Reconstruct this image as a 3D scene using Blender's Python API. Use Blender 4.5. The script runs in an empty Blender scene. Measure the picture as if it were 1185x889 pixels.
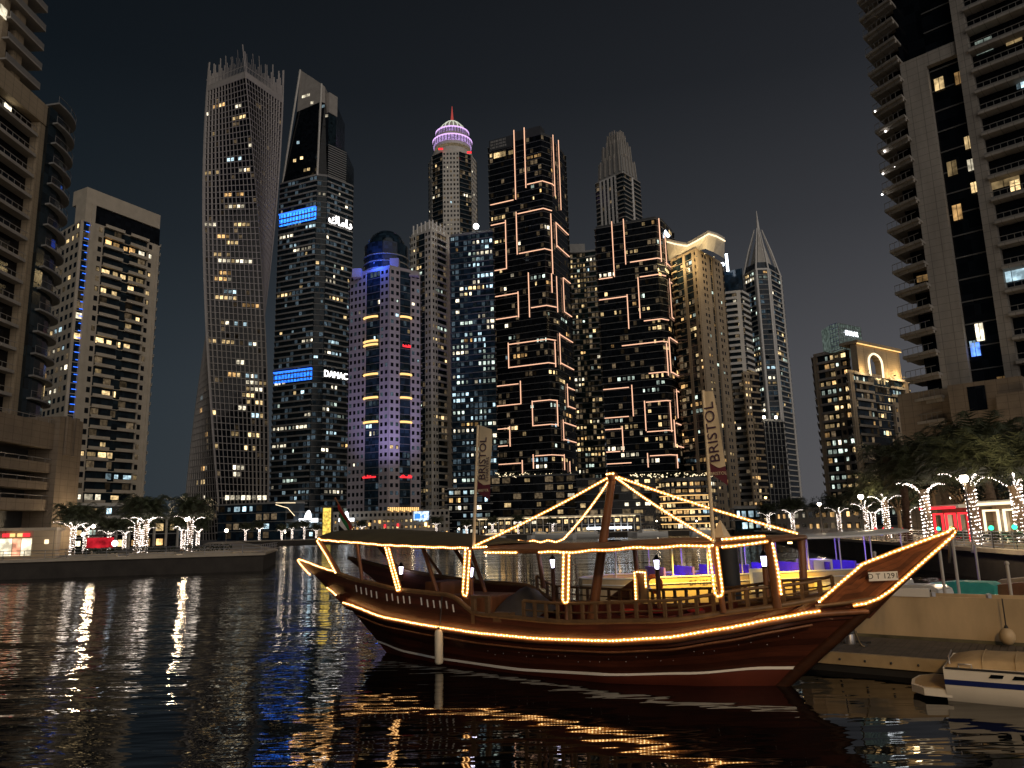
import bpy, bmesh, math, random
from mathutils import Vector, Matrix
random.seed(11)
sc = bpy.context.scene
COL = sc.collection
PI = math.pi

# ------------------------------------------------------------------ camera
FPX, EYE = 880.0, 4.0
CX, CY = 592.5, 444.5
PITCH, ROLL = math.atan(167.5/880), 0.025
cF = Vector((0, math.cos(PITCH), math.sin(PITCH)))
cR0 = Vector((1, 0, 0)); cU0 = Vector((0, -math.sin(PITCH), math.cos(PITCH)))
cR = cR0*math.cos(ROLL) - cU0*math.sin(ROLL)
cU = cR0*math.sin(ROLL) + cU0*math.cos(ROLL)
cam = bpy.data.cameras.new('camera'); camo = bpy.data.objects.new('camera', cam); COL.objects.link(camo)
m = Matrix.Identity(4)
for i in range(3):
    m[i][0], m[i][1], m[i][2] = cR[i], cU[i], -cF[i]
m[2][3] = EYE
camo.matrix_world = m
cam.sensor_width = 36; cam.lens = 36*FPX/1185; cam.clip_end = 8000; cam.clip_start = 0.1
sc.camera = camo

# ------------------------------------------------------------------ world, sun, exposure
w = bpy.data.worlds.new('World'); sc.world = w; w.use_nodes = True
nt = w.node_tree; nt.nodes.clear()
SUN_EL, SUN_AZ = math.radians(20), math.radians(158)   # azimuth clockwise from +Y: the glow of the lit quays behind the viewer
tc = nt.nodes.new('ShaderNodeTexCoord')
sx = nt.nodes.new('ShaderNodeSeparateXYZ'); nt.links.new(tc.outputs['Generated'], sx.inputs[0])
rmp = nt.nodes.new('ShaderNodeValToRGB')
el = rmp.color_ramp.elements
el[0].position = 0.0; el[0].color = (0.0260, 0.0278, 0.0305, 1)
el[1].position = 0.75; el[1].color = (0.0018, 0.0021, 0.0027, 1)
for ps, c in ((0.18, (0.0205, 0.0222, 0.0252, 1)), (0.36, (0.0100, 0.0112, 0.0132, 1)), (0.52, (0.0046, 0.0054, 0.0067, 1))):
    e = el.new(ps); e.color = c
nt.links.new(sx.outputs['Z'], rmp.inputs[0])
mr = nt.nodes.new('ShaderNodeMapRange'); mr.inputs['From Min'].default_value = -0.55; mr.inputs['From Max'].default_value = 0.6
mr.inputs['To Min'].default_value = 0.0; mr.inputs['To Max'].default_value = 1.0
nt.links.new(sx.outputs['X'], mr.inputs['Value'])
tint = nt.nodes.new('ShaderNodeMix'); tint.data_type = 'RGBA'
tint.inputs['A'].default_value = (0.52, 0.78, 0.92, 1); tint.inputs['B'].default_value = (2.9, 2.62, 2.52, 1)
nt.links.new(mr.outputs[0], tint.inputs['Factor'])
mul = nt.nodes.new('ShaderNodeMix'); mul.data_type = 'RGBA'; mul.blend_type = 'MULTIPLY'; mul.inputs['Factor'].default_value = 1
nt.links.new(rmp.outputs[0], mul.inputs['A']); nt.links.new(tint.outputs['Result'], mul.inputs['B'])
bg = nt.nodes.new('ShaderNodeBackground'); bg.inputs[1].default_value = 1.0
nt.links.new(mul.outputs['Result'], bg.inputs[0])
sky = nt.nodes.new('ShaderNodeTexSky'); sky.sky_type = 'NISHITA'; sky.sun_disc = False
sky.sun_elevation = math.radians(1); sky.sun_rotation = SUN_AZ
bg2 = nt.nodes.new('ShaderNodeBackground'); bg2.inputs[1].default_value = 0.0012
nt.links.new(sky.outputs[0], bg2.inputs[0])
add = nt.nodes.new('ShaderNodeAddShader'); out = nt.nodes.new('ShaderNodeOutputWorld')
nt.links.new(bg.outputs[0], add.inputs[0]); nt.links.new(bg2.outputs[0], add.inputs[1]); nt.links.new(add.outputs[0], out.inputs[0])

sl = bpy.data.lights.new('sun', 'SUN'); sl.energy = 0.66; sl.angle = math.radians(75); sl.color = (1, .90, .80)
so = bpy.data.objects.new('sun', sl); COL.objects.link(so)
sd = Vector((math.sin(SUN_AZ)*math.cos(SUN_EL), math.cos(SUN_AZ)*math.cos(SUN_EL), math.sin(SUN_EL)))
so.rotation_euler = sd.to_track_quat('Z', 'Y').to_euler()

vs = sc.view_settings; vs.view_transform = 'Standard'; vs.look = 'None'; vs.exposure = 0.5; vs.gamma = 1; vs.use_curve_mapping = False
cy = sc.cycles
cy.use_denoising = True; cy.denoiser = 'OPENIMAGEDENOISE'
cy.max_bounces = 5; cy.diffuse_bounces = 2; cy.glossy_bounces = 3; cy.transparent_max_bounces = 6; cy.transmission_bounces = 3
cy.sample_clamp_indirect = 4; cy.caustics_reflective = False; cy.caustics_refractive = False
try: cy.use_light_tree = True
except Exception: pass

# ------------------------------------------------------------------ pixel -> world (photo pixels, 1185 x 889)
def ray(px, py): return cF*FPX + cR*(px-CX) + cU*(CY-py)
def at(px, py, Y):
    d = ray(px, py); return Vector((0, 0, EYE)) + d*(Y/d.y)
def on(px, py, z):
    d = ray(px, py); return Vector((0, 0, EYE)) + d*((z-EYE)/d.z)
def plane_hit(px, py, O, d):
    """vertical plane through O (2D) along unit d (2D): returns (u, z)"""
    r = ray(px, py)
    # O + u d = t r (xy)
    det = r.x*(-d[1]) + r.y*d[0]
    t = (O[0]*(-d[1]) + O[1]*d[0])/det
    u = (t*r.x-O[0])*d[0] + (t*r.y-O[1])*d[1]
    return u, EYE + t*r.z

# ------------------------------------------------------------------ object helpers
OFF = {}
def empty(name, loc, label=None, cat=None, group=None, rz=0):
    o = bpy.data.objects.new(name, None); COL.objects.link(o); o.location = loc; o.rotation_euler.z = rz
    o.empty_display_size = .2
    OFF[o] = Vector(loc)
    return tag(o, label, cat, group)
def tag(o, label=None, cat=None, group=None, kind=None):
    if label: o['label'] = label
    if cat: o['category'] = cat
    if group: o['group'] = group
    if kind: o['kind'] = kind
    return o
class MB:
    def __init__(s): s.v = []; s.f = []; s.sm = []
    def add(s, vs, fs, smooth=False):
        k = len(s.v); s.v += [tuple(v) for v in vs]; s.f += [tuple(i+k for i in f) for f in fs]; s.sm += [smooth]*len(fs); return s
    def box(s, c, ex, ey, ez):
        """centre + three half vectors"""
        c = Vector(c); ex = Vector(ex); ey = Vector(ey); ez = Vector(ez)
        vs = [c+ex*a+ey*b+ez*d for d in (-1, 1) for a, b in ((-1, -1), (1, -1), (1, 1), (-1, 1))]
        return s.add(vs, [(0, 3, 2, 1), (4, 5, 6, 7), (0, 1, 5, 4), (1, 2, 6, 5), (2, 3, 7, 6), (3, 0, 4, 7)])
    def bx(s, x0, x1, y0, y1, z0, z1):
        return s.box(((x0+x1)/2, (y0+y1)/2, (z0+z1)/2), ((x1-x0)/2, 0, 0), (0, (y1-y0)/2, 0), (0, 0, (z1-z0)/2))
    def prism(s, P, z0, z1, Q=None):
        """polygon prism; Q: top polygon (frustum)"""
        Q = Q or P; n = len(P)
        ar = sum(P[i][0]*P[(i+1) % n][1]-P[(i+1) % n][0]*P[i][1] for i in range(n))
        if ar < 0: P = list(reversed(P)); Q = list(reversed(Q))
        vs = [(p[0], p[1], z0) for p in P] + [(q[0], q[1], z1) for q in Q]
        fs = [tuple(reversed(range(n))), tuple(range(n, 2*n))] + [(i, (i+1) % n, n+(i+1) % n, n+i) for i in range(n)]
        return s.add(vs, fs)
    def tube(s, pts, r, n=6, closed=False, cap=True):
        pts = [Vector(p) for p in pts]; N = len(pts)
        if N < 2: return s
        rs = r if isinstance(r, (list, tuple)) else [r]*N
        vs = []; up = None
        for i, p in enumerate(pts):
            a = pts[max(i-1, 0)]; b = pts[min(i+1, N-1)]; t = (b-a)
            if t.length < 1e-6: t = Vector((0, 0, 1))
            t.normalize()
            if up is None:
                up = Vector((0, 0, 1)) if abs(t.z) < .9 else Vector((1, 0, 0))
            x = t.cross(up); 
            if x.length < 1e-4: x = t.cross(Vector((1, 0, 0)))
            x.normalize(); y = x.cross(t); up = y
            for k in range(n):
                g = 2*PI*k/n; vs.append(p + x*(math.cos(g)*rs[i]) + y*(math.sin(g)*rs[i]))
        fs = [(i*n+k, i*n+(k+1) % n, (i+1)*n+(k+1) % n, (i+1)*n+k) for i in range(N-1) for k in range(n)]
        s.add(vs, fs, n > 5)
        if cap: s.add([vs[k] for k in range(n)], [tuple(reversed(range(n)))]); s.add(vs[-n:], [tuple(range(n))])
        return s
    def lathe(s, prof, c=(0, 0, 0), n=16, smooth=True):
        vs = [(c[0]+r*math.cos(2*PI*k/n), c[1]+r*math.sin(2*PI*k/n), c[2]+z) for r, z in prof for k in range(n)]
        fs = [(i*n+k, i*n+(k+1) % n, (i+1)*n+(k+1) % n, (i+1)*n+k) for i in range(len(prof)-1) for k in range(n)]
        return s.add(vs, fs, smooth)
    def ball(s, c, r, n=8, m=5, sq=1):
        return s.lathe([(max(r*math.sin(PI*i/m), 1e-4), -r*sq*math.cos(PI*i/m)) for i in range(m+1)], c, n)
    def grid(s, rows, smooth=True):
        n = len(rows[0]); vs = [p for r in rows for p in r]
        return s.add(vs, [(i*n+k, i*n+k+1, (i+1)*n+k+1, (i+1)*n+k) for i in range(len(rows)-1) for k in range(n-1)], smooth)
    def build(s, name, mat, parent=None, off=None, bevel=0):
        o = OFF.get(parent, Vector((0, 0, 0))) if off is None else Vector(off)
        me = bpy.data.meshes.new(name)
        me.from_pydata([(v[0]-o.x, v[1]-o.y, v[2]-o.z) for v in s.v], [], s.f); me.update()
        if any(s.sm): me.polygons.foreach_set('use_smooth', s.sm)
        for mt in (mat if isinstance(mat, list) else [mat]): me.materials.append(mt)
        ob = bpy.data.objects.new(name, me); COL.objects.link(ob)
        if parent: ob.parent = parent
        else: ob.location = o
        OFF[ob] = o
        if bevel:
            b = ob.modifiers.new('bevel', 'BEVEL'); b.width = bevel; b.segments = 2; b.limit_method = 'ANGLE'
        return ob
KIDS = {}
def copy_tree(o, parent=None):
    c = o.copy(); COL.objects.link(c)
    if parent: c.parent = parent
    for ch in list(o.children): copy_tree(ch, c)
    return c
FONTC = {}
def text_mesh(txt, size, extrude=.004):
    """text as an upright mesh: x right, z up, centred, facing -y"""
    k = (txt, round(size, 4), extrude)
    if k in FONTC: return FONTC[k]
    cu = bpy.data.curves.new('lettering', 'FONT'); cu.body = txt; cu.size = size; cu.extrude = extrude
    cu.align_x = 'CENTER'; cu.align_y = 'CENTER'; cu.resolution_u = 3
    ob = bpy.data.objects.new('lettering', cu); COL.objects.link(ob)
    dg = bpy.context.evaluated_depsgraph_get()
    me = bpy.data.meshes.new_from_object(ob.evaluated_get(dg))
    bpy.data.objects.remove(ob); bpy.data.curves.remove(cu)
    me.transform(Matrix.Rotation(PI/2, 4, 'X'))
    FONTC[k] = me
    return me
def lettering(txt, size, pos, xdir, zdir, mat, parent, name='lettering', extrude=.004, sx_=1.0):
    me = text_mesh(txt, size, extrude).copy(); me.materials.clear(); me.materials.append(mat); me.name = name
    x = Vector(xdir).normalized(); z = Vector(zdir).normalized(); y = z.cross(x).normalized()
    M = Matrix.Identity(4)
    for i in range(3): M[i][0], M[i][1], M[i][2], M[i][3] = x[i]*sx_, y[i], z[i], pos[i]-OFF[parent][i]
    me.transform(M)
    ob = bpy.data.objects.new(name, me); COL.objects.link(ob); ob.parent = parent; OFF[ob] = OFF[parent]
    return ob

# ------------------------------------------------------------------ materials
MAT = {}
def new_mat(name):
    mt = bpy.data.materials.new(name); mt.use_nodes = True; MAT[name] = mt
    return mt, mt.node_tree, mt.node_tree.nodes['Principled BSDF']
def surf(name, col, rough=.6, var=.18, scale=3.0, metallic=0, stretch=(1, 1, 1), bump=0, bscale=None, spec=.5, col2=None):
    mt, t, b = new_mat(name)
    tcn = t.nodes.new('ShaderNodeTexCoord'); mp = t.nodes.new('ShaderNodeMapping'); mp.inputs['Scale'].default_value = stretch
    t.links.new(tcn.outputs['Object'], mp.inputs[0])
    n = t.nodes.new('ShaderNodeTexNoise'); n.inputs['Scale'].default_value = scale; n.inputs['Detail'].default_value = 6; n.inputs['Roughness'].default_value = .62
    t.links.new(mp.outputs[0], n.inputs['Vector'])
    r = t.nodes.new('ShaderNodeValToRGB')
    c2 = col2 or tuple(min(1, c*(1+var)) for c in col); c1 = tuple(c*(1-var) for c in col) if not col2 else col
    r.color_ramp.elements[0].position = .3; r.color_ramp.elements[1].position = .7
    r.color_ramp.elements[0].color = (*c1, 1); r.color_ramp.elements[1].color = (*c2, 1)
    t.links.new(n.outputs[0], r.inputs[0]); t.links.new(r.outputs[0], b.inputs['Base Color'])
    b.inputs['Roughness'].default_value = rough; b.inputs['Metallic'].default_value = metallic
    b.inputs['Specular IOR Level'].default_value = spec
    if bump:
        bp = t.nodes.new('ShaderNodeBump'); bp.inputs['Strength'].default_value = bump; bp.inputs['Distance'].default_value = .05
        t.links.new(n.outputs[0], bp.inputs['Height']); t.links.new(bp.outputs[0], b.inputs['Normal'])
    return mt
def emit(name, col, strength, var=0.0, sample=True):
    mt, t, b = new_mat(name); t.nodes.remove(b)
    e = t.nodes.new('ShaderNodeEmission'); e.inputs[0].default_value = (*col, 1); e.inputs[1].default_value = strength
    o = [n for n in t.nodes if n.type == 'OUTPUT_MATERIAL'][0]; t.links.new(e.outputs[0], o.inputs[0])
    if var:
        g = t.nodes.new('ShaderNodeNewGeometry'); oi = t.nodes.new('ShaderNodeObjectInfo')
        a = t.nodes.new('ShaderNodeMath'); a.operation = 'ADD'; t.links.new(g.outputs['Random Per Island'], a.inputs[0]); t.links.new(oi.outputs['Random'], a.inputs[1])
        fr = t.nodes.new('ShaderNodeMath'); fr.operation = 'FRACT'; t.links.new(a.outputs[0], fr.inputs[0])
        p_ = t.nodes.new('ShaderNodeMath'); p_.operation = 'POWER'; p_.inputs[1].default_value = 1.8; t.links.new(fr.outputs[0], p_.inputs[0])
        q = t.nodes.new('ShaderNodeMapRange'); q.inputs['To Min'].default_value = strength*(1-var); q.inputs['To Max'].default_value = strength*(1+var)
        t.links.new(p_.outputs[0], q.inputs[0])
        # rooms seen through curtains and furniture: uneven light inside one window
        n = t.nodes.new('ShaderNodeTexNoise'); n.inputs['Scale'].default_value = .9; n.inputs['Detail'].default_value = 3
        tcn = t.nodes.new('ShaderNodeTexCoord'); oi2 = t.nodes.new('ShaderNodeVectorMath'); oi2.operation = 'ADD'
        t.links.new(g.outputs['Position'], oi2.inputs[0]); t.links.new(n.inputs['Vector'], oi2.outputs[0])
        k = t.nodes.new('ShaderNodeMapRange'); k.inputs['From Min'].default_value = .35; k.inputs['From Max'].default_value = .65
        k.inputs['To Min'].default_value = .35; k.inputs['To Max'].default_value = 1.25; t.links.new(n.outputs[0], k.inputs[0])
        mm = t.nodes.new('ShaderNodeMath'); mm.operation = 'MULTIPLY'; t.links.new(q.outputs[0], mm.inputs[0]); t.links.new(k.outputs[0], mm.inputs[1])
        t.links.new(mm.outputs[0], e.inputs[1])
    if not sample: mt.cycles.emission_sampling = 'NONE'
    return mt
def glass(name, col, rough=.12, band=3.3, var=.5):
    """dark curtain-wall glass: each pane tilts and tints a little differently"""
    mt, t, b = new_mat(name)
    g = t.nodes.new('ShaderNodeNewGeometry')
    sn = t.nodes.new('ShaderNodeVectorMath'); sn.operation = 'SNAP'; sn.inputs[1].default_value = (1.7, 1.7, band/2)
    t.links.new(g.outputs['Position'], sn.inputs[0])
    wn = t.nodes.new('ShaderNodeTexWhiteNoise'); t.links.new(sn.outputs[0], wn.inputs['Vector'])
    r = t.nodes.new('ShaderNodeValToRGB'); r.color_ramp.elements[0].color = (*[c*(1-var) for c in col], 1); r.color_ramp.elements[1].color = (*[c*(1+var*1.6) for c in col], 1)
    t.links.new(wn.outputs['Value'], r.inputs[0]); t.links.new(r.outputs[0], b.inputs['Base Color'])
    bp = t.nodes.new('ShaderNodeBump'); bp.inputs['Strength'].default_value = .05; t.links.new(wn.outputs['Value'], bp.inputs['Height']); t.links.new(bp.outputs[0], b.inputs['Normal'])
    b.inputs['Roughness'].default_value = rough; b.inputs['Specular IOR Level'].default_value = .22
    return mt
M_ = MAT
surf('beige_stone', (.33, .26, .18), .8, .14, .25)
surf('warm_stone', (.33, .26, .175), .8, .12, .3)
surf('pale_stone', (.53, .50, .45), .75, .12, .3)
surf('grey_concrete', (.30, .275, .245), .85, .16, .35)
surf('panel_concrete', (.30, .275, .245), .85, .22, .5, stretch=(1, 1, .16))
surf('screen_concrete', (.30, .275, .255), .8, .1, .3)
surf('mauve_stone', (.29, .26, .29), .75, .1, .3)
surf('white_panel', (.62, .60, .57), .6, .08, .3)
def jointed(name, pz, ph):
    """recessed joints between cladding panels"""
    t = MAT[name].node_tree; b = t.nodes['Principled BSDF']; src = b.inputs['Base Color'].links[0].from_socket
    g = t.nodes.new('ShaderNodeNewGeometry'); s = t.nodes.new('ShaderNodeSeparateXYZ'); t.links.new(g.outputs['Position'], s.inputs[0])
    def line(sock, p):
        d = t.nodes.new('ShaderNodeMath'); d.operation = 'DIVIDE'; t.links.new(sock, d.inputs[0]); d.inputs[1].default_value = p
        f = t.nodes.new('ShaderNodeMath'); f.operation = 'FRACT'; t.links.new(d.outputs[0], f.inputs[0])
        c = t.nodes.new('ShaderNodeMath'); c.operation = 'GREATER_THAN'; c.inputs[1].default_value = .05; t.links.new(f.outputs[0], c.inputs[0]); return c.outputs[0]
    a = t.nodes.new('ShaderNodeMath'); a.operation = 'SUBTRACT'; t.links.new(s.outputs['X'], a.inputs[0]); t.links.new(s.outputs['Y'], a.inputs[1])
    m = t.nodes.new('ShaderNodeMath'); m.operation = 'MINIMUM'; t.links.new(line(s.outputs['Z'], pz), m.inputs[0]); t.links.new(line(a.outputs[0], ph), m.inputs[1])
    r = t.nodes.new('ShaderNodeMapRange'); r.inputs['To Min'].default_value = .55; t.links.new(m.outputs[0], r.inputs[0])
    v = t.nodes.new('ShaderNodeVectorMath'); v.operation = 'SCALE'; t.links.new(src, v.inputs[0]); t.links.new(r.outputs[0], v.inputs['Scale']); t.links.new(v.outputs[0], b.inputs['Base Color'])
jointed('panel_concrete', 1.14, 2.3); jointed('warm_stone', .9, 1.9); jointed('beige_stone', 1.2, 2.6)
surf('dark_metal', (.04, .042, .045), .45, .2, .6)
surf('slab_grey', (.24, .235, .225), .8, .15, .4)
surf('slab_dark', (.13, .13, .13), .6, .2, .4)
surf('steel', (.42, .42, .44), .35, .1, 4, metallic=.8)
glass('dark_glass', (.009, .016, .021)); glass('blue_glass', (.010, .020, .032)); glass('black_glass', (.004, .005, .007)); glass('green_glass', (.012, .022, .022))
WIN = {}
for k, c, s_ in (('warm', (1, .70, .33), 1.0), ('gold', (1, .58, .22), .85), ('white', (1, .88, .64), 1.2), ('cool', (.62, .88, 1.0), .85), ('pale', (.82, 1, .86), .75), ('blue', (.12, .28, 1), 1.0)):
    WIN[k] = emit('lit_'+k, c, s_, .85, sample=False)
emit('dim_interior', (1, .72, .42), .075, .95, sample=False); emit('dim_cool', (.55, .8, 1), .055, .95, sample=False)
emit('led_peach', (1, .54, .34), .98, sample=False)
emit('led_white', (1, .95, .9), 5, sample=False)
emit('led_cool', (.78, .88, 1), 5, sample=False)
emit('led_blue', (.03, .16, 1), 1.6, sample=False)
emit('led_purple', (.80, .50, 1), .95, sample=False)
emit('led_red', (1, .03, .04), 1.3, sample=False)
emit('led_gold', (1, .58, .20), 1.15, sample=False)
emit('led_cream', (1, .78, .48), 1.4, sample=False)
emit('led_green', (.05, 1, .45), 1.6, sample=False)
emit('lamp_white', (1, .86, .66), 14, sample=False)
emit('lamp_amber', (1, .6, .2), 6, sample=False)
emit('fairy_white', (1, .86, .76), 4.5, sample=False)
emit('rope_glow', (1, .48, .13), 4.4)
emit('rope_bulb', (1, .60, .24), 10.0)
mt, t, b = new_mat('rope_sleeve'); t.nodes.remove(b)      # see-through orange shell added round the rope, painting its halo
e = t.nodes.new('ShaderNodeEmission'); e.inputs[0].default_value = (1, .30, .035, 1); e.inputs[1].default_value = .85
tr_ = t.nodes.new('ShaderNodeBsdfTransparent'); mx_ = t.nodes.new('ShaderNodeMixShader'); mx_.inputs[0].default_value = .42
t.links.new(tr_.outputs[0], mx_.inputs[1]); t.links.new(e.outputs[0], mx_.inputs[2]); t.links.new(mx_.outputs[0], [n for n in t.nodes if n.type == 'OUTPUT_MATERIAL'][0].inputs[0]); mt.cycles.emission_sampling = 'NONE'
emit('sign_white', (.9, .95, 1), 2.4, sample=False)
surf('asphalt', (.05, .05, .05), .9, .2, .8)
surf('paving', (.30, .26, .21), .85, .2, .5)
surf('brown_stone', (.185, .145, .105), .85, .2, .4); jointed('brown_stone', .9, 1.9)
surf('warm_pale', (.44, .385, .305), .8, .12, .3)
surf('quay_wall', (.04, .034, .028), .9, .3, .6)  # shadow on the wall put into its dark base colour
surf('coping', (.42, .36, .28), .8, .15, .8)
surf('foliage_dark', (.020, .028, .013), .75, .4, 2)
surf('palm_green', (.045, .055, .026), .65, .4, 2)
surf('bark', (.16, .11, .07), .9, .3, 6, bump=.4)
surf('pole_grey', (.20, .19, .18), .5, .1, 4)
# ------------------------------------------------------------------ facade system
WMESH = {}
def window_obj(parent, c, ud, nrm, ww, hh, mk, name='lit_window', th=.06):
    """one lit window as its own object (shared mesh): a thin pane box with a frame gap"""
    k = (round(ww, 1), round(hh, 1), mk)
    if k not in WMESH:
        b = MB(); b.bx(-k[0]/2, -.05, -th, 0, -k[1]/2, k[1]/2)
        b.bx(.05, k[0]/2, -th, 0, -k[1]/2, k[1]/2)
        me = bpy.data.meshes.new('lit_window'); me.from_pydata(b.v, [], b.f); me.materials.append(MAT['lit_'+mk]); WMESH[k] = me
    o = bpy.data.objects.new(name, WMESH[k]); COL.objects.link(o); o.parent = parent
    o.location = Vector(c)-OFF[parent]; o.rotation_euler.z = math.atan2(ud[1], ud[0])
    return o
class Wall:
    def __init__(s, A, B, centre):
        s.A = Vector(A[:2]); s.B = Vector(B[:2]); s.L = (s.B-s.A).length; s.d = (s.B-s.A)/s.L
        n = Vector((s.d.y, -s.d.x))
        if n.dot((s.A+s.B)/2-Vector(centre)) < 0: n = -n
        s.n = n
    def p(s, u, z, o=0.0):
        q = s.A+s.d*u+s.n*o; return Vector((q.x, q.y, z))
    def slab(s, mb, u0, u1, z0, z1, o0, o1):
        c = s.p((u0+u1)/2, (z0+z1)/2, (o0+o1)/2)
        mb.box(c, (s.d*((u1-u0)/2)).to_3d(), (s.n*((o1-o0)/2)).to_3d(), (0, 0, (z1-z0)/2))
    def hit(s, px, py): return plane_hit(px, py, s.A, s.d)
def pts_px(lst, py): return [at(px, py, Y).xy for px, Y in lst]
class T: pass
def tower(label, P, ztop, walls, fh=3.4, wall='beige_stone', glaz='dark_glass', band='slab_grey', nlit=60, mix=('warm',), depth=24, name='apartment_tower',
          zb=1.9, slab=1.1, sh=.32, parapet=0.0, dim=.16, group='towers around the marina', cat='tower', zlit=None, cluster=.35, bay=3.0, seed=1, dimk='dim_interior', top_cap=1.2, cap=100):
    """P: visible plan corners left to right (2D world). walls: one list of (kind, fraction) per visible edge.
    S solid pier, B balcony bands over glass, G glass with thin floor lines, P punched wall, M glass with mullion fins"""
    rnd = random.Random(seed)
    P = [Vector(p) for p in P]
    cen = sum(P, Vector((0, 0)))/len(P); away = cen.normalized()
    back = [P[-1]+away*depth*.8, P[0]+away*depth*.8]
    poly = P+back
    ctr = sum(poly, Vector((0, 0)))/len(poly)
    root = empty(name, (ctr.x, ctr.y, zb), label, cat, group)
    t = T(); t.root = root; t.poly = poly; t.ctr = ctr; t.z0 = zb; t.z1 = ztop; t.fh = fh
    core = MB(); core.prism(poly, zb, ztop-.2); core.build('glazing', MAT[glaz], root)
    W = [Wall(poly[i], poly[(i+1) % len(poly)], ctr) for i in range(len(poly))]
    t.W = W
    solid = MB(); bands = MB(); fins = MB(); holes = MB(); cells = []
    nf = max(1, int(round((ztop-zb)/fh))); fh = (ztop-zb)/nf; t.nf = nf; t.fh = fh
    vis = len(P)-1
    for wi, wl in enumerate(W):
        spec = walls[wi] if wi < vis else [('B' if parapet or slab > .6 else 'G', 1.0)]
        tot = sum(f for _, f in spec); u = 0
        for kind, fr in spec:
            u1 = u+wl.L*fr/tot
            if kind == 'S':
                wl.slab(solid, u, u1, zb, ztop, -.5, .45)
            elif kind == 'P':
                wl.slab(solid, u, u1, zb, ztop, -.5, .40)
                n = max(1, int(round((u1-u)/bay))); bw = (u1-u)/n
                if wi < vis:
                    for k in range(nf):
                        for j in range(n):
                            a = u+bw*(j+.5)
                            wl.slab(holes, a-bw*.27, a+bw*.27, zb+fh*(k+.28), zb+fh*(k+.78), .39, .42)
                            cells.append((wi, a, k, bw*.54, fh*.5, .44, zb+fh*(k+.53)))
            elif kind in 'BG':
                o1 = slab if kind == 'B' else .12
                h = sh if kind == 'B' else .22
                for k in range(1, nf+1):
                    z = zb+fh*k
                    wl.slab(bands, u, u1, z-h, z, -.3, o1)
                    if kind == 'B' and parapet: wl.slab(bands, u, u1, z+.002, min(z+parapet, ztop+parapet), o1-.14, o1+.01)
                n = max(1, int(round((u1-u)/bay))); bw = (u1-u)/n
                if wi < vis:
                    for k in range(nf):
                        for j in range(n):
                            a = u+bw*(j+.5)
                            lo = .12+(parapet/fh if kind == 'B' else .15)*.5
                            cells.append((wi, a, k, bw*.8, fh*(.86-lo), .05, zb+fh*(k+(lo+.86)/2)))
            elif kind == 'M':
                n = max(1, int(round((u1-u)/bay))); bw = (u1-u)/n
                for k in range(1, nf+1): wl.slab(bands, u, u1, zb+fh*k-.2, zb+fh*k, -.3, .1)
                for j in range(n+1): wl.slab(fins, u+bw*j-.16, u+bw*j+.16, zb, ztop, -.3, .4)
                if wi < vis:
                    for k in range(nf):
                        for j in range(n): cells.append((wi, u+bw*(j+.5), k, bw*.7, fh*.6, .05, zb+fh*(k+.45)))
            u = u1
    capm = MB(); capm.prism(poly, ztop-.2, ztop+top_cap); capm.build('roof_parapet', MAT[wall], root)
    if solid.v: solid.build('wall', MAT[wall], root)
    if bands.v: bands.build('floor_bands', MAT[band], root)
    if fins.v: fins.build('fins', MAT[wall], root)
    if holes.v: tag(holes.build('dark_windows', MAT['black_glass'], root), kind='stuff')
    # lit windows: scattered singles, short runs on one floor and stacks
    if zlit: cells = [c for c in cells if zlit[0] < c[6] < zlit[1]]
    by = {}
    for c in cells: by[(c[0], c[2], round(c[1], 2))] = c
    chosen = {}
    keys = list(by)
    while keys and len(chosen) < min(nlit, len(keys)*.8):
        k0 = rnd.choice(keys); mk = rnd.choice(mix) if rnd.random() < .84 else rnd.choice(('warm', 'gold', 'white', 'cool', 'pale')); chosen[k0] = mk
        if rnd.random() < cluster:
            c0 = by[k0]; run = rnd.randint(1, 3)
            same = sorted((k for k in keys if k[0] == k0[0] and k[1] == k0[1] and 0 < abs(k[2]-k0[2]) < 9), key=lambda k: abs(k[2]-k0[2]))[:run]
            for k in same: chosen[k] = mk
    t.cells = by; extra = {}
    for i, (k, mk) in enumerate(chosen.items()):
        c = by[k]; wl = W[c[0]]; wv = rnd.choice((.45, .6, .75, .95))
        if i < cap: window_obj(root, wl.p(c[1]+rnd.uniform(-.12, .12)*c[3], c[6]-c[4]*.08, c[5]), wl.d if wl.n.dot(Vector((wl.d.y, -wl.d.x))) > 0 else -wl.d, wl.n, c[3]*wv, c[4]*rnd.choice((.62, .74, .82)), mk)
        else: wl.slab(extra.setdefault(mk, MB()), c[1]-c[3]*wv/2, c[1]+c[3]*wv/2, c[6]-c[4]*.45, c[6]+c[4]*.3, c[5]-.05, c[5]+.05)
    for mk, b in extra.items(): tag(b.build('lit_windows', MAT['lit_'+mk], root), kind='stuff')
    if dim:
        b = MB()
        for k, c in by.items():
            if k not in chosen and rnd.random() < dim*1.6:
                W[c[0]].slab(b, c[1]-c[3]*.45, c[1]+c[3]*.45, c[6]-c[4]/2, c[6]+c[4]/2, c[5]-.04, c[5]+.03)
        if b.v: tag(b.build('dim_windows', MAT[dimk], root), kind='stuff')
    return t
def ring(poly, ctr, k):
    return [Vector(ctr)+(Vector(p)-Vector(ctr))*k for p in poly]
def circle(c, r, n=24, a0=0): return [Vector((c[0]+r*math.cos(a0+2*PI*i/n), c[1]+r*math.sin(a0+2*PI*i/n))) for i in range(n)]
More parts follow.
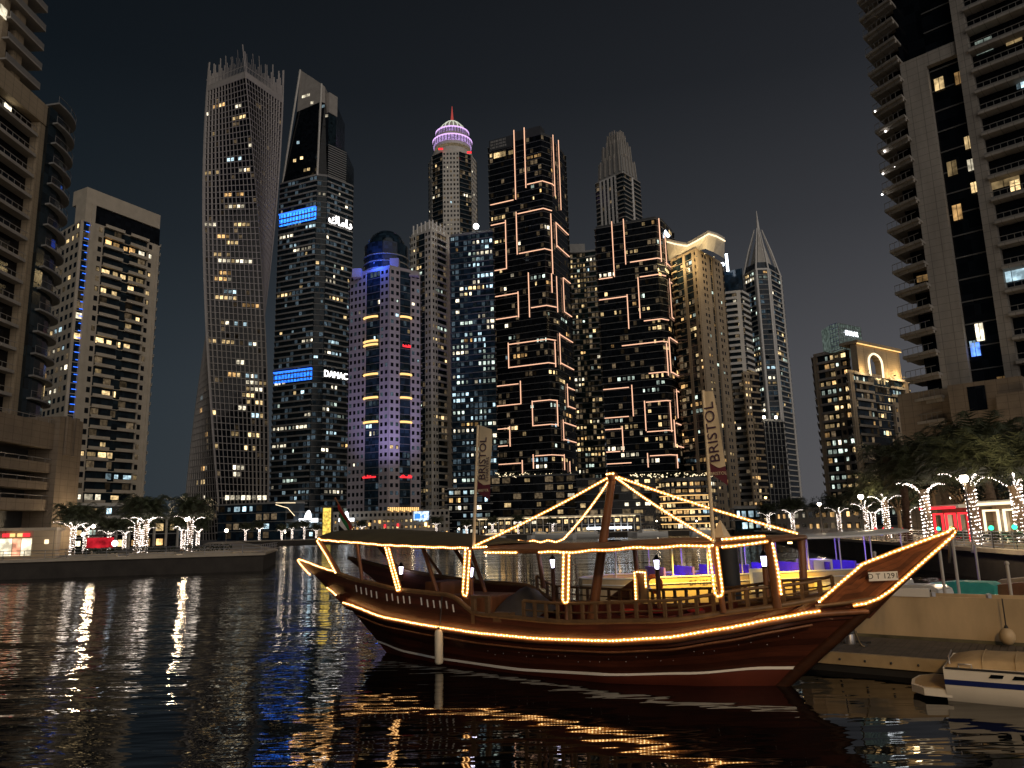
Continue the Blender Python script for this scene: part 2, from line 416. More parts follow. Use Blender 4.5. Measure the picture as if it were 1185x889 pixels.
def led_line(t, segs, mat='led_peach', w=.42, name='light_strip', o=.75):
    """segments in photo pixels laid on the walls of tower t"""
    vis = len(t.poly)-3
    def loc(px, py):
        best = None
        for i in range(vis):
            u, z = t.W[i].hit(px, py); L = t.W[i].L
            e = 0 if 0 <= u <= L else (-u if u < 0 else u-L)
            if best is None or e < best[0]: best = (e, i, min(max(u, 0), L), z)
        return best[1:]
    for (x0, y0, x1, y1) in segs:
        i, u0, z0 = loc(x0, y0); j, u1, z1 = loc(x1, y1)
        b = MB(); wl = t.W[i]
        if abs(y1-y0) > abs(x1-x0)*2.5:       # vertical
            if i == j: u0 = (u0+u1)/2
            wl.slab(b, u0-w/2, u0+w/2, min(z0, z1), max(z0, z1), o-.3, o)
        else:
            if i == j:
                z = (z0+z1)/2; wl.slab(b, min(u0, u1), max(u0, u1), z-w/2, z+w/2, o-.3, o)
            else:
                z = z0
                for k in range(min(i, j), max(i, j)+1):
                    ww = t.W[k]; a = u0 if k == i else (u1 if k == j else (0 if True else 0))
                    if k == min(i, j): lo, hi = (u0 if i < j else u1), ww.L+.5
                    elif k == max(i, j): lo, hi = 0, (u1 if i < j else u0)
                    else: lo, hi = 0, ww.L+.3
                    ww.slab(b, lo, hi, z-w/2, z+w/2, o-.3, o)
        b.build(name, MAT[mat], t.root)

def zat(px, py, Y): return at(px, py, Y).z

# ------------------------------------------------------------------ ground, water, quays
QZ = 1.9
edge = [(-90, 69), (-55.0, 83), (-28.9, 89), (-34, 110), (-102, 285), (0, 300), (82, 292), (62, 200), (51.3, 150), (36.2, 85), (29.6, 45), (26.5, 25), (25, -20)]
b = MB(); b.add([(-600, -120, 0), (600, -120, 0), (600, 700, 0), (-600, 700, 0)], [(0, 1, 2, 3)])
# the water sheet
mt, t_, bs = new_mat('water')
bs.inputs['Base Color'].default_value = (.0022, .0032, .0042, 1); bs.inputs['Roughness'].default_value = .02; bs.inputs['IOR'].default_value = 1.333; bs.inputs['Specular IOR Level'].default_value = .5
tcn = t_.nodes.new('ShaderNodeTexCoord')
def wnoise(scale, stretch, rot, detail):
    mp = t_.nodes.new('ShaderNodeMapping'); mp.inputs['Scale'].default_value = stretch; mp.inputs['Rotation'].default_value = (0, 0, rot)
    t_.links.new(tcn.outputs['Object'], mp.inputs[0])
    n = t_.nodes.new('ShaderNodeTexNoise'); n.inputs['Scale'].default_value = scale; n.inputs['Detail'].default_value = detail; n.inputs['Roughness'].default_value = .45
    t_.links.new(mp.outputs[0], n.inputs['Vector']); return n
n1 = wnoise(.50, (.55, 1.5, 1), .16, 1.0); n2 = wnoise(1.5, (.42, 1.5, 1), -.12, 1.5); n3 = wnoise(5.0, (.45, 1.5, 1), .06, 1)
n00 = wnoise(.07, (.5, 1.5, 1), .1, 1.0); n0 = wnoise(.21, (.36, 1.35, 1), .12, 1.0); n4 = wnoise(.045, (1, 1, 1), 0, 2)       # calm and ruffled patches
# calm lee round the moored boats, livelier towards open water on the left
sxp = t_.nodes.new('ShaderNodeSeparateXYZ'); t_.links.new(tcn.outputs['Object'], sxp.inputs[0])
dx = t_.nodes.new('ShaderNodeVectorMath'); dx.operation = 'DISTANCE'; dx.inputs[1].default_value = (7, 13, 0); t_.links.new(tcn.outputs['Object'], dx.inputs[0])
lee = t_.nodes.new('ShaderNodeMapRange'); lee.inputs['From Min'].default_value = 7; lee.inputs['From Max'].default_value = 24; lee.inputs['To Min'].default_value = .02; lee.inputs['To Max'].default_value = 1
t_.links.new(dx.outputs['Value'], lee.inputs[0])
def mth(op, a, b_):
    n = t_.nodes.new('ShaderNodeMath'); n.operation = op
    for i, v in enumerate((a, b_)):
        if isinstance(v, (int, float)): n.inputs[i].default_value = v
        else: t_.links.new(v, n.inputs[i])
    return n.outputs[0]
pat = t_.nodes.new('ShaderNodeMapRange'); pat.inputs['From Min'].default_value = .35; pat.inputs['From Max'].default_value = .65; pat.inputs['To Min'].default_value = .55; pat.inputs['To Max'].default_value = 1.15
t_.links.new(n4.outputs[0], pat.inputs[0])
small = mth('MULTIPLY', mth('ADD', mth('MULTIPLY', mth('MULTIPLY', n2.outputs[0], .078), mth('ADD', mth('MULTIPLY', lee.outputs[0], .86), .14)), mth('MULTIPLY', mth('MULTIPLY', n3.outputs[0], .010), lee.outputs[0])), pat.outputs[0])
h = mth('ADD', mth('MULTIPLY', mth('ADD', mth('MULTIPLY', n1.outputs[0], .055), mth('ADD', mth('MULTIPLY', n0.outputs[0], .20), mth('MULTIPLY', n00.outputs[0], .32))), mth('ADD', mth('MULTIPLY', lee.outputs[0], .55), .45)), small)
bp = t_.nodes.new('ShaderNodeBump'); bp.inputs['Strength'].default_value = 1; bp.inputs['Distance'].default_value = 1.0
t_.links.new(h, bp.inputs['Height']); t_.links.new(bp.outputs[0], bs.inputs['Normal'])
tag(b.build('water', mt), kind='structure')

land = MB()
outer = [(1500, -120), (4000, 4000), (-4000, 4000), (-1500, -120)]
poly = [Vector(p) for p in edge]
# land: strips from the quay edge outward (one sheet)
far = [(-3000, -100), (-3000, 600), (-2200, 4000), (-1500, 4000), (-800, 4000), (0, 4000), (800, 4000), (1500, 4000), (2200, 3000), (3000, 1500), (3000, 700), (3000, 200), (3000, -300)]
vs_ = [(p[0], p[1], QZ) for p in edge]+[(p[0], p[1], QZ) for p in far]; n = len(edge)
land.add(vs_, [(i, i+n, i+n+1, i+1) for i in range(n-1)])
# n-gon orientation does not matter for a single sheet
tag(land.build('ground', MAT['asphalt']), kind='structure')
def offs(pts, d):
    """inward (landward) offset of the open quay line"""
    res = []
    for i, p in enumerate(pts):
        a = Vector(pts[max(i-1, 0)]); c = Vector(pts[min(i+1, len(pts)-1)]); t = (c-a).normalized()
        res.append(Vector(p)+Vector((-t.y, t.x))*d)
    return res
e2 = offs(edge, .7); e3 = offs(edge, 12)
pv = MB(); pv.add([(p.x, p.y, QZ+.012) for p in e2]+[(p.x, p.y, QZ+.012) for p in e3], [(i, i+n, i+n+1, i+1) for i in range(n-1)])
tag(pv.build('promenade', MAT['paving']), kind='structure')
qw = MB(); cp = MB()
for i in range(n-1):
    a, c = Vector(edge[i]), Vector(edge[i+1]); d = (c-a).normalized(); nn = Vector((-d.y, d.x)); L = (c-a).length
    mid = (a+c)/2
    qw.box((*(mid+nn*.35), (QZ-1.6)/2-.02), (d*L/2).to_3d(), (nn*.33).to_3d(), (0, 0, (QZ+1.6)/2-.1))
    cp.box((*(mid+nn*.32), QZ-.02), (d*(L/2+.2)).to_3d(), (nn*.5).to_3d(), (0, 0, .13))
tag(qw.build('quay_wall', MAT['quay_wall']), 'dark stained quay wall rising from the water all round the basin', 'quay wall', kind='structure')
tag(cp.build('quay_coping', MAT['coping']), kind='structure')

# ================================================================== TOWERS
WG = ('warm', 'warm', 'gold', 'white')
# --- residential slab at the left edge (facade along +X), X = XA
XA = -75.0
def ha(px, py): return plane_hit(px, py, Vector((XA, 0)), Vector((0, 1)))
root = empty('residential_tower', (XA-8, 104, QZ), 'beige and dark high rise cut off by the left edge, with a curved bay', 'tower', 'towers around the marina')
yA, zA = ha(50, 120); zFrame = ha(45, 136)[1]
yP0, yP1 = ha(8, 420)[0], ha(21, 420)[0]
yEnd = ha(35, 300)[0]
core = MB(); core.prism([(XA-24, 78), (XA, 78), (XA, yEnd), (XA-24, yEnd)], QZ, zFrame-1); core.build('glazing', MAT['black_glass'], root)
up = MB(); yU = ha(24, 60)[0]; up.prism([(XA-22, 80), (XA-1.2, 80), (XA-1.2, yU), (XA-22, yU)], zFrame-1, zFrame+45); up.build('upper_block', MAT['black_glass'], root)
fr = MB()
fr.box((XA+.6, (78+yEnd)/2, zFrame), (.9, 0, 0), (0, (yEnd-78)/2, 0), (0, 0, 1.7))
fr.box((XA+.55, (yP0+yP1)/2, (zFrame+QZ)/2-.9), (.8, 0, 0), (0, (yP1-yP0)/2, 0), (0, 0, (zFrame-QZ)/2-.9))
for px0, px1 in ((0, 7), (17, 27)):
    a, c = ha(px0, 60)[0], ha(px1, 60)[0]
    fr.box((XA-.6, (a+c)/2, zFrame+23), (.5, 0, 0), (0, (c-a)/2, 0), (0, 0, 21.5))
fr.build('stone_frame', MAT['warm_stone'], root)
rnd = random.Random(3)
z = QZ+6; k = 0
FHA = 3.45
# curved corner bay: glass half-ellipse and one balcony ring per floor
cyl = [(XA+4.6*math.cos(a)-1.5, yEnd+8.2*math.sin(a)) for a in [i*PI/2/7-.15 for i in range(9)]]
ya1 = yEnd+8.2
bay = MB(); bay.prism([(XA-20, yEnd)]+[(XA-1.6, yEnd)]+[(x-.9, y-.7) for x, y in cyl]+[(XA-20, ya1-1)], QZ, zFrame+1.5); bay.build('corner_bay', MAT['dark_glass'], root)
while z < zFrame+3:
    b = MB(); pr = cyl
    b.prism([(XA-3, yEnd-.2)]+list(pr)+[(XA-3, ya1-.4)], z-.28, z)
    bal = b.build('balcony', MAT['slab_grey'], root)
    r_ = MB(); r_.tube([(x-.05, y-.05, z+1.02) for x, y in pr], .045, 5); 
    for x, y in pr[::2]: r_.tube([(x-.05, y-.05, z), (x-.05, y-.05, z+1.0)], .03, 4)
    r_.build('railing', MAT['pole_grey'], bal)
    if z < zFrame-4:
        b = MB(); b.bx(XA-.2, XA+1.5, 79, yP0-.4, z-.28, z); bal = b.build('balcony', MAT['grey_concrete'], root)
        b = MB(); b.bx(XA+1.38, XA+1.46, 79, yP0-.4, z+.95, z+1.02); b.bx(XA+1.3, XA+1.5, 79, yP0-.4, z+.002, z+.22); [b.bx(XA+1.40, XA+1.44, 79+j*1.4, 79.04+j*1.4, z+.22, z+.95) for j in range(int((yP0-79.5)/1.4)+1)]; b.build('railing', MAT['grey_concrete'], bal)
    b = MB(); b.bx(XA+.01, XA+.35, yP1+.02, yEnd-.3, z-.25, z); b.build('floor_band', MAT['slab_dark'], root)
    z += FHA
z = zFrame+4
while z < zFrame+44:
    b = MB(); b.bx(XA-1.4, XA+.9, yU-4.2, yU+4.0, z-.3, z); bal = b.build('balcony', MAT['grey_concrete'], root)
    b = MB(); b.bx(XA+.76, XA+.88, yU-4.2, yU+4.0, z+.002, z+.9); b.build('railing', MAT['pole_grey'], bal)
    z += FHA
for px, py, mk in ((60, 173, 'warm'), (67, 178, 'gold'), (50, 198, 'gold'), (70, 187, 'warm'), (28, 384, 'gold'), (25, 449, 'gold'), (30, 471, 'warm'), (26, 402, 'warm'), (8, 127, 'white'), (46, 438, 'gold'), (44, 452, 'warm'), (3, 14, 'white'), (62, 320, 'cool'), (40, 350, 'pale'), (42, 466, 'gold')):
    u, z = ha(px, py)
    if px < 55: window_obj(root, (XA+.1+(.4 if u > yEnd-1 else 0), u, z), Vector((0, 1)), Vector((1, 0)), 1.5, 1.7, mk)
    else:
        p = at(px, py, yEnd+5.5); window_obj(root, (p.x+.3, p.y-2.2, p.z), Vector((.7, .7)), Vector((.7, -.7)), 1.3, 1.5, mk)

# --- podium and terraces under it (faces the water, runs along Y)
XP = -66.2
def hp(px, py): return plane_hit(px, py, Vector((XP, 0)), Vector((0, 1)))
rp = empty('podium_block', (XP-8, 106, QZ), 'stone terrace block with open decks at the foot of the left edge tower', 'podium')
y0, y1, y2 = 84.0, hp(57, 540)[0], hp(83, 560)[0]
b = MB(); b.prism([(XP-20, y0), (XP-3.2, y0), (XP-3.2, y2), (XP-20, y2)], QZ, hp(40, 490)[1]); b.build('back_wall', MAT['dark_metal'], rp)
for (pa, pb) in ((486, 517), (534, 546), (557, 566), (578, 591)):
    z1, z0 = hp(40, pa)[1], hp(40, pb)[1]
    b = MB(); b.bx(XP-3.4, XP+.3, y0, y1-.05, z0, z1); ter = b.build('terrace', MAT['brown_stone'], rp)
    b = MB(); b.tube([(XP+.2, y0, z1+.55), (XP+.2, y1-.1, z1+.55)], .05, 5)
    for i in range(9): b.tube([(XP+.2, y0+(y1-y0)*i/8.5, z1), (XP+.2, y0+(y1-y0)*i/8.5, z1+.55)], .03, 4)
    b.build('railing', MAT['pole_grey'], ter)
zc = hp(70, 484)[1]
b = MB(); b.bx(XP-4, XP+1.0, y1, y2, QZ, zc)
for i in range(2): b.bx(XP-4, XP+1.35, y1+(y2-y1)*(.22+.36*i), y1+(y2-y1)*(.38+.36*i), zc-5.5, zc+.2)
b.build('stone_pylon', MAT['brown_stone'], rp)
zl1, zl0 = hp(30, 593)[1], hp(30, 610)[1]
for i in range(5):
    a = y0+5+i*2.9; 
    window_obj(rp, (XP-3.1, a, (zl0+zl1)/2), Vector((0, 1)), Vector((1, 0)), 2.2, zl1-zl0-.4, 'white' if i % 2 else 'warm')
# small shop kiosk with the bright window in front of the podium
rs = empty('shop_kiosk', (-60, 93, QZ), 'bright shop kiosk with red and yellow sign lights at the left edge', 'shop')
sa = at(-14, 640, 91); sb = at(37, 640, 92.5); sc_ = at(64, 640, 95.5)
def fx(p, q, f): return Vector((p.x+(q.x-p.x)*f, p.y+(q.y-p.y)*f))
kz = 5.2
b = MB(); b.prism([sa.xy, sb.xy, sc_.xy, sc_.xy+Vector((-3, 6)), sa.xy+Vector((-3, 6))], QZ, kz); b.build('wall', MAT['warm_stone'], rs)
b = MB(); q0 = fx(sa, sc_, -.05); q1 = fx(sa, sc_, 1.03); b.prism([q0+Vector((.3, -1)), q1+Vector((.3, -1)), q1+Vector((-3, 6.4)), q0+Vector((-3, 6.4))], kz, kz+.35); b.build('roof', MAT['coping'], rs)
wk = Wall(sa.xy, sb.xy, (sa.x-2, sa.y+6))
for u0, u1, mk in ((.24, .52, 'white'), (.54, .72, 'warm'), (.74, .97, 'white')):
    b = MB(); wk.slab(b, wk.L*u0, wk.L*u1, QZ+.4, QZ+2.4, .0, .08); b.build('shop_window', emit('shopfront_%d' % int(u0*100), (1, .86, .6) if mk == 'white' else (1, .42, .25), 1.5, .35), rs)
for u0, u1, k in ((.30, .46, 'led_red'), (.47, .58, 'led_gold'), (.64, .76, 'led_gold'), (.76, .92, 'led_red')):
    b = MB(); wk.slab(b, wk.L*u0, wk.L*u1, QZ+2.6, QZ+3.0, .1, .3); b.build('sign_light', MAT[k], rs)
b = MB(); wj = Wall(sb.xy, sc_.xy, (sb.x-2, sb.y+6)); wj.slab(b, wj.L*.48, wj.L*.64, QZ+1.7, QZ+2.2, .02, .12); b.build('wall_light', MAT['led_cream'], rs)

# --- tower with the pale frame and the blue dashes
P = pts_px([(57, 246), (83, 235), (96, 237.8), (174, 259)], 400)
zt = zat(89, 217, 235)
tB = tower('pale framed apartment tower with a vertical row of blue dashes down its corner', P, zt-11.5,
           [[('P', 1)], [('G', 1)], [('S', .06), ('P', .10), ('B', .30), ('G', .10), ('B', .30), ('P', .10), ('S', .07)]], fh=3.35, wall='warm_pale', band='warm_pale', glaz='dark_glass',
           nlit=78, mix=('warm', 'warm', 'warm', 'white'), slab=1.3, sh=.3, parapet=.75, dim=.10, seed=5, bay=3.4, cluster=.4, top_cap=.3)
b = MB()
wl = tB.W[2]; wl.slab(b, -3.2, wl.L+.3, zt-5.2, zt, -7, .5); wl.slab(b, -3.2, -.2, zt-12.0, zt-5.2, -5, .45); b.build('crown_frame', MAT['warm_pale'], tB.root)
b = MB(); wl.slab(b, -.1, wl.L+1, zt-11.2, zt-5.2, -6, -.2); b.build('crown_glass', MAT['black_glass'], tB.root)
b = MB(); wl.slab(b, wl.L-.4, wl.L+.55, QZ, zt-12, -.5, .8); wl.slab(b, -1.2, .2, QZ, zt-5.2, -.5, .8); b.build('edge_pier', MAT['warm_pale'], tB.root)
for i in range(30):
    z = zt-8-i*2.4
    if z < 18: break
    b = MB(); w1 = tB.W[1]; L = random.choice((.2, .3, .5)); w1.slab(b, w1.L*(.5-L/2), w1.L*(.5+L/2), z-.10, z+.10, .3, .42); b.build('blue_light', MAT['led_blue'], tB.root)

# --- twisted tower
def twisted():
    Y = 430.0; c = at(262, 600, Y); rd = 45*Y/880; zt = zat(282, 106, Y); ztop = zat(281, 77, Y)
    root = empty('twisted_tower', (c.x, c.y, QZ), 'tall twisting tower with a square concrete window grid and open screen crown', 'tower', 'towers around the marina')
    nf = 74; fh = (zt-QZ)/nf; nb = 13
    def ang(z): return -PI/2+.27-(PI/2+.04)*(z-QZ)/(ztop-QZ)
    def pt(side, f, z, o=0):
        a = ang(z); a0 = a+side*PI/2; a1 = a0+PI/2
        p0 = Vector((math.cos(a0), math.sin(a0))); p1 = Vector((math.cos(a1), math.sin(a1)))
        q = p0.lerp(p1, f)*(rd+o*1.0); return Vector((c.x+q.x, c.y+q.y, z))
    core = MB()
    for sd_ in range(4):
        core.grid([[pt(sd_, f/4, QZ+(zt-QZ)*k/40, -.55) for f in range(5)] for k in range(41)], False)
    core.prism([pt(s_, 0, zt, -1).xy for s_ in range(4)], zt-.5, zt)
    core.build('glazing', MAT['black_glass'], root)
    fin = MB(); bd = MB(); crown = MB()
    for sd_ in range(4):
        for j in range(nb):
            f = j/nb; pw = .18 if j else .5
            prev = None; rows = []
            ks = list(range(0, nf+1))
            for k in ks:
                z = QZ+fh*k; e = pw/(rd*1.414)
                rows.append([pt(sd_, f-e, z, -.5), pt(sd_, f-e, z, .35), pt(sd_, f+e, z, .35), pt(sd_, f+e, z, -.5)])
            fin.grid(rows, False)
            for _k in (0,):
              for sub_ in (0, .5):
                f = (j+sub_)/nb; zz = ztop-abs(math.sin(j*1.7+sd_+sub_*5))*11*(0 if j == 0 and not sub_ else 1)
                rows = []
                for k in range(5):
                    z = zt+(zz-zt)*k/4; e = pw*.8/(rd*1.414)
                    rows.append([pt(sd_, f-e, z, -.3), pt(sd_, f-e, z, .35), pt(sd_, f+e, z, .35), pt(sd_, f+e, z, -.3)])
                crown.grid(rows, False)
                for z in (zt+3.5,):
                    crown.grid([[pt(sd_, f, z+dz, .1), pt(sd_, f+1/nb, z+dz, .1)] for dz in (0, .4)], False)
        for k in range(nf+1):
            z = QZ+fh*k
            bd.grid([[pt(sd_, 0, z-.18, -.4), pt(sd_, 1, z-.18, -.4)], [pt(sd_, 0, z-.18, .22), pt(sd_, 1, z-.18, .22)], [pt(sd_, 0, z+.18, .22), pt(sd_, 1, z+.18, .22)], [pt(sd_, 0, z+.18, -.4), pt(sd_, 1, z+.18, -.4)]], False)
    fin.build('concrete_screen', MAT['screen_concrete'], root); bd.build('floor_bands', MAT['screen_concrete'], root); crown.build('crown_screen', MAT['screen_concrete'], root)
    bz = MB()
    for sd_ in range(4): bz.grid([[pt(sd_, 0, zt-fh*1.1, .3), pt(sd_, 1, zt-fh*1.1, .3)], [pt(sd_, 0, zt-.3, .3), pt(sd_, 1, zt-.3, .3)]], False)
    bz.build('plant_floor', MAT['screen_concrete'], root)
    r = random.Random(8); cnt = 0; ex = {}
    def lit(sd_, j, k, mk):
        nonlocal cnt
        z = QZ+fh*(k+.5); p = pt(sd_, (j+.5)/nb, z, -.2); a = pt(sd_, 0, z); e_ = pt(sd_, 1, z); d = (e_-a).xy.normalized()
        bwid = (e_-a).length/nb*.66
        n_ = Vector((d.y, -d.x))
        if cnt < 100: window_obj(root, p, d, n_, bwid, fh*.55, mk)
        else:
            ex.setdefault(mk, MB()).box(p, (d*bwid/2).to_3d(), (n_*.05).to_3d(), (0, 0, fh*.31))
        cnt += 1
    # clusters read from the photograph (pixel positions), hit on the twisted faces by nearest cell
    cl = [(257, 122, 4), (276, 122, 2), (241, 132, 1), (280, 137, 4), (248, 155, 1), (288, 167, 1), (272, 187, 4), (246, 199, 4), (281, 198, 3), (272, 226, 5), (275, 239, 4), (246, 258, 4), (282, 260, 4), (258, 271, 3), (268, 278, 3), (260, 292, 4), (270, 305, 7), (285, 305, 4), (258, 318, 3), (262, 325, 4), (262, 345, 5), (268, 338, 3), (290, 356, 4), (258, 373, 4), (275, 376, 6), (256, 398, 5), (296, 398, 2),
          (295, 433, 5), (296, 440, 5), (296, 448, 5), (297, 456, 6), (298, 463, 4), (270, 436, 3), (235, 461, 2), (233, 475, 2), (248, 480, 1), (296, 503, 4), (296, 518, 4), (273, 503, 2), (235, 540, 3), (234, 555, 4), (275, 540, 3), (277, 548, 2), (300, 480, 3), (250, 515, 1), (280, 420, 2), (285, 470, 2), (240, 500, 2)]
    used_ = set()
    for px, py, n_ in cl:
        best = None
        for sd_ in range(4):
            for k in range(1, nf-3):
                z = QZ+fh*(k+.5)
                a = pt(sd_, 0, z); e_ = pt(sd_, 1, z); d = (e_-a).xy; nr = Vector((d.y, -d.x))
                if nr.dot(a.xy) > 0: continue
                for j in range(nb):
                    p = pt(sd_, (j+.5)/nb, z)-Vector((0, 0, EYE)); kk = FPX/p.dot(cF)
                    e2_ = (CX+p.dot(cR)*kk-px)**2+(CY-p.dot(cU)*kk-py)**2
                    if best is None or e2_ < best[0]: best = (e2_, sd_, j, k)
        _, sd_, j, k = best; mk = r.choice(('warm', 'gold', 'warm', 'white', 'white', 'cool') if (px, py) != (272, 187) else ('cool',))
        for q in range(n_):
            jj = j-n_//2+q
            if 0 <= jj < nb and (sd_, jj, k) not in used_ and (n_ < 4 or r.random() < .85): used_.add((sd_, jj, k)); lit(sd_, jj, k, mk if r.random() < .8 else r.choice(('warm', 'white')))
    for mk, mb in ex.items(): tag(mb.build('lit_windows', MAT['lit_'+mk], root), kind='stuff')
    dm = MB()
    for _ in range(260):
        sd_ = r.randrange(4); j = r.randrange(nb); k = r.randrange(nf-3)
        if (sd_, j, k) in used_: continue
        z = QZ+fh*(k+.5); p = pt(sd_, (j+.5)/nb, z, -.3); a = pt(sd_, 0, z); e_ = pt(sd_, 1, z); d = (e_-a).xy.normalized()
        dm.box(p, (d*.9).to_3d(), (Vector((d.y, -d.x))*.05).to_3d(), (0, 0, fh*.3))
    tag(dm.build('dim_windows', MAT['dim_interior'], root), kind='stuff')
    # lit lobby floor and low podium
    for i in range(12):
        p = at(238+i*6.2, 576, Y-20-abs(i-5)*-1.2)
        b = MB(); b.box(p, (1.0, 0, 0), (0, .15, 0), (0, 0, 1.2)); b.build('lobby_window', MAT['lit_white'], root)
twisted()
def flood(parent, pos, col, energy, target=None, size=1.0, spot=None):
    """a real floodlight: housing + lamp"""
    pos = Vector(pos)
    b = MB(); b.box(pos-Vector((0, 0, .35)), (.35, 0, 0), (0, .25, 0), (0, 0, .2)); b.build('floodlight', MAT['dark_metal'], parent)
    l = bpy.data.lights.new('flood', 'SPOT' if target is not None else 'POINT'); l.energy = energy; l.color = col; l.shadow_soft_size = size
    o = bpy.data.objects.new('flood', l); COL.objects.link(o); o.parent = parent; o.location = pos-OFF[parent]
    if target is not None:
        l.spot_size = math.radians(spot or 70); l.spot_blend = .8
        o.rotation_euler = (Vector(target)-pos).to_track_quat('-Z', 'Y').to_euler()
    return o
# --- tall glass tower with blue bands and two bright signs
Y = 470
P = pts_px([(317, 480), (361, 468), (373, 470), (404, 486)], 450)
zs = zat(345, 205, 470)
tD = tower('tall dark glass tower with two glowing blue bands and white letter signs', P, zs, [[('B', 1)], [('G', 1)], [('B', 1)]], fh=3.7, wall='slab_dark', band='slab_grey', glaz='dark_glass',
           nlit=120, mix=('white', 'cool', 'pale', 'white', 'warm'), slab=.9, sh=.5, parapet=.5, dim=.22, dimk='dim_cool', seed=2, bay=3.0, cluster=.6, zlit=(12, 400), depth=30, cap=100)
r_ = tD.root
lo = [at(327, 205, 480).xy, at(367, 205, 468).xy, at(378, 205, 470).xy]; aw = Vector((0, 26))
hi = [at(347, 95, 486).xy, at(372, 95, 474).xy, at(376, 95, 476).xy]
zt1 = zat(372, 97, 474); zt2 = zat(346, 81, 486)
b = MB(); b.prism(lo+[lo[2]+aw, lo[0]+aw], zs, zt1-14, [l.lerp(h_, .86) for l, h_ in zip(lo, hi)]+[hi[2]+aw, hi[0]+aw]); b.build('upper_glass', MAT['black_glass'], r_)
b = MB(); q = [l.lerp(h_, .86) for l, h_ in zip(lo, hi)]+[hi[2]+aw, hi[0]+aw]
v0 = [(p.x, p.y, zt1-14) for p in q]; v1 = [(p.x, p.y, z) for p, z in zip(hi+[hi[2]+aw*.7, hi[0]+aw*.7], (zt2, zt1, zt1-1, zt1, zt2))]
b.add(v0+v1, [(0, 1, 6, 5), (1, 2, 7, 6), (2, 3, 8, 7), (3, 4, 9, 8), (4, 0, 5, 9), (5, 6, 7, 8, 9)]); b.build('crown', MAT['grey_concrete'], r_)
b = MB(); b.tube([(*lo[0], zs), (*hi[0], zt2)], .7, 4); b.tube([(*lo[1], zs), (*hi[1], zt1)], .7, 4); b.build('edge_frame', MAT['pale_stone'], r_)
rP = pts_px([(379, 474), (400, 486)], 205)
b = MB(); z1 = zat(396, 172, 482); b.prism(rP+[rP[1]+aw, rP[0]+aw], zs, z1); 
rQ = pts_px([(380, 478), (389, 484)], 150); b.prism(rQ+[rQ[1]+aw, rQ[0]+aw], z1, zat(387, 118, 480)); b.build('side_shaft', MAT['dark_glass'], r_)
wS = Wall(rP[0], rP[1], rP[0]+Vector((5, 30))); b = MB()
for k in range(16): b_ = zs+k*(z1-zs)/16; wS.slab(b, 0, wS.L, b_, b_+.6, 0, .5)
b.build('floor_bands', MAT['slab_grey'], r_)
wQ = Wall(rQ[0], rQ[1], rQ[0]+Vector((5, 30))); b = MB(); wQ.slab(b, -.3, wQ.L+.3, zat(387, 132, 480), zat(387, 109, 480), -3, .5); b.build('side_crown', MAT['grey_concrete'], r_)
wU = Wall(lo[0], lo[1], lo[0]+Vector((5, 30)))
for px, py, mk in ((351, 112, 'white'), (354, 111, 'white'), (357, 110, 'white'), (361, 119, 'white'), (341, 186, 'warm'), (349, 183, 'warm'), (353, 197, 'warm'), (357, 196, 'warm'), (374, 123, 'cool'), (378, 134, 'white'), (345, 165, 'cool')):
    p = at(px, py, 465 if px < 366 else 468); window_obj(r_, p, Vector((.97, -.25)), Vector((-.25, -.97)), 2.0, 2.0, mk)
for ya, yb, sg in ((245, 258, 0), (429, 441, 1)):
    wl = tD.W[0]; z1, z0 = wl.hit(345, ya)[1], wl.hit(345, yb)[1]
    b = MB(); wl.slab(b, .2, wl.L-.2, z0, z1, 0, .6); b.build('blue_band', emit('band_blue%d' % sg, (.02, .17, .95), 2.4, .4, sample=False), r_)
    b = MB(); wl.slab(b, 0, wl.L, z1, z1+.6, .2, 1.3); b.build('blue_edge', MAT['led_blue'], r_)
    b = MB()
    for i in range(12): wl.slab(b, wl.L*(i+.3)/12, wl.L*(i+.5)/12, z0, z1-.3, .6, .8)
    b.build('fins', MAT['slab_dark'], r_)
    wr = tD.W[2]
    zc = wr.hit(389, 257)[1] if not sg else wr.hit(388, 435)[1]
    p = wr.p(wr.L*.5, zc, 1.6)
    b = MB(); wr.slab(b, wr.L*.02, wr.L*.98, zc-2.6, zc+2.6, 1.1, 1.3); b.build('sign_board', MAT['dark_metal'], r_)
    if sg: lettering('DAMAC', 5.7, wr.p(wr.L*.44, zc, 1.6), wr.d.to_3d(), (0, 0, 1), MAT['led_white'], r_, 'sign_lettering', .15, .92)
    else: lettering('\uFED9\uFE8E\uFEE3\uFE8D\uFEA9', 8.0, p, wr.d.to_3d(), (0, 0, 1), MAT['led_white'], r_, 'sign_lettering', .25, 1.0)

# --- blue and mauve floodlit hotel tower
P = pts_px([(404, 362), (450, 350), (486, 361)], 450)
tE = tower('mauve stone hotel tower with a blue lit glass drum on top and small punched windows', P, zat(445, 312, 352), [[('P', .42), ('G', .36), ('P', .22)], [('P', .33), ('G', .35), ('P', .32)]], fh=3.5, wall='mauve_stone', band='slab_dark', glaz='blue_glass',
           nlit=16, mix=('warm', 'cool', 'white'), dim=.12, dimk='dim_cool', seed=6, bay=2.3, depth=22, name='hotel_tower', top_cap=1.5)
r_ = tE.root; c = at(447, 312, 368); z0 = tE.z1
cr = 27*360/880
b = MB(); b.prism(circle(c, cr, 28), z0-12, zat(447, 283, 362)); b.build('drum', MAT['blue_glass'], r_)
b = MB()
for i in range(6): b.lathe([(cr-.2, 0), (cr+.4, 0), (cr+.4, .5), (cr-.2, .5)], (c.x, c.y, z0-8+i*3.6), 28)
b.build('drum_bands', MAT['slab_grey'], r_)
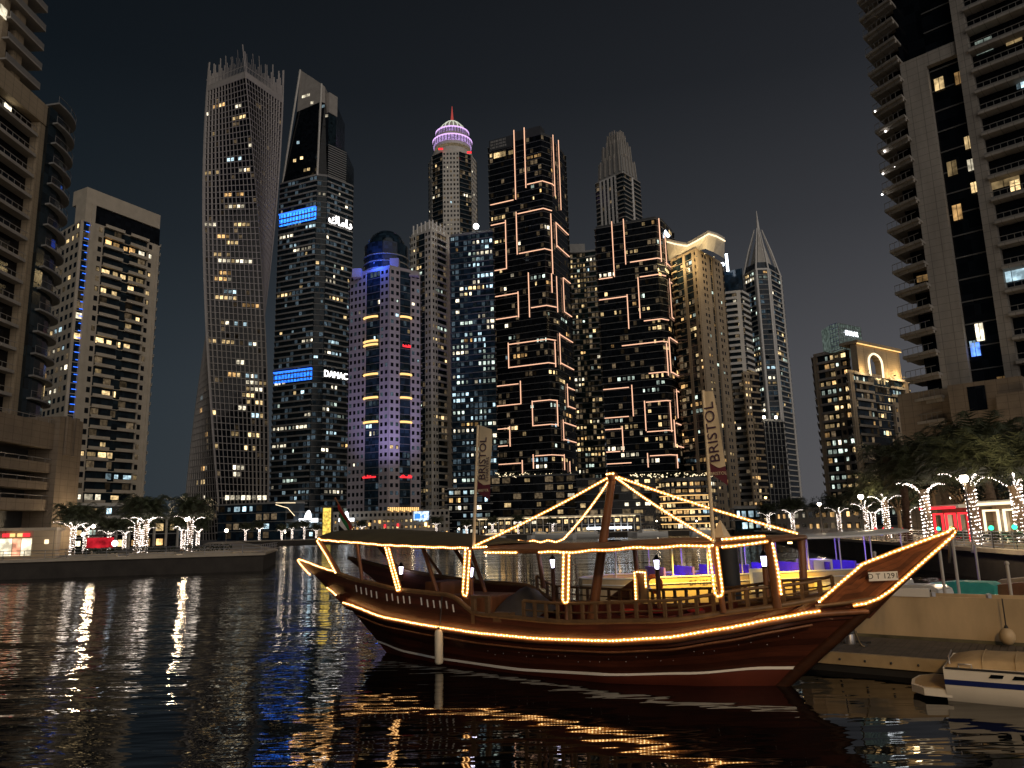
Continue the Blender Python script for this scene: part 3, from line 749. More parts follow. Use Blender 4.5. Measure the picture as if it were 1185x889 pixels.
b = MB(); zd = zat(447, 283, 362); b.lathe([(cr*.86, 0), (cr*.82, 3), (cr*.66, 6), (cr*.42, 8), (.1, 9)], (c.x, c.y, zd), 24); b.build('dome', MAT['blue_glass'], r_)
for px, top in ((412, 316), (456, 304), (479, 322)):
    p = at(px, 400, 357); b = MB(); b.bx(p.x-2.2, p.x+2.2, p.y-1, p.y+5, z0-2, zat(px, top, 357)+2); b.build('wing_block', MAT['mauve_stone'], r_)
for i, yy in enumerate((368, 400, 434, 461, 489)):
    for px, w_ in ((430, 0), (469, 1)):
        if w_ and yy == 400: continue
        wl = tE.W[w_]; u, z = wl.hit(px, yy); L = wl.L*.17
        b = MB()
        for q in ((0,) if yy != 400 else (0, 1.8)):
            pts = [wl.p(u+L*math.sin(a), z+q, .5+1.2*math.cos(a)) for a in [PI*(j-5)/10 for j in range(11)]]; b.tube(pts, .55, 5)
        b.build('gold_light', MAT['led_gold'], r_)
random.seed(4)
for px, py, w_, L in ((428, 552, 0, 7.5), (469, 552, 1, 6.0), (470, 401, 1, 4.0)):
    wl = tE.W[w_]; u, z = wl.hit(px, py); b = MB()
    for j in range(9): a = u+(j/8-.5)*L; hh = random.choice((.6, 1.0, 1.3)); wl.slab(b, a-.22, a+.22, z-.4, z-.4+hh, .5, .7)
    wl.slab(b, u-L/2, u+L/2, z-.55, z-.2, .5, .7); b.build('red_sign', MAT['led_red'], r_)
for px, Yq in ((402, 330), (450, 322), (490, 332)):
    p = at(px, 560, Yq); p.z = 14; flood(r_, p, (.55, .47, 1), 42000, at(px*.5+225, 400, 352), 1.5, 75)
flood(r_, (c.x-3, c.y-cr-7, z0+3), (.03, .12, 1), 6500)

# --- beige tower with the stepped cap
P = pts_px([(476, 404), (500, 394), (522, 408)], 450)
tF = tower('slim beige apartment tower with a pale stepped pyramid cap and one dark glass strip', P, zat(500, 268, 396), [[('P', .25), ('G', .45), ('P', .3)], [('P', .28), ('B', .5), ('S', .22)]], fh=3.5, wall='pale_stone', band='pale_stone', glaz='dark_glass',
           nlit=40, mix=('warm', 'warm', 'pale'), dim=.2, seed=9, bay=2.4, slab=.9, parapet=.6)
r_ = tF.root; k = .86; zz = tF.z1+1.2
b = MB(); b.prism(ring(tF.poly, tF.ctr, 1.0), zz, zz+3.5, ring(tF.poly, tF.ctr, .84)); b.prism(ring(tF.poly, tF.ctr, .78), zz+3.5, zz+6.5, ring(tF.poly, tF.ctr, .60)); b.prism(ring(tF.poly, tF.ctr, .52), zz+6.5, zz+10, ring(tF.poly, tF.ctr, .2))
b.build('stepped_cap', MAT['pale_stone'], r_)
for i in range(9):
    p = tF.W[i % 2].p(tF.W[i % 2].L*(i//2+.5)/5, zz+2.4, -.2); b = MB(); b.box(p, (.35, 0, 0), (0, .35, 0), (0, 0, 2.8)); b.build('cap_fin', MAT['white_panel'], r_)

# --- domed supertall behind
Y = 650; c = at(525, 300, Y); R_ = 29*Y/880
P = [Vector((c.x+R_*math.cos(a), c.y+R_*math.sin(a))) for a in [math.radians(x) for x in (180, 215, 250, 290, 325, 360)]]
tG = tower('supertall residential tower with a purple ringed dome and red tipped spire', P, zat(525, 176, 630), [[('P', 1)], [('B', 1)], [('P', 1)], [('B', 1)], [('P', 1)]], fh=4.2, wall='pale_stone', band='slab_grey', glaz='dark_glass',
           nlit=45, mix=('white', 'warm', 'white'), dim=.18, seed=12, bay=3.2, depth=34, zlit=(200, 500))
r_ = tG.root; kk = Y/880
def gz_(y): return zat(525, y, Y-15)
b = MB(); b.lathe([(25*kk, gz_(184)), (25*kk, gz_(172)), (22*kk, gz_(170)), (23*kk, gz_(158)), (20*kk, gz_(157)), (20*kk, gz_(146)), (17*kk, gz_(145)), (14*kk, gz_(139)), (8*kk, gz_(134)), (2*kk, gz_(131)), (.1, gz_(130.5))], (c.x, c.y, 0), 32); b.build('dome', MAT['pale_stone'], r_)
for rr, ya, yb, nm in ((23.0, 157, 162.5, 'purple_ring'), (19.2, 146.5, 151, 'purple_ring')):
    b = MB(); b.lathe([(rr*kk-1, gz_(yb)), (rr*kk+.6, gz_(yb)), (rr*kk+.6, gz_(ya)), (rr*kk-1, gz_(ya))], (c.x, c.y, 0), 40); b.build(nm, emit('ring_%d' % ya, (.70, .45, .95), .55, .3, sample=False), r_)
    b = MB()
    for i in range(36):
        a = 2*PI*i/36; q = Vector((math.cos(a), math.sin(a))); p = Vector((c.x, c.y))+q*(rr*kk+.8); b.box((p.x, p.y, (gz_(ya)+gz_(yb))/2), (.35, 0, 0), (0, .35, 0), (0, 0, (gz_(ya)-gz_(yb))/2))
    b.build('ring_mullions', MAT['slab_dark'], r_)
    b = MB(); b.lathe([(rr*kk-.5, gz_(ya)), (rr*kk+1.4, gz_(ya)), (rr*kk+1.4, gz_(ya)+1.0), (rr*kk-.5, gz_(ya)+1.0)], (c.x, c.y, 0), 40); b.build('purple_edge', MAT['led_purple'], r_)
b = MB(); b.lathe([(19*kk, gz_(169)), (22.6*kk, gz_(169)), (22.6*kk, gz_(166)), (19*kk, gz_(166))], (c.x, c.y, 0), 40); b.build('lit_gallery', emit('gallery', (1, .75, .45), .5, .8, sample=False), r_)
b = MB()
for i in range(18):
    a = 2*PI*i/18; pr = [(17.2, 145), (14.2, 139), (8.2, 133.6), (2.2, 130.6)]
    b.tube([(c.x+math.cos(a)*x*kk, c.y+math.sin(a)*x*kk, gz_(y)) for x, y in pr], .4, 4)
b.build('dome_ribs', emit('rib_light', (.95, 1, .8), .55, sample=False), r_)
b = MB(); b.tube([(c.x, c.y, gz_(131)), (c.x, c.y, gz_(123)), (c.x, c.y, gz_(113))], [1.6, 1.0, .3], 6); b.build('spire', emit('spire_red', (.8, .12, .1), .35, sample=False), r_)
for px, py in ((510, 172.5), (543, 176.5)):
    p = at(px, py, Y-R_-1); b = MB(); b.box(p, (2.0, 0, 0), (0, .3, 0), (0, 0, .8)); b.build('red_sign', MAT['led_red'], r_)

# --- dark glass block with cool windows and the roof floodlight
P = pts_px([(523, 384), (574, 378)], 450)
tH = tower('broad dark glass tower full of cool white windows with a bright floodlight on its roof', P, zat(550, 270, 380), [[('G', .5), ('B', .5)]], fh=3.15, wall='slab_dark', band='slab_dark', glaz='blue_glass',
           nlit=200, mix=('cool', 'pale', 'cool', 'white'), dim=.30, dimk='dim_cool', seed=21, bay=2.3, slab=.7, sh=.3, cluster=.5)
p = at(551, 262, 380); b = MB(); b.ball(p, 1.5, 10, 6); b.build('roof_floodlight', emit('flood_white', (.9, .97, 1), 9, sample=False), tH.root)
b = MB(); b.tube([(p.x, p.y, tH.z1), (p.x, p.y, p.z-1.3)], .3, 5); b.build('mast', MAT['dark_metal'], tH.root)

# --- two dark towers drawn with light strips
P = pts_px([(571, 412), (634, 398), (645, 402), (662, 424)], 400)
tI = tower('taller of the two black towers outlined with broken pink light strips', P, zat(634, 155, 398), [[('G', 1)], [('G', 1)], [('G', 1)]], fh=3.6, wall='dark_metal', band='slab_dark', glaz='black_glass',
           nlit=105, mix=('warm', 'warm', 'gold', 'white', 'warm', 'pale', 'cool'), dim=.09, seed=31, bay=2.4, zlit=(35, 400), cluster=.55)
wl = tI.W[0]
b = MB(); u0, z0 = wl.hit(596, 160); wl.slab(b, u0, wl.L, z0-2, zat(612, 148, 400), -6, .3); b.build('roof_fin', MAT['dark_metal'], tI.root)
b = MB(); u1, z1 = wl.hit(571, 171); wl.slab(b, 0.3, u0-.6, z1-2.5, z1+4.5, .5, .7); b.build('sign_board', MAT['dark_metal'], tI.root)
b = MB(); random.seed(1)
for q in range(3):
    for j in range(9): wl.slab(b, 1.2+j*1.15, 1.2+j*1.15+random.choice((.5, .8, .95)), z1-1.2+q*1.9, z1+q*1.9, .7, .8)
b.build('sign_lettering', MAT['slab_grey'], tI.root)
for px, py, ww, hh in ((574, 180.5, 4.0, 3.2), (580, 179, 4.4, 3.2), (590, 177, 3, 2.4)):
    u, z = wl.hit(px, py); window_obj(tI.root, wl.p(u+.8, z, .3), wl.d, wl.n, ww, hh, 'warm')
led_I = [(596.2, 151, 596.2, 231.6), (608, 148, 608, 218), (640, 158, 640, 226), (646.6, 164.5, 646.6, 241.7), (610.4, 214, 640, 222), (599.4, 248, 638, 248.6), (642, 259, 659, 273), (568, 237.6, 594.7, 232), (586, 255, 586, 311.6), (568.5, 262, 584.6, 257.4),
 (569.5, 314.7, 586, 311), (598.4, 245.5, 598.4, 295), (601, 294, 638.7, 294), (637.8, 248, 637.8, 317), (642.8, 259, 642.8, 286), (643.5, 286, 660, 298), (612.6, 315.7, 612.6, 367.6), (600.3, 337.7, 600.3, 367.6), (569.5, 345, 599.4, 339), (571, 371, 599.4, 366), (615, 356.6, 643.5, 362),
 (642.8, 320, 642.8, 361), (651.3, 322, 651.3, 361), (651.3, 322, 660, 329), (653, 361, 661, 367.6), (589, 397, 589, 426.6), (589, 399, 642.8, 399), (641.8, 395.7, 641.8, 425), (589.6, 425.7, 642.8, 424), (647, 386, 647, 421.8), (647, 388.5, 662, 395.7), (647.7, 421, 663, 427.3), (603, 441, 603, 468), (572.6, 448, 600.4, 444),
 (573.6, 470.7, 602.7, 467.4), (616.7, 464, 616.7, 493.5), (616.7, 465, 644.4, 464), (644.4, 464, 644.4, 493.5), (617, 493, 644, 492), (655.8, 444.6, 655.8, 471.3), (656, 449, 664, 451), (657, 471, 665.6, 473), (651, 486, 651, 510), (652, 490, 666, 493), (652, 509, 666, 512), (590.6, 493.5, 590.6, 517), (574, 497, 590.6, 496), (575, 517, 588, 516), (605, 532.6, 605, 549), (574, 538, 603.6, 536), (617.7, 526, 617.7, 542.4), (620, 527.8, 651, 527), (652, 526, 652, 544), (658.4, 534, 658.4, 547), (637.8, 317, 637.8, 339)]
led_line(tI, led_I)
P = pts_px([(696, 392), (767, 380), (775, 383), (787, 400)], 400)
tL = tower('shorter of the two black towers outlined with broken pink light strips', P, zat(760, 253, 380), [[('G', 1)], [('G', 1)], [('G', 1)]], fh=3.6, wall='dark_metal', band='slab_dark', glaz='black_glass',
           nlit=105, mix=('warm', 'warm', 'gold', 'white', 'warm', 'pale', 'cool'), dim=.09, seed=37, bay=2.4, zlit=(35, 400), cluster=.55)
led_L = [(709.7, 256.5, 709.7, 321), (723, 253.7, 723, 306.6), (763, 253.7, 763, 303), (768, 270.6, 768, 305.7), (729.4, 304, 764.3, 305.7), (769.3, 304, 780, 314), (693.4, 324, 709, 321), (739.8, 321, 739.8, 369), (740.6, 321, 770, 326), (775, 324, 775, 366), (775, 327, 781, 332), (693.4, 348, 725.7, 343), (727, 341, 727, 381), (745.4, 371.8, 773.5, 377.4), (776.4, 367.6, 783, 372),
 (720, 400.6, 772, 399), (771.4, 398, 771.4, 434.8), (774.4, 390.8, 774.4, 431.5), (774.4, 391, 785, 397), (775.4, 431, 787, 437), (751, 432.5, 773, 435.5), (732.3, 445.6, 732.3, 482), (698, 451.8, 728, 448), (747, 464, 747, 499), (747.6, 465.8, 775.4, 465.8), (775.4, 466, 775.4, 500), (749, 500, 778, 501), (699.4, 484.4, 728, 482), (782.5, 451, 782.5, 483.7), (782.5, 452.7, 789, 456), (780, 486, 780, 517), (781, 490, 789, 492.5), (782, 516, 790, 518.6),
 (721, 493.5, 721, 523), (700, 498, 720, 496), (701, 524, 718, 522), (750, 524.5, 750, 541), (752.5, 527.8, 782, 526.8), (783, 526, 783, 542), (701, 537, 731, 536)]
led_line(tL, led_L)
p = at(771, 270, 384); b = MB(); b.tube([at(767, 266, 388), at(774, 274, 388)], .9, 5); b.build('roof_light', MAT['led_cool'], tL.root)

# --- dim greenish block between them
P = pts_px([(661, 484), (697, 478)], 450)
tJ = tower('dim greenish apartment block half hidden between the two light strip towers', P, zat(680, 292, 480), [[('B', .35), ('G', .3), ('B', .35)]], fh=3.5, wall='slab_grey', band='slab_grey', glaz='green_glass',
           nlit=120, mix=('warm', 'pale', 'white', 'warm'), dim=.3, seed=41, bay=2.4, slab=.8, parapet=.4)
p = at(668, 284, 480); b = MB(); b.bx(p.x-5, p.x+5, p.y, p.y+8, tJ.z1, p.z+1); b.build('roof_house', MAT['slab_grey'], tJ.root)

# --- tall tower with the stepped art deco crown
Y = 650; P = pts_px([(690.5, 662), (722, 640), (741, 662)], 230)
tK = tower('pale art deco style supertall with vertical white fins and stepped crown', P, zat(722, 200, 640), [[('B', .14), ('S', .06), ('G', .08), ('S', .06), ('G', .08), ('S', .06), ('G', .08), ('S', .06), ('G', .08), ('S', .06), ('B', .24)], [('B', .5), ('S', .1), ('B', .4)]], fh=4.2, wall='white_panel', band='grey_concrete', glaz='dark_glass',
           nlit=0, mix=('warm',), dim=.05, seed=43, bay=3.2, slab=.9, parapet=.6, depth=34)
r_ = tK.root
ctr = tK.ctr
for k0, k1, ya, yb in ((.92, .86, 200, 183), (.74, .68, 186, 164), (.50, .44, 166, 150)):
    z0, z1 = zat(718, ya, 650), zat(716, yb, 650); b = MB(); pl = [ctr+(Vector(p)-ctr)*k0 for p in tK.poly]; pu = [ctr+(Vector(p)-ctr)*k1 for p in tK.poly]
    b.prism(pl, z0-3, z1, pu); st = b.build('crown_tier', MAT['slab_grey'], r_)
    f_ = MB(); vis = pl[:3]; up_ = pu[:3]
    for e_ in range(2):
        for j in range(5):
            f = (j+.5)/5; a = vis[e_].lerp(vis[e_+1], f); c2 = up_[e_].lerp(up_[e_+1], f); zt = z1+ (3.5 if j in (1, 2, 3) else 1); f_.tube([(a.x, a.y-.6, z0-1), (c2.x, c2.y-.6, zt)], .75, 4)
    f_.build('fin', MAT['grey_concrete'], st)

# --- tower with the gold lit curved crown
P = pts_px([(788, 386), (817, 370), (846, 392)], 450)
tM = tower('beige tower with a sweeping curved crown lit gold', P, zat(806, 291, 372), [[('B', .2), ('G', .25), ('S', .10), ('G', .28), ('S', .08), ('P', .09)], [('S', .16), ('P', .2), ('S', .12), ('G', .1), ('S', .12), ('P', .2), ('S', .1)]], fh=3.5, wall='beige_stone', band='beige_stone', glaz='dark_glass',
           nlit=70, mix=('warm', 'pale', 'gold'), dim=.2, seed=47, bay=2.6, slab=1.0, parapet=.5)
r_ = tM.root
b = MB(); lower = [(772, 303), (783, 299), (795, 294), (806, 291), (816, 288), (826, 292), (838, 299)]; upper = [(772, 278), (783, 281), (795, 283), (806, 277), (820, 269), (830, 272), (839, 277)]
depths = [392, 386, 380, 374, 367, 372, 382]
rows = [[at(px, py, Y) for (px, py), Y in zip(lower, depths)], [at(px, py, Y-5) for (px, py), Y in zip(upper, depths)], [at(px, py, Y-5)+Vector((0, 0, 1.0)) for (px, py), Y in zip(upper, depths)], [at(px, py, Y+10)+Vector((0, 0, .5)) for (px, py), Y in zip(upper, depths)], [at(px, py, Y+10) for (px, py), Y in zip(lower, depths)]]
b.grid(rows, False); b.build('curved_crown', MAT['pale_stone'], r_)
b = MB(); b.tube([at(px, py+2, Y-6) for (px, py), Y in zip(upper, depths)], .35, 5); b.build('crown_light', MAT['led_cream'], r_)
for i in (0, 1, 3, 4, 5): p = at(lower[i][0], lower[i][1]+5, depths[i]-13); flood(r_, p, (1, .72, .34), 3600)

# --- white banded tower and its glass head
P = pts_px([(843, 424), (866, 420), (874, 428)], 450)
tN = tower('white balcony striped tower right of the gold crowned one', P, zat(855, 338, 420), [[('B', .8), ('S', .2)], [('B', 1)]], fh=3.5, wall='white_panel', band='white_panel', glaz='dark_glass',
           nlit=26, mix=('warm', 'white'), dim=.12, seed=53, bay=2.6, slab=1.1, sh=.4, parapet=1.0)
b = MB(); q = pts_px([(839, 432), (860, 426)], 330); b.prism(q+[q[1]+Vector((0, 20)), q[0]+Vector((0, 20))], tN.z1, zat(850, 312, 428)); b.build('glass_head', MAT['blue_glass'], tN.root)
b = MB(); p0, p1 = at(842.5, 314, 425), at(840.5, 294, 425); b.tube([p0, p1], .75, 5); b.build('mast_light', MAT['led_cool'], tN.root)
b = MB(); b.ball(at(836, 306, 425), 1.2); b.build('beacon', MAT['led_cool'], tN.root)

# --- spire tower
Y = 560; P = pts_px([(869, 572), (885, 556), (900, 556), (914, 574)], 430)
tO = tower('slender tower with an open pyramid crown and needle spire', P, zat(882, 312, 556), [[('S', .15), ('B', .7), ('S', .15)], [('S', .12), ('G', .76), ('S', .12)], [('S', .12), ('B', .76), ('S', .12)]], fh=3.9, wall='white_panel', band='pale_stone', glaz='blue_glass',
           nlit=70, mix=('warm', 'white', 'pale'), dim=.2, dimk='dim_cool', seed=59, bay=3.0, slab=.8, parapet=.5, zlit=(80, 400))
r_ = tO.root; ctr = tO.ctr; zb = tO.z1+1.2; apex = at(879, 262, Y+6).z; tip = at(876, 240, Y+6).z
b = MB(); b.prism(ring(tO.poly, ctr, .9), zb, zb+6, ring(tO.poly, ctr, .8)); b.build('crown_drum', MAT['blue_glass'], r_)
b = MB(); pl = ring(tO.poly, ctr, .62); b.prism(pl, zb+5, apex-2, ring(tO.poly, ctr, .05)); b.build('pyramid', MAT['pale_stone'], r_)
b = MB()
for p in tO.poly: d = (Vector(p)-ctr); b.tube([(*(ctr+d*1.0), zb-2), (*(ctr+d*.62), zb+(apex-zb)*.5), (*(ctr+d*.20), apex)], [.8, .7, .4], 5)
b.build('crown_rib', MAT['white_panel'], r_)
b = MB(); b.tube([(*ctr, apex-12), (*ctr, apex), (*ctr, tip)], [2.4, 1.4, .3], 7); b.build('spire', MAT['white_panel'], r_)

# --- brown pair in front of it
P = pts_px([(867, 404), (884, 410)], 520)
tower('narrow brown apartment block at the foot of the spire tower', P, zat(873, 432, 405), [[('P', .4), ('B', .6)]], fh=3.4, wall='beige_stone', band='beige_stone', glaz='black_glass', nlit=20, mix=('warm', 'gold'), dim=.1, seed=61, bay=2.6, slab=.8, parapet=.6, depth=16)
P = pts_px([(884, 442), (911, 450)], 540)
t_ = tower('dark unfinished looking grid block with two lamps on its roof', P, zat(895, 487, 445), [[('M', 1)]], fh=3.6, wall='slab_grey', band='slab_grey', glaz='black_glass', nlit=4, mix=('warm',), dim=.02, seed=63, bay=3.0, depth=16)
for px in (884, 898):
    p = at(px, 483, 440); b = MB(); b.ball(p, .9); b.build('roof_lamp', MAT['lamp_white'], t_.root); b = MB(); b.tube([(p.x, p.y, t_.z1), (p.x, p.y, p.z)], .2, 4); b.build('lamp_pole', MAT['pole_grey'], t_.root)

# --- right hand pair of blocks with the roof sign and gold arch
P = pts_px([(948, 300), (988, 288)], 480)
tQ = tower('apartment block with a glass roof box carrying a lit white letter sign', P, zat(965, 408, 292), [[('S', .12), ('B', .5), ('P', .18), ('B', .2)]], fh=3.3, wall='beige_stone', band='grey_concrete', glaz='dark_glass',
           nlit=70, mix=('warm', 'gold', 'pale', 'warm'), dim=.2, seed=67, bay=2.2, slab=1.0, parapet=.6)
q0, q1, q2 = at(961, 390, 290).xy, at(971, 390, 286).xy, at(997, 390, 294).xy
b = MB(); zt = zat(975, 375, 288); zb = zat(975, 405, 288); b.prism([q0, q1, q2, q2+Vector((0, 8)), q0+Vector((0, 8))], tQ.z1, zt); b.build('roof_box', emit('roof_glow', (.55, .72, .62), .22, .5, sample=False), tQ.root)
b = MB(); wq = Wall(q1, q2, q1+Vector((2, 10))); wp = Wall(q0, q1, q1+Vector((2, 10)))
for wl_ in (wq, wp):
    n_ = max(2, int(wl_.L/1.3))
    for j in range(n_+1): wl_.slab(b, wl_.L*j/n_-.07, wl_.L*j/n_+.07, tQ.z1, zt, 0, .15)
    for j in range(7): z = tQ.z1+(zt-tQ.z1)*j/6; wl_.slab(b, 0, wl_.L, z-.08, z+.08, 0, .16)
b.build('box_frame', MAT['steel'], tQ.root)
lettering('EMAAR', 2.7, wq.p(wq.L*.52, zat(985, 386, 289), .5), wq.d.to_3d(), (0, 0, 1), MAT['sign_white'], tQ.root, 'sign_lettering', .15, .95)
P = pts_px([(987, 276), (1054, 300)], 480)
tQ2 = tower('apartment block with a gold floodlit roof arch beside the near right tower', P, zat(1000, 432, 278), [[('S', .06), ('B', .3), ('G', .3), ('B', .26), ('S', .08)]], fh=3.3, wall='beige_stone', band='grey_concrete', glaz='blue_glass',
           nlit=64, mix=('warm', 'gold', 'pale', 'white'), dim=.25, seed=71, bay=2.2, slab=1.0, parapet=.6)
r_ = tQ2.root; wl = tQ2.W[0]
za, zb = zat(1000, 396, 278), tQ2.z1
uL, uR = wl.hit(991, 415)[0], wl.hit(1030, 415)[0]; ua, ub = wl.hit(1003, 420)[0], wl.hit(1018, 420)[0]; um = (ua+ub)/2; hw = (ub-ua)/2
b = MB(); wl.slab(b, uL, ua, zb, za, -2, .6); wl.slab(b, ub, uR, zb, za, -2, .6); zA = zb+(za-zb)*.62
N_ = 8
arch = [(um+hw*math.cos(PI-PI*i/N_), zA-2+ (za-zb)*.30*math.sin(PI*i/N_)) for i in range(N_+1)]
for i in range(N_):
    u0, u1 = arch[i][0], arch[i+1][0]; zz = min(arch[i][1], arch[i+1][1]); wl.slab(b, u0, u1, zz, za, -2, .6)
wl.slab(b, uL-.6, wl.L*.9, za, za+1.1, -6, 1.4); b.build('arch_wall', MAT['warm_stone'], r_)
b = MB(); wl.slab(b, uR, wl.L*.9, zb, za, -3, .4); b.build('roof_wall', MAT['warm_stone'], r_)
b = MB(); b.tube([wl.p(ua+.2, zb, .9)]+[wl.p(u, z, .9) for u, z in arch]+[wl.p(ub-.2, zb, .9)], .38, 5); b.build('arch_light', MAT['led_cream'], r_)
b = MB(); b.tube([wl.p(uL-.4, za-.2, 1.2), wl.p(wl.L*.9, za-.2, 1.2)], .25, 5); b.build('cornice_light', MAT['led_gold'], r_)
for u in (uL+1.5, (ub+uR)/2, uR+3, wl.L*.8): flood(r_, wl.p(u, zb+1.2, 3.2), (1, .68, .3), 1100)
P = pts_px([(1040, 262), (1062, 272)], 520)
tower('low dim beige block between the gold arch block and the near right tower', P, zat(1050, 470, 265), [[('P', 1)]], fh=3.3, wall='beige_stone', band='grey_concrete', nlit=8, mix=('warm', 'gold'), dim=.1, seed=73, bay=2.6, depth=14)

# --- near right tower with cantilevered balconies
O = at(1060, 300, 112).xy; d = Vector((1, -1)).normalized(); nR = Vector((-1, -1)).normalized()
def hR(px, py): return plane_hit(px, py, O, d)
def RP(u, z, o=0): q = O+d*u+nR*o; return Vector((q.x, q.y, z))
class WR: pass
wR = Wall(O-d*40, O+d*40, O+Vector((20, 20)))
def R_slab(b, u0, u1, z0, z1, o0, o1): wR.slab(b, u0+40, u1+40, z0, z1, o0, o1)
root = empty('residential_tower', (*RP(8, QZ, -10).xy, QZ), 'grey concrete high rise cut off by the right edge, with cantilevered balconies and tall piers', 'tower', 'towers around the marina')
uP1a, uP1b = hR(1066, 255)[0], hR(1098, 255)[0]
uP2a, uP2b = hR(1122, 150)[0], hR(1137, 150)[0]
zTop = 104.0; zBase = hR(1110, 452)[1]; zBeam = hR(1075, 62)[1]
b = MB()
def RB(b, u0, u1, z0, z1, o0, o1): R_slab(b, u0, u1, z0, z1, o0, o1)
RB(b, uP1a-.2, 34, QZ, zTop, -22, -.6); b.build('glazing', MAT['black_glass'], root)
b = MB(); RB(b, uP1a, uP1b, QZ, zBeam, -3, .5); RB(b, uP1b, uP2a-.02, zBeam-2.2, zBeam, -1, .48); b.build('pier', MAT['panel_concrete'], root)
b = MB(); RB(b, uP2a, uP2b, QZ, zTop, -3, .9); b.build('pier', MAT['panel_concrete'], root)
jn = MB()
z = QZ+7
FH = 3.42
r = random.Random(17); i = 0
zs0 = hR(1034, 6)[1]
z = zs0-FH*30
while z < zTop:
    if z > zBase-8:
        # left balcony: tapered cantilever with soffit, parapet, inner room
        uT = uP1a-4.9 if z < zBeam+8 else uP1a-5.2
        b = MB()
        p = [RP(uT, 0, .6), RP(uP1a+.3, 0, 2.6), RP(uP1a+.3, 0, -9), RP(uT, 0, -7)]
        b.prism([q.xy for q in p], z-.42, z); bal = b.build('balcony', MAT['panel_concrete'], root)
        b = MB(); pq = [ (RP(uT, 0, .6)), (RP(uP1a, 0, 2.55)) ]; wb = Wall(pq[0].xy, pq[1].xy, RP(uP1a, 0, -9).xy); wb.slab(b, .2, wb.L, z-.9, z-.42, -.9, -.6); b.build('drop_beam', MAT['panel_concrete'], bal)
        b = MB(); wb.slab(b, .05, wb.L, z+.95, z+1.02, -.14, -.06); [wb.slab(b, wb.L*j/6+.05, wb.L*j/6+.10, z+.002, z+.95, -.12, -.08) for j in range(6)]; b.build('railing', MAT['pole_grey'], bal)
        b = MB(); R_slab(b, uP1a-2.6, uP1a-.02, z+.01, z+FH-.43, -6, -1.6); b.build('room', MAT['black_glass'], bal)
        # right hand balconies
        b = MB(); R_slab(b, uP2b+.02, 30, z-.36, z, -.5, 1.5); bal = b.build('balcony', MAT['panel_concrete'], root)
        b = MB(); R_slab(b, uP2b+.02, 30, z+.002, z+.28, 1.3, 1.45); R_slab(b, uP2b+.02, 30, z+.98, z+1.06, 1.34, 1.42); 
        for j in range(18): R_slab(b, uP2b+.3+j*.9, uP2b+.36+j*.9, z+.28, z+.98, 1.36, 1.40)
        b.build('railing', MAT['pole_grey'], bal)
        b = MB(); R_slab(b, uP1b+.02, uP2a-.02, z-.12, z+.05, -.6, -.45); b.build('floor_band', MAT['slab_dark'], root)
    z += FH; i += 1
for px, py, mk, ww, hh in ((1086, 96, 'warm', 1.3, 2.0), (1109, 89, 'gold', 1.1, 2.0), (1101, 194, 'warm', 1.3, 2.3), (1120, 164, 'warm', 1.0, 2.0), (1123, 190, 'white', .9, 1.8), (1127, 216, 'warm', .9, 1.6), (1107, 245, 'gold', 1.2, 2.4), (1138, 52, 'pale', 2.2, 2.2), (1172, 42, 'warm', 2.0, 1.9), (1160, 208, 'warm', 4.0, 2.0), (1180, 96, 'cool', 1.0, 1.4), (1170, 318, 'cool', 3.4, 2.0), (1133, 384, 'white', 1.0, 2.6), (1128, 404, 'blue', 1.2, 2.0), (1125, 398, 'cool', .8, 1.0), (1174, 214, 'warm', 1.2, 1.6), (1160, 440, 'gold', 1.4, 1.2)):
    u, z = hR(px, py); window_obj(root, RP(u, z, -.35), d, nR, ww, hh, mk)
for px, py in ((1015, 131), (1027, 154), (1026, 177), (1038, 195), (1024, 203), (1023, 227)):
    u, z = hR(px, py); b = MB(); b.ball(RP(u, z, .8), .16, 6, 4); b.build('balcony_lamp', MAT['led_white'], root)
u, z = hR(1064, 320); window_obj(root, RP(u, z, -1.4), d, nR, 1.6, 1.0, 'gold')
# podium of the right tower
rp = empty('podium_block', (*RP(12, QZ, 2).xy, QZ), 'plain brown stone podium at the foot of the right edge high rise', 'podium')
u0 = hR(1111, 470)[0]; z1 = hR(1130, 448)[1]; z2 = hR(1150, 464)[1]
b = MB(); R_slab(b, u0, u0+9, QZ, z1, -8, 5); R_slab(b, u0+6, u0+30, QZ, z2, -8, 6.5); b.build('wall', MAT['brown_stone'], rp)
b = MB(); R_slab(b, u0+2.4, u0+4.6, z1-4, z1-.6, 4.9, 5.04); b.build('opening', MAT['black_glass'], rp)
b = MB(); R_slab(b, u0-8, u0-.1, QZ, hR(1060, 455)[1], -6, 1); b.build('entrance_wall', MAT['brown_stone'], rp)
# ================================================================== far shore: podiums and shops
def block(label, pts, py, ytop, wall='slab_grey', floors=2, lit=8, mix=('warm',), name='podium_building', cat='building', depth=14, seed=1, kind='G', band='slab_grey', bay=4, dim=.3, **k):
    P = pts_px(pts, py); Y = pts[0][1]; zt = zat(pts[0][0], ytop, Y)
    return tower(label, P, zt, [[(kind, 1)]]*(len(P)-1), fh=max(2.4, (zt-QZ)/floors), wall=wall, band=band, glaz=k.pop('glaz', 'black_glass'), nlit=lit, mix=mix, depth=depth, name=name, cat=cat, group=None, seed=seed, bay=bay, dim=dim, top_cap=.5, **k)
tw = block('dark stepped podium of ribbed glass at the foot of the twisting tower', [(252, 356), (330, 345), (352, 350)], 610, 585, floors=4, lit=5, mix=('cool', 'white'), seed=3, glaz='blue_glass')
block('low podium wing with a glowing terrace edge beside the ribbed podium', [(345, 352), (386, 356)], 610, 602, floors=2, lit=3, mix=('cool',), seed=4)
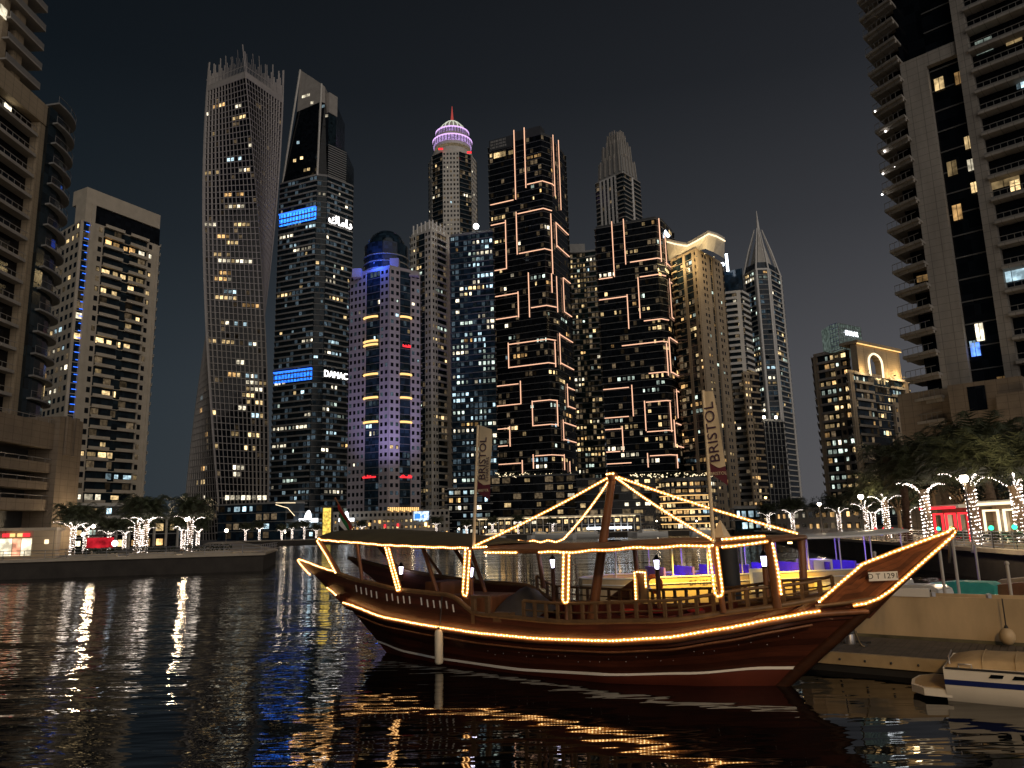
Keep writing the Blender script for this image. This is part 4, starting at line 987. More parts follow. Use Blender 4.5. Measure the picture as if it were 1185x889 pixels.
b = MB(); b.tube([at(319, 584, 343), at(333, 588, 343), at(341, 597, 344)], .14, 5); b.tube([at(319, 582, 343), at(342, 582, 346)], .12, 5); b.build('terrace_light', MAT['led_cream'], tw.root)
tp = block('grey hotel podium with rows of gold lit openings and a blue white screen', [(386, 336), (520, 330)], 610, 594, wall='grey_concrete', floors=4, lit=46, mix=('gold', 'warm', 'gold'), seed=5, kind='P', bay=2.0, zlit=(1, 9))
wl = tp.W[0]
for px, py, ww, hh, k in ((488, 597, 6.5, 3.6, 'sign_white'),):
    u, z = wl.hit(px, py); b = MB(); wl.slab(b, u-ww/2, u+ww/2, z-hh/2, z+hh/2, .5, .9); s_ = b.build('screen', emit('screen', (.55, .72, 1), 1.6, .25, sample=False), tp.root)
    b = MB(); wl.slab(b, u-ww/2+.3, u-.4, z-1.2, z+.9, .9, 1.0); wl.slab(b, u+.5, u+1.2, z-1.0, z+.5, .9, 1.0); b.build('picture', MAT['led_blue'], s_)
for i, yy in enumerate((585, 585)):
    pass
for i in range(16):
    u, z = wl.hit(450+i*2.3, 588); b = MB(); wl.slab(b, u-.25, u+.25, z-1.0-(i % 3)*.3, z+.3, .6, 1.0); b.build('entrance_light', MAT['led_gold'], tp.root)
for px, py, k in ((440, 604, 'led_gold'), (428, 607, 'led_gold'), (446, 609, 'led_red'), (461, 608, 'led_red'), (493, 607, 'lamp_amber')):
    u, z = wl.hit(px, py); b = MB(); wl.slab(b, u-.4, u+.4, z-.7, z+.7, .6, .9); b.build('wall_light', MAT[k], tp.root)
# two roof signs: a glowing sail mark and a smaller white one
def roofsign(label, px, py, Y, w_, h_):
    p = at(px, py, Y); r_ = empty('roof_sign', (p.x, p.y, p.z-h_-.6), label, 'sign')
    b = MB(); b.bx(p.x-w_/2, p.x+w_/2, p.y-.2, p.y+.2, p.z-h_*.5-.3, p.z-h_*.18); b.build('letter_bar', MAT['sign_white'], r_)
    b = MB(); rows = []
    n = 10
    for i in range(n):
        f0, f1 = i/n, (i+1)/n; z0 = p.z-h_*.12+h_*.75*f0; hw = w_*.22*math.sqrt(max(0, 1-f0**1.6)); b.bx(p.x-hw+w_*.05*f0, p.x+hw*.7, p.y-.18, p.y+.18, z0, z0+h_*.75/n-.02)
    b.build('emblem', MAT['sign_white'], r_)
    b = MB(); b.bx(p.x-w_*.4, p.x-w_*.36, p.y-.1, p.y+.1, p.z-h_*1.1, p.z-h_*.5); b.bx(p.x+w_*.36, p.x+w_*.4, p.y-.1, p.y+.1, p.z-h_*1.1, p.z-h_*.5); b.build('sign_frame', MAT['pole_grey'], r_)
roofsign('glowing white sail emblem sign on the low podium left of the yellow pillar', 357, 598, 346, 8.5, 4.4)
roofsign('glowing blue white sign just right of the yellow pillar', 401, 598, 328, 6.5, 3.6)
p = at(379, 600, 292); rr = empty('light_pillar', (p.x, p.y, QZ), 'tall glowing yellow advertising pillar on the far quay', 'light pillar')
b = MB(); b.bx(p.x-1.5, p.x+1.5, p.y-1, p.y+1, QZ, zat(379, 588, 292)); b.build('lit_panel', emit('pillar', (1, .68, .12), 1.1, .15, sample=False), rr)
b = MB(); b.bx(p.x-1.8, p.x-1.52, p.y-1.1, p.y+1.1, QZ, zat(379, 587, 292)); b.bx(p.x+1.52, p.x+1.8, p.y-1.1, p.y+1.1, QZ, zat(379, 587, 292)); b.build('frame', MAT['dark_metal'], rr)
block('dark low block with cool white windows below the floodlit glass tower', [(518, 338), (568, 334)], 600, 566, floors=6, lit=26, mix=('cool', 'cool', 'pale', 'white'), seed=7, bay=3, dimk='dim_cool')
tv = block('black podium with a glowing roof terrace under the taller light strip tower', [(556, 356), (668, 348)], 590, 553, wall='dark_metal', floors=7, lit=14, mix=('warm', 'white'), seed=8, bay=5, band='slab_dark', depth=20)
tv2 = block('black podium with a glowing roof terrace under the shorter light strip tower', [(668, 346), (770, 340)], 590, 555, wall='dark_metal', floors=7, lit=14, mix=('warm', 'white', 'cool'), seed=9, bay=5, band='slab_dark', depth=20)
def terrace(t, x0, x1, py, n, Y, sd):
    r = random.Random(sd); g = MB(); l = MB()
    for i in range(n):
        px = r.uniform(x0, x1); p = at(px, py+r.uniform(-2.5, 1), Y)
        for q in range(9): c = p+Vector((r.uniform(-.9, .9), r.uniform(-.6, .6), r.uniform(-.6, .9))); a = r.uniform(0, 6); g.add([c+Vector((.4*math.cos(a), .2, .4*math.sin(a))), c+Vector((-.4*math.sin(a), 0, .4*math.cos(a))), c-Vector((.3*math.cos(a), .1, .3*math.sin(a)))], [(0, 1, 2)])
        l.ball(p+Vector((0, -.9, r.uniform(-.3, .5))), r.uniform(.12, .3), 6, 4)
    tag(g.build('terrace_plants', MAT['foliage_dark'], t.root), kind='stuff'); tag(l.build('terrace_lights', MAT['led_cream'], t.root), kind='stuff')
terrace(tv, 572, 664, 551, 90, 354, 1); terrace(tv2, 726, 768, 552, 40, 340, 2)
for px in range(580, 664, 12):
    p = at(px, 556, 353); l = None
# round banded building
c = at(797, 600, 334); R_ = 33*325/880
P = [Vector((c.x+R_*math.cos(a), c.y+R_*math.sin(a))) for a in [math.radians(x) for x in (185, 210, 235, 260, 285, 310, 335, 355)]]
zt = zat(797, 556, 324)
tR = tower('round pier building with glowing gold balcony bands', P, zt, [[('B', 1)]]*7, fh=(zt-QZ)/7, wall='slab_dark', band='slab_dark', glaz='black_glass', nlit=100, mix=('gold', 'warm', 'gold', 'warm'), depth=14, name='pier_building', cat='building', group=None, seed=15, bay=2.6, slab=1.0, parapet=.5, dim=.6, cluster=.9)
for k in range(1, 6):
    b = MB(); z = QZ+tR.fh*k-.5; b.tube([(c.x+(R_+.3)*math.cos(math.radians(a)), c.y+(R_+.3)*math.sin(math.radians(a)), z) for a in range(188, 316, 8)], .16, 4); b.build('light_band', MAT['led_gold'], tR.root)
terrace(tR, 770, 828, 551, 40, 326, 3)
# row of lit shopfronts behind the yachts
tS = block('long low shopfront row glowing cream behind the moored yachts', [(548, 322), (742, 314)], 615, 601, wall='pale_stone', floors=2, lit=60, mix=('warm', 'white', 'gold', 'warm'), seed=16, kind='M', bay=2.6, depth=10, dim=.8, cluster=.8)
wl = tS.W[0]; b = MB(); u0, z0 = wl.hit(705, 611); wl.slab(b, u0-9, u0+9, z0-.4, z0+.4, .5, 1.2); b.build('bright_sign', MAT['led_cool'], tS.root)
b = MB(); wl.slab(b, 2, wl.L-2, tS.z1-.4, tS.z1-.1, .6, 1.1); b.build('eave_light', emit('eave', (1, .75, .42), .9, .5, sample=False), tS.root)
block('teal glass pavilion at the bend of the right hand quay', [(851, 200), (881, 205)], 610, 588, wall='slab_grey', floors=3, lit=8, mix=('cool', 'pale'), seed=17, glaz='green_glass', bay=2.5, depth=8, dimk='dim_cool', dim=.6)
block('pale low villa shops behind the fairy light trees of the right quay', [(900, 172), (1000, 140)], 605, 592, wall='pale_stone', floors=2, lit=16, mix=('warm', 'white', 'gold'), seed=18, kind='P', bay=2.6, depth=8)
block('pale two storey shop behind the far right lamp post', [(884, 215), (930, 200)], 605, 597, wall='warm_stone', floors=2, lit=8, mix=('warm',), seed=19, kind='P', bay=2.6, depth=8)
block('low white shop row partly hidden by palms on the left quay', [(118, 150), (205, 165)], 615, 600, wall='pale_stone', floors=2, lit=10, mix=('warm', 'white', 'gold'), seed=20, kind='M', bay=3, depth=10)
block('pale terraced club building between the pale framed tower and the palms', [(82, 190), (148, 196)], 610, 585, wall='pale_stone', floors=4, lit=12, mix=('cool', 'white', 'warm'), seed=22, kind='B', bay=3, depth=14, band='pale_stone')
# red lit vendor cart on the left quay
p = on(115, 637, QZ); p = at(117, 636, 104); p.z = QZ
rr = empty('vendor_cart', p, 'red lit vendor cart standing between the left quay palms', 'cart')
b = MB(); b.bx(p.x-1.6, p.x+1.2, p.y-.8, p.y+.8, QZ+.9, QZ+2.3); b.build('body', emit('cart_red', (1, .03, .05), .75, .5), rr)
b = MB(); b.bx(p.x-1.9, p.x+1.5, p.y-1.1, p.y+1.1, QZ+2.5, QZ+2.68); b.build('roof', MAT['dark_metal'], rr)
for sx_ in (-1.5, .9):
    b = MB(); b.tube([(p.x+sx_, p.y-.95, QZ+.38), (p.x+sx_, p.y-.8, QZ+.38)], .38, 12); b.build('wheel', MAT['dark_metal'], rr)
b = MB(); b.ball((p.x-2.0, p.y-1.0, QZ+2.75), .28); b.build('lamp', MAT['led_white'], rr)
b = MB(); b.ball((p.x+2.3, p.y-1.0, QZ+1.5), .4); b.build('lamp', MAT['led_cool'], rr)

# right quay pavilion with red and white neon frames
A = at(1082, 606, 66); Bq = at(1126, 606, 61); C_ = at(1216, 606, 53)
def pavilion(label, A, B, n, mat, zt, wallm, shade):
    wl = Wall(A.xy, B.xy, A.xy+Vector((6, 10)))
    r_ = empty('pavilion', (*((A+B)/2).xy, QZ), label, 'pavilion', 'quay pavilions on the right')
    bk = -wl.n*5
    b = MB(); b.prism([wl.A+bk*.15, wl.B+bk*.15, wl.B+bk, wl.A+bk], QZ, zt); b.build('wall', MAT[wallm], r_)
    b = MB(); b.prism([wl.A+wl.n*1.2-wl.d*.3, wl.B+wl.n*1.2+wl.d*.3, wl.B+bk+wl.d*.3, wl.A+bk-wl.d*.3], zt+.01, zt+.28); b.build('roof', MAT[shade], r_)
    for j in range(n):
        u0 = wl.L*(j+.12)/n; u1 = wl.L*(j+.88)/n; z0, z1 = QZ+.2, zt-.35
        b = MB(); wl.slab(b, u0+.15, u1-.15, z0, z1-.1, -.70, -.66); b.build('shop_window', emit('pav_%s_%d' % (mat, j), (1, .72, .42), .32, .7, sample=False), r_)
        b = MB()
        for a, c, e, f in ((u0, u0+.14, z0, z1), (u1-.14, u1, z0, z1), (u0, u1, z1-.14, z1)): wl.slab(b, a, c, e, f+ (.002 if e > z0 else 0), .1, .24)
        b.build('neon_frame', MAT[mat], r_)
        l = bpy.data.lights.new('neon_glow', 'POINT'); l.energy = 5; l.color = (1, .1, .1) if mat == 'led_red' else (1, .85, .7); l.shadow_soft_size = .5
        o = bpy.data.objects.new('neon_glow', l); COL.objects.link(o); o.parent = r_; o.location = wl.p((u0+u1)/2, (z0+z1)/2, 1.0)-OFF[r_]
    b = MB(); wl.slab(b, .1, wl.L-.1, zt-.05, zt+.15, 1.2, 1.3); b.build('eave_light', MAT[mat], r_)
    return wl
pavilion('quay pavilion framed in red neon behind the fairy light palms', A, Bq, 3, 'led_red', 4.75, 'warm_stone', 'pale_stone')
pavilion('quay pavilion framed in white neon at the right edge', Bq+Vector((.6, -.5, 0)), C_, 3, 'led_cream', 4.9, 'warm_stone', 'pale_stone')
# distant blue white script sign over the trees
p = at(1164, 546, 70); rr = empty('roof_sign', (p.x, p.y, 7.2), 'small blue white handwriting style sign glowing above the right hand trees', 'sign')
b = MB(); random.seed(3)
for row, (n_, z_, x0) in enumerate(((9, .35, -.5), (10, -.35, -.9))):
    pts = [(p.x+x0+j*.2, p.y-j*.1, p.z+z_+(.22 if j % 3 == 0 else -.08)*(1 if row else .6)) for j in range(n_)]; b.tube(pts, .055, 4)
b.tube([(p.x-.9, p.y+.1, p.z-.6), (p.x-.85, p.y+.1, p.z+.1), (p.x-.6, p.y, p.z), (p.x-.85, p.y+.1, p.z-.2)], .06, 4)
b.build('script', emit('script_blue', (.5, .7, 1), 4, sample=False), rr)
b = MB(); b.tube([(p.x, p.y+.3, 7.2), (p.x, p.y+.3, p.z+.3)], .06, 5); b.bx(p.x-1.1, p.x+1.1, p.y+.2, p.y+.3, p.z-.62, p.z-.55); b.build('frame', MAT['dark_metal'], rr)

# ================================================================== palms, trees, lamps
def frond(mb, base, az, L, rise, droop, r, leaf=.5):
    """arching rachis with leaflets on both sides"""
    d = Vector((math.cos(az), math.sin(az), 0)); n = 11; pr = None
    side = Vector((-d.y, d.x, 0))
    for i in range(n):
        f = i/(n-1); p = base+d*(L*(f*.92+.08*math.sin(f*PI)))+Vector((0, 0, rise*L*math.sin(f*1.9)-droop*L*f*f))
        if pr is not None:
            t = p-pr
            if i > 1:
                ll = leaf*(1.15-.85*abs(f-.4))*r.uniform(.8, 1.15)
                for k in range(2):
                    q = pr.lerp(p, k*.5)
                    for sgn in (-1, 1):
                        tipp = q+side*(sgn*ll)+t.normalized()*ll*.8+Vector((0, 0, -ll*r.uniform(.1, .5)))
                        mb.add([q-t*.18, q+t*.18, tipp], [(0, 1, 2)])
            mb.add([pr-side*.03, pr+side*.03, p+side*.025, p-side*.025], [(0, 1, 2, 3)])
        pr = p
def palm_meshes(seed, H, R, lit=True, dens=1.0):
    r = random.Random(seed); tr = MB(); pts = [Vector((.10*math.sin(i*.8), .08*math.cos(i), H*i/6)) for i in range(7)]
    tr.tube(pts, [.33]+[.25]*5+[.30], 9)
    for i in range(14): z = H*(i+.5)/14; tr.lathe([(.27, 0), (.31, .05), (.27, .1)], (0, 0, z), 9)
    cr = MB()
    for i in range(70):
        a = i*2.399+r.uniform(-.2, .2); lev = i/70
        frond(cr, Vector((0, 0, H+.25+lev*.35)), a, R*r.uniform(.8, 1.1), .25+.75*lev, .22+.10*(1-lev), r, .75)
    fl = MB()
    if lit:
        n = int(330*dens)
        for i in range(n):
            f = r.random(); a = f*2*PI*17+r.uniform(-.9, .9); z = .15+f*H*.98
            c = Vector((.32*math.cos(a), .32*math.sin(a), z)); s = r.uniform(.012, .027); fl.box(c, (s, 0, 0), (0, s, 0), (0, 0, s))
        for k in range(4):
            a = k*PI/2+r.uniform(-.3, .3); L = r.uniform(1.2, 2.1)
            for i in range(24):
                f = i/23; c = Vector((math.cos(a)*(.25+L*f), math.sin(a)*(.25+L*f), H-.2+.95*math.sin(f*2.0)*L*.45)); s = r.uniform(.014, .028); fl.box(c+Vector((r.uniform(-.05, .05), r.uniform(-.05, .05), r.uniform(-.05, .05))), (s, 0, 0), (0, s, 0), (0, 0, s))
    return tr, cr, fl
PV = [palm_meshes(1, 3.7, 3.0), palm_meshes(2, 4.1, 3.3), palm_meshes(5, 3.1, 2.7)]
PME = []
for tr, cr, fl in PV:
    row = []
    for mb, nm, mt in ((tr, 'trunk', 'bark'), (cr, 'crown', 'palm_green'), (fl, 'fairy_lights', 'fairy_white')):
        me = bpy.data.meshes.new(nm); me.from_pydata(mb.v, [], mb.f); me.materials.append(MAT[mt]); row.append((nm, me))
    PME.append(row)
def palm(px, py, Y, var, label, rz=0, sc_=1.0, group='palms wrapped in fairy lights', glow=12, bare=False):
    p = at(px, py, Y); p.z = QZ
    r_ = empty('palm_tree', p, label, 'palm tree', group, rz); r_.scale = (sc_,)*3
    for nm, me in PME[var]:
        if bare and nm == 'fairy_lights': continue
        o = bpy.data.objects.new(nm, me); COL.objects.link(o); o.parent = r_
        if nm == 'fairy_lights': o['kind'] = 'stuff'
    if glow:
        for z, e in ((3.0, glow),):
            l = bpy.data.lights.new('fairy_glow', 'POINT'); l.energy = e*1.8; l.color = (1, .86, .72); l.shadow_soft_size = .5
            o = bpy.data.objects.new('fairy_glow', l); COL.objects.link(o); o.parent = r_; o.location = (0, -.9, z)
    return r_
palm(83, 640, 97, 0, 'leftmost palm wrapped in white fairy lights, beside the shop kiosk', .3, glow=25)
palm(98, 640, 106, 0, 'slimmer fairy light palm just behind the one beside the shop kiosk', 1.3, glow=20)
palm(157, 640, 101, 1, 'left of the close pair of fairy light palms in the middle of the left quay', 2.2, glow=25)
palm(167, 640, 93, 1, 'front fairy light palm of the close pair in the middle of the left quay', .9, glow=25)
palm(164, 640, 108, 2, 'small fairy light palm hidden behind the close pair on the left quay', .2, glow=15)
palm(219, 640, 97, 1, 'fairy light palm with a street lamp beside its crown on the left quay', 1.9, glow=25)
palm(211, 640, 118, 2, 'short fairy light palm behind the lamp palm at the tip of the left quay', 2.9, glow=15)
palm(125, 640, 140, 2, 'small distant fairy light palm behind the red vendor cart', .5, glow=10)
palm(143, 640, 150, 2, 'small distant fairy light palm right of the red vendor cart', 1.5, glow=10)
palm(228, 640, 150, 2, 'small distant fairy light palm just right of the lamp palm on the left', 1.1, glow=10)
palm(1074, 614, 60, 1, 'fairy light palm with a leaning trunk above the bow tip of the dhow', .4, 1.05, glow=40)
palm(1129, 614, 54, 1, 'thick fairy light palm beside the tall lamp on the right quay', 1.4, 1.1, glow=40)
palm(1027, 612, 82, 1, 'fairy light palm left of the leaning one on the right quay', 2.4, glow=30)
palm(1003, 612, 96, 0, 'fairy light palm behind the middle lamp post of the right quay', 3.1, glow=25)
palm(1052, 612, 98, 2, 'smaller fairy light palm between two brighter ones on the right quay', .8, glow=20)
palm(1012, 612, 112, 2, 'small fairy light palm behind the middle lamp on the right quay', 1.8, glow=12)
palm(1182, 612, 50, 0, 'fairy light palm cut off by the right edge of the picture', .9, 1.1, glow=20)
palm(918, 612, 150, 0, 'distant fairy light palm left of the far lamp post on the right quay', 2.2, glow=12)
palm(972, 612, 135, 0, 'distant fairy light palm between the two farther lamp posts on the right quay', 1.2, glow=12)
palm(943, 612, 160, 2, 'small distant fairy light palm behind the far lamp post on the right', .2, glow=10)
palm(890, 612, 185, 0, 'farthest fairy light palm of the right quay, beside the teal pavilion', 1.6, glow=10)
palm(1050, 606, 70, 1, 'tall unlit palm with pale fronds behind the leaning fairy light palm', 2.0, 1.25, group=None, glow=0, bare=True)
palm(1150, 606, 62, 1, 'tall unlit palm with drooping fronds in front of the white neon pavilion', 1.0, 1.4, group=None, glow=0, bare=True)
palm(1098, 606, 66, 0, 'tall unlit palm behind the red neon pavilion', .3, 1.4, group=None, glow=0, bare=True)
for i, px in enumerate((284, 300, 326, 338, 352, 366, 418, 505, 540, 570, 600, 640)):
    palm(px, 620, 292+(i*7) % 12, i % 3, 'far quay palm wrapped in fairy lights, one of the small distant row across the water', i*1.3, 1.05, group='distant palms across the water', glow=14)
# broadleaf trees
def tree(px, py, Y, top, rad, seed, label, group='dark trees behind the right quay', mat='foliage_dark', n=2600):
    r = random.Random(seed); p = at(px, py, Y); p.z = QZ; H = zat(px, top, Y)-QZ
    r_ = empty('tree', p, label, 'tree', group)
    tr = MB(); tr.tube([(p.x, p.y, QZ), (p.x+.1, p.y, QZ+H*.3), (p.x-.1, p.y+.1, QZ+H*.6)], [.3, .22, .12], 8)
    cl = []
    for i in range(13):
        a = r.uniform(0, 2*PI); rr = rad*math.sqrt(r.random())*.75; z = QZ+H*(.45+.42*r.random()*(1-.4*rr/rad)); cl.append((Vector((p.x+rr*math.cos(a), p.y+rr*math.sin(a), z)), rad*r.uniform(.28, .45)))
        tr.tube([(p.x, p.y, QZ+H*.35), cl[-1][0]], [.09, .03], 5)
    tr.build('trunk', MAT['bark'], r_)
    cr = MB()
    for i in range(n):
        c, q = r.choice(cl); v = Vector((r.gauss(0, 1), r.gauss(0, 1), r.gauss(0, .8))); v = v.normalized()*q*(r.random()**.4); o = c+v; s = r.uniform(.10, .22)
        a = Vector((r.uniform(-1, 1), r.uniform(-1, 1), r.uniform(-1, 1))).normalized(); b_ = a.orthogonal().normalized()
        cr.add([o+a*s, o+b_*s*.6, o-a*s, o-b_*s*.6], [(0, 1, 2, 3)])
    cr.build('crown', MAT[mat], r_)
tree(1082, 600, 84, 486, 3.4, 1, 'tallest dark round tree against the podium of the near right tower')
tree(1115, 600, 80, 512, 4.2, 2, 'wide dark tree right of the tallest round tree')
tree(1158, 600, 70, 515, 4.6, 3, 'wide dark tree near the right edge under the brown podium')
tree(1040, 600, 96, 540, 4.0, 4, 'dark tree left of the tallest round tree, behind the palms')
tree(1005, 600, 125, 562, 4.2, 5, 'low dark tree behind the middle lamp post on the right')
tree(966, 600, 150, 570, 4.5, 6, 'low dark tree between the far and middle lamp posts')
tree(925, 600, 185, 573, 4.8, 7, 'low dark tree at the foot of the gap in the skyline')
tree(900, 600, 200, 578, 4.0, 8, 'low dark tree left of the far lamp post on the right')
tree(52, 600, 118, 455, 2.0, 9, 'small dark tree on the roof terrace below the left edge high rise', None, n=900)

def lamp(px, py, Y, label, energy=120, big=.20, group='quay street lamps', amber=False):
    h = at(px, py, Y); x, y = h.x, h.y
    r_ = empty('street_lamp', (x, y, QZ), label, 'street lamp', group)
    b = MB(); b.lathe([(.16, 0), (.16, .25), (.09, .35), (.07, .8), (.06, h.z-QZ-.35), (.10, h.z-QZ-.3), (.10, h.z-QZ-.22)], (x, y, QZ), 10); b.build('pole', MAT['pole_grey'], r_)
    b = MB(); b.ball((x, y, h.z), big, 12, 8); b.build('globe', MAT['lamp_amber' if amber else 'lamp_white'], r_)
    b = MB(); b.lathe([(big*.9, big*.75), (big*.3, big*1.25), (.01, big*1.3)], (x, y, h.z), 10); b.build('cap', MAT['dark_metal'], r_)
    l = bpy.data.lights.new('lamp', 'POINT'); l.energy = energy*4; l.color = (1, .74, .45); l.shadow_soft_size = big*1.6
    o = bpy.data.objects.new('lamp', l); COL.objects.link(o); o.parent = r_; o.location = (0, -.05, h.z-QZ)
lamp(1115.5, 554, 47, 'tallest and nearest street lamp, above the bow tip on the right quay', 420, .26)
lamp(996, 575, 79, 'middle street lamp of the right quay, level with the near palms', 380, .27)
lamp(948, 583.5, 106, 'farther street lamp of the right quay, left of the middle one', 380, .25)
lamp(217, 601, 101, 'street lamp in front of the palm near the tip of the left quay', 420, .32)
lamp(108, 609, 112, 'street lamp beside the leftmost fairy light palms', 380, .28)
lamp(1098, 577, 92, 'street lamp half hidden by the dark trees at the foot of the near right tower', 450, .2)
lamp(1150, 572, 78, 'street lamp among the trees near the right edge', 300, .2)
lamp(52, 612, 98, 'street lamp beside the roof end of the shop kiosk', 70, .2)  # added lamp, brightens the left tower's balconies from below
lamp(886, 576, 215, 'small amber street lamp beyond the teal pavilion', 200, .35, amber=True)
for i, (px, py, Y) in enumerate(((262, 617, 250), (300, 617, 290), (330, 619, 292), (478, 619, 294), (531, 615, 296), (562, 613, 296), (760, 606, 292), (806, 606, 290))):
    lamp(px, py-3, Y, 'small distant street lamp on the quay across the water', 60, .55 if i == 0 else .28, group='distant lamps across the water')

# quay furniture: railings and hedges
def railing(label, pts, h=1.05, rails=3, gap=2.0, mat='steel', group=None):
    r_ = empty('railing', (*pts[0], QZ), label, 'railing', group)
    P3 = [Vector((p[0], p[1], QZ)) for p in pts]; L = 0
    b = MB()
    for k in range(rails): b.tube([p+Vector((0, 0, h*(k+1)/rails)) for p in P3], .03, 5)
    b.build('rails', MAT[mat], r_)
    for i in range(len(P3)-1):
        n = max(1, int((P3[i+1]-P3[i]).length/gap))
        for j in range(n):
            p = P3[i].lerp(P3[i+1], j/n); b = MB(); b.tube([p, p+Vector((0, 0, h+.03))], .035, 5); b.build('post', MAT[mat], r_)
el = offs(edge, .5)
railing('thin metal railing along the edge of the left quay', [(-72, 76.8), el[1], el[2], Vector((-33.2, 108))])
railing('horizontal bar railing along the right quay behind the bow', [Vector((50, 140)), el[9], el[10], Vector((28.4, 34))], 1.15, 6, 1.5, 'steel')
def hedge(label, a, c, h=.8, wd=.6, group='clipped hedges on the quays'):
    a = Vector(a); c = Vector(c); d = (c-a); n = Vector((-d.y, d.x)).normalized(); r_ = empty('hedge', (*((a+c)/2), QZ), label, 'hedge', group); r = random.Random(int(abs(a.x)*10))
    b = MB(); b.box((*((a+c)/2), QZ+.2), (d/2).to_3d(), (n*wd*.5).to_3d(), (0, 0, .19)); b.build('planter', MAT['coping'], r_)
    b = MB()
    for i in range(int(d.length*90)):
        p = a+d*r.random()+n*r.uniform(-.5, .5)*wd; z = QZ+.3+h*r.random()**.6; s = r.uniform(.07, .14); v = Vector((r.uniform(-1, 1), r.uniform(-1, 1), r.uniform(-1, 1))).normalized(); o = v.orthogonal().normalized(); q = Vector((p.x, p.y, z)); b.add([q+v*s, q+o*s*.6, q-v*s, q-o*s*.6], [(0, 1, 2, 3)])
    b.build('leaves', MAT['foliage_dark'], r_)
hedge('clipped hedge in front of the leftmost fairy light palms', (-52, 90.5), (-47, 91.5))
hedge('clipped hedge in front of the close pair of palms', (-45.5, 91.5), (-40.5, 92.3))
hedge('long clipped hedge by the lamp palm near the tip of the left quay', (-39.5, 92.3), (-34, 93))
hedge('dark hedge under the leaning fairy light palm on the right quay', (33.5, 58), (37, 68))
hedge('dark hedge at the right edge in front of the white neon pavilion', (31.5, 46), (33, 56))

# ================================================================== water craft
surf('gelcoat', (.72, .71, .68), .25, .05, 1.5); surf('cream_hull', (.50, .38, .23), .45, .22, .8, stretch=(1, 1, .35)); surf('navy_stripe', (.01, .02, .12), .3, .1, 2)
surf('canvas_tan', (.38, .29, .17), .85, .15, 2, bump=.3); surf('teal_canvas', (.05, .42, .36), .7, .15, 2); surf('brown_canvas', (.22, .10, .05), .85, .2, 2, bump=.3)
surf('purple_seat', (.16, .09, .62), .6, .1, 2); surf('deck_planks', (.10, .085, .07), .8, .3, 2, stretch=(1, 1, 1)); surf('rubber', (.02, .02, .022), .6, .2, 3)
surf('orange_paint', (.75, .16, .03), .5, .1, 3)
def loft(mb, stations, o, ax, lat):
    """stations: (s, [(w, z)...]) mirrored hull; ax, lat 2D unit vectors"""
    def W(s, w, z): q = Vector(o[:2])+ax*s+lat*w; return Vector((q.x, q.y, o[2]+z))
    for sgn in (1, -1):
        rows = [[W(s, w*sgn, z) for w, z in prof] for s, prof in stations]
        mb.grid(rows if sgn == 1 else [list(reversed(r)) for r in rows])
    for (s, prof) in (stations[0], stations[-1]):
        v = [W(s, w, z) for w, z in prof]+[W(s, -w, z) for w, z in reversed(prof)]; mb.add(v, [tuple(range(len(v)))])
    return W
def motor_boat(name, label, o, ang, L, B, Hh, cabin, group=None, hull='gelcoat', stripe=None, cover=None, cat='boat', fly=False):
    ax = Vector((math.cos(ang), math.sin(ang))); lat = Vector((-ax.y, ax.x)); o = Vector(o)
    r_ = empty(name, o, label, cat, group)
    b = MB(); st = []
    for f in [0, .15, .35, .55, .72, .86, .95, 1.0]:
        w = B/2*(1 if f < .5 else max(.03, 1-((f-.5)/.5)**2.2)); s = L*f; zt = Hh*(1+.28*f*f)
        st.append((s-L*.0, [(w*.55, -.25), (w*.86, .05), (w*.97, zt*.5), (w, zt)]))
    W = loft(b, st, o, ax, lat); b.build('hull', MAT[hull], r_)
    b = MB(); b.grid([[W(s, p[-1][0]*k*.98, p[-1][1]-.02) for k in (-1, -.4, .4, 1)] for s, p in st], False); b.build('deck', MAT[hull], r_)
    if stripe:
        for sg in (1, -1):
            b = MB(); b.grid([[W(s, sg*(p[2][0]*(1-k)+p[3][0]*k+.012), p[2][1]*(1-k)+p[3][1]*k) for k in (0.02, .32)] for s, p in st]); b.build('stripe', MAT[stripe], r_)
    if cabin:
        c0, c1, ch = cabin; b = MB(); pr = []
        for f, hf, wf in ((c0, .75, .74), (c0+.05, 1, .72), ((c0+c1)/2, 1, .68), (c1-.10, .75, .6), (c1, .06, .5)): pr.append((L*f, [(B/2*wf, Hh*1.0), (B/2*wf*.92, Hh+ch*hf*.6), (B/2*wf*.8, Hh+ch*hf)]))
        loft(b, pr, o, ax, lat); 
        b.grid([[W(s, p[-1][0]*k, p[-1][1]+(.03 if abs(k) < 1 else 0)) for k in (-1, 0, 1)] for s, p in pr]); b.build('cabin', MAT[cover or hull], r_)
        if not cover:
            for sg in (1, -1):
                b = MB(); b.grid([[W(s, sg*(p[1][0]+.03), p[0][1]+(p[1][1]-p[0][1])*.35), W(s, sg*(p[1][0]*.97+.03), p[1][1]+(p[2][1]-p[1][1])*.4)] for s, p in pr[1:4]]); b.build('window', MAT['lit_warm' if fly else 'black_glass'], r_)  # yacht panes glow: cabin light added so the distant yachts show up
        if fly:
            b = MB(); s0, s1 = L*(c0+.04), L*((c0+c1)/2); z = Hh+ch
            for s in (s0, s1):
                for k in (-.55, .55): b.tube([W(s, B/2*k, z), W(s-.2, B/2*k, z+ch*.75)], .04, 5)
            b.grid([[W(s, B/2*k*.75, z+ch*.78+(.06 if k == 0 else 0)) for k in (-1, 0, 1)] for s in (s0-.4, s1+.2)]); b.build('flybridge', MAT[hull], r_)
    return r_, W
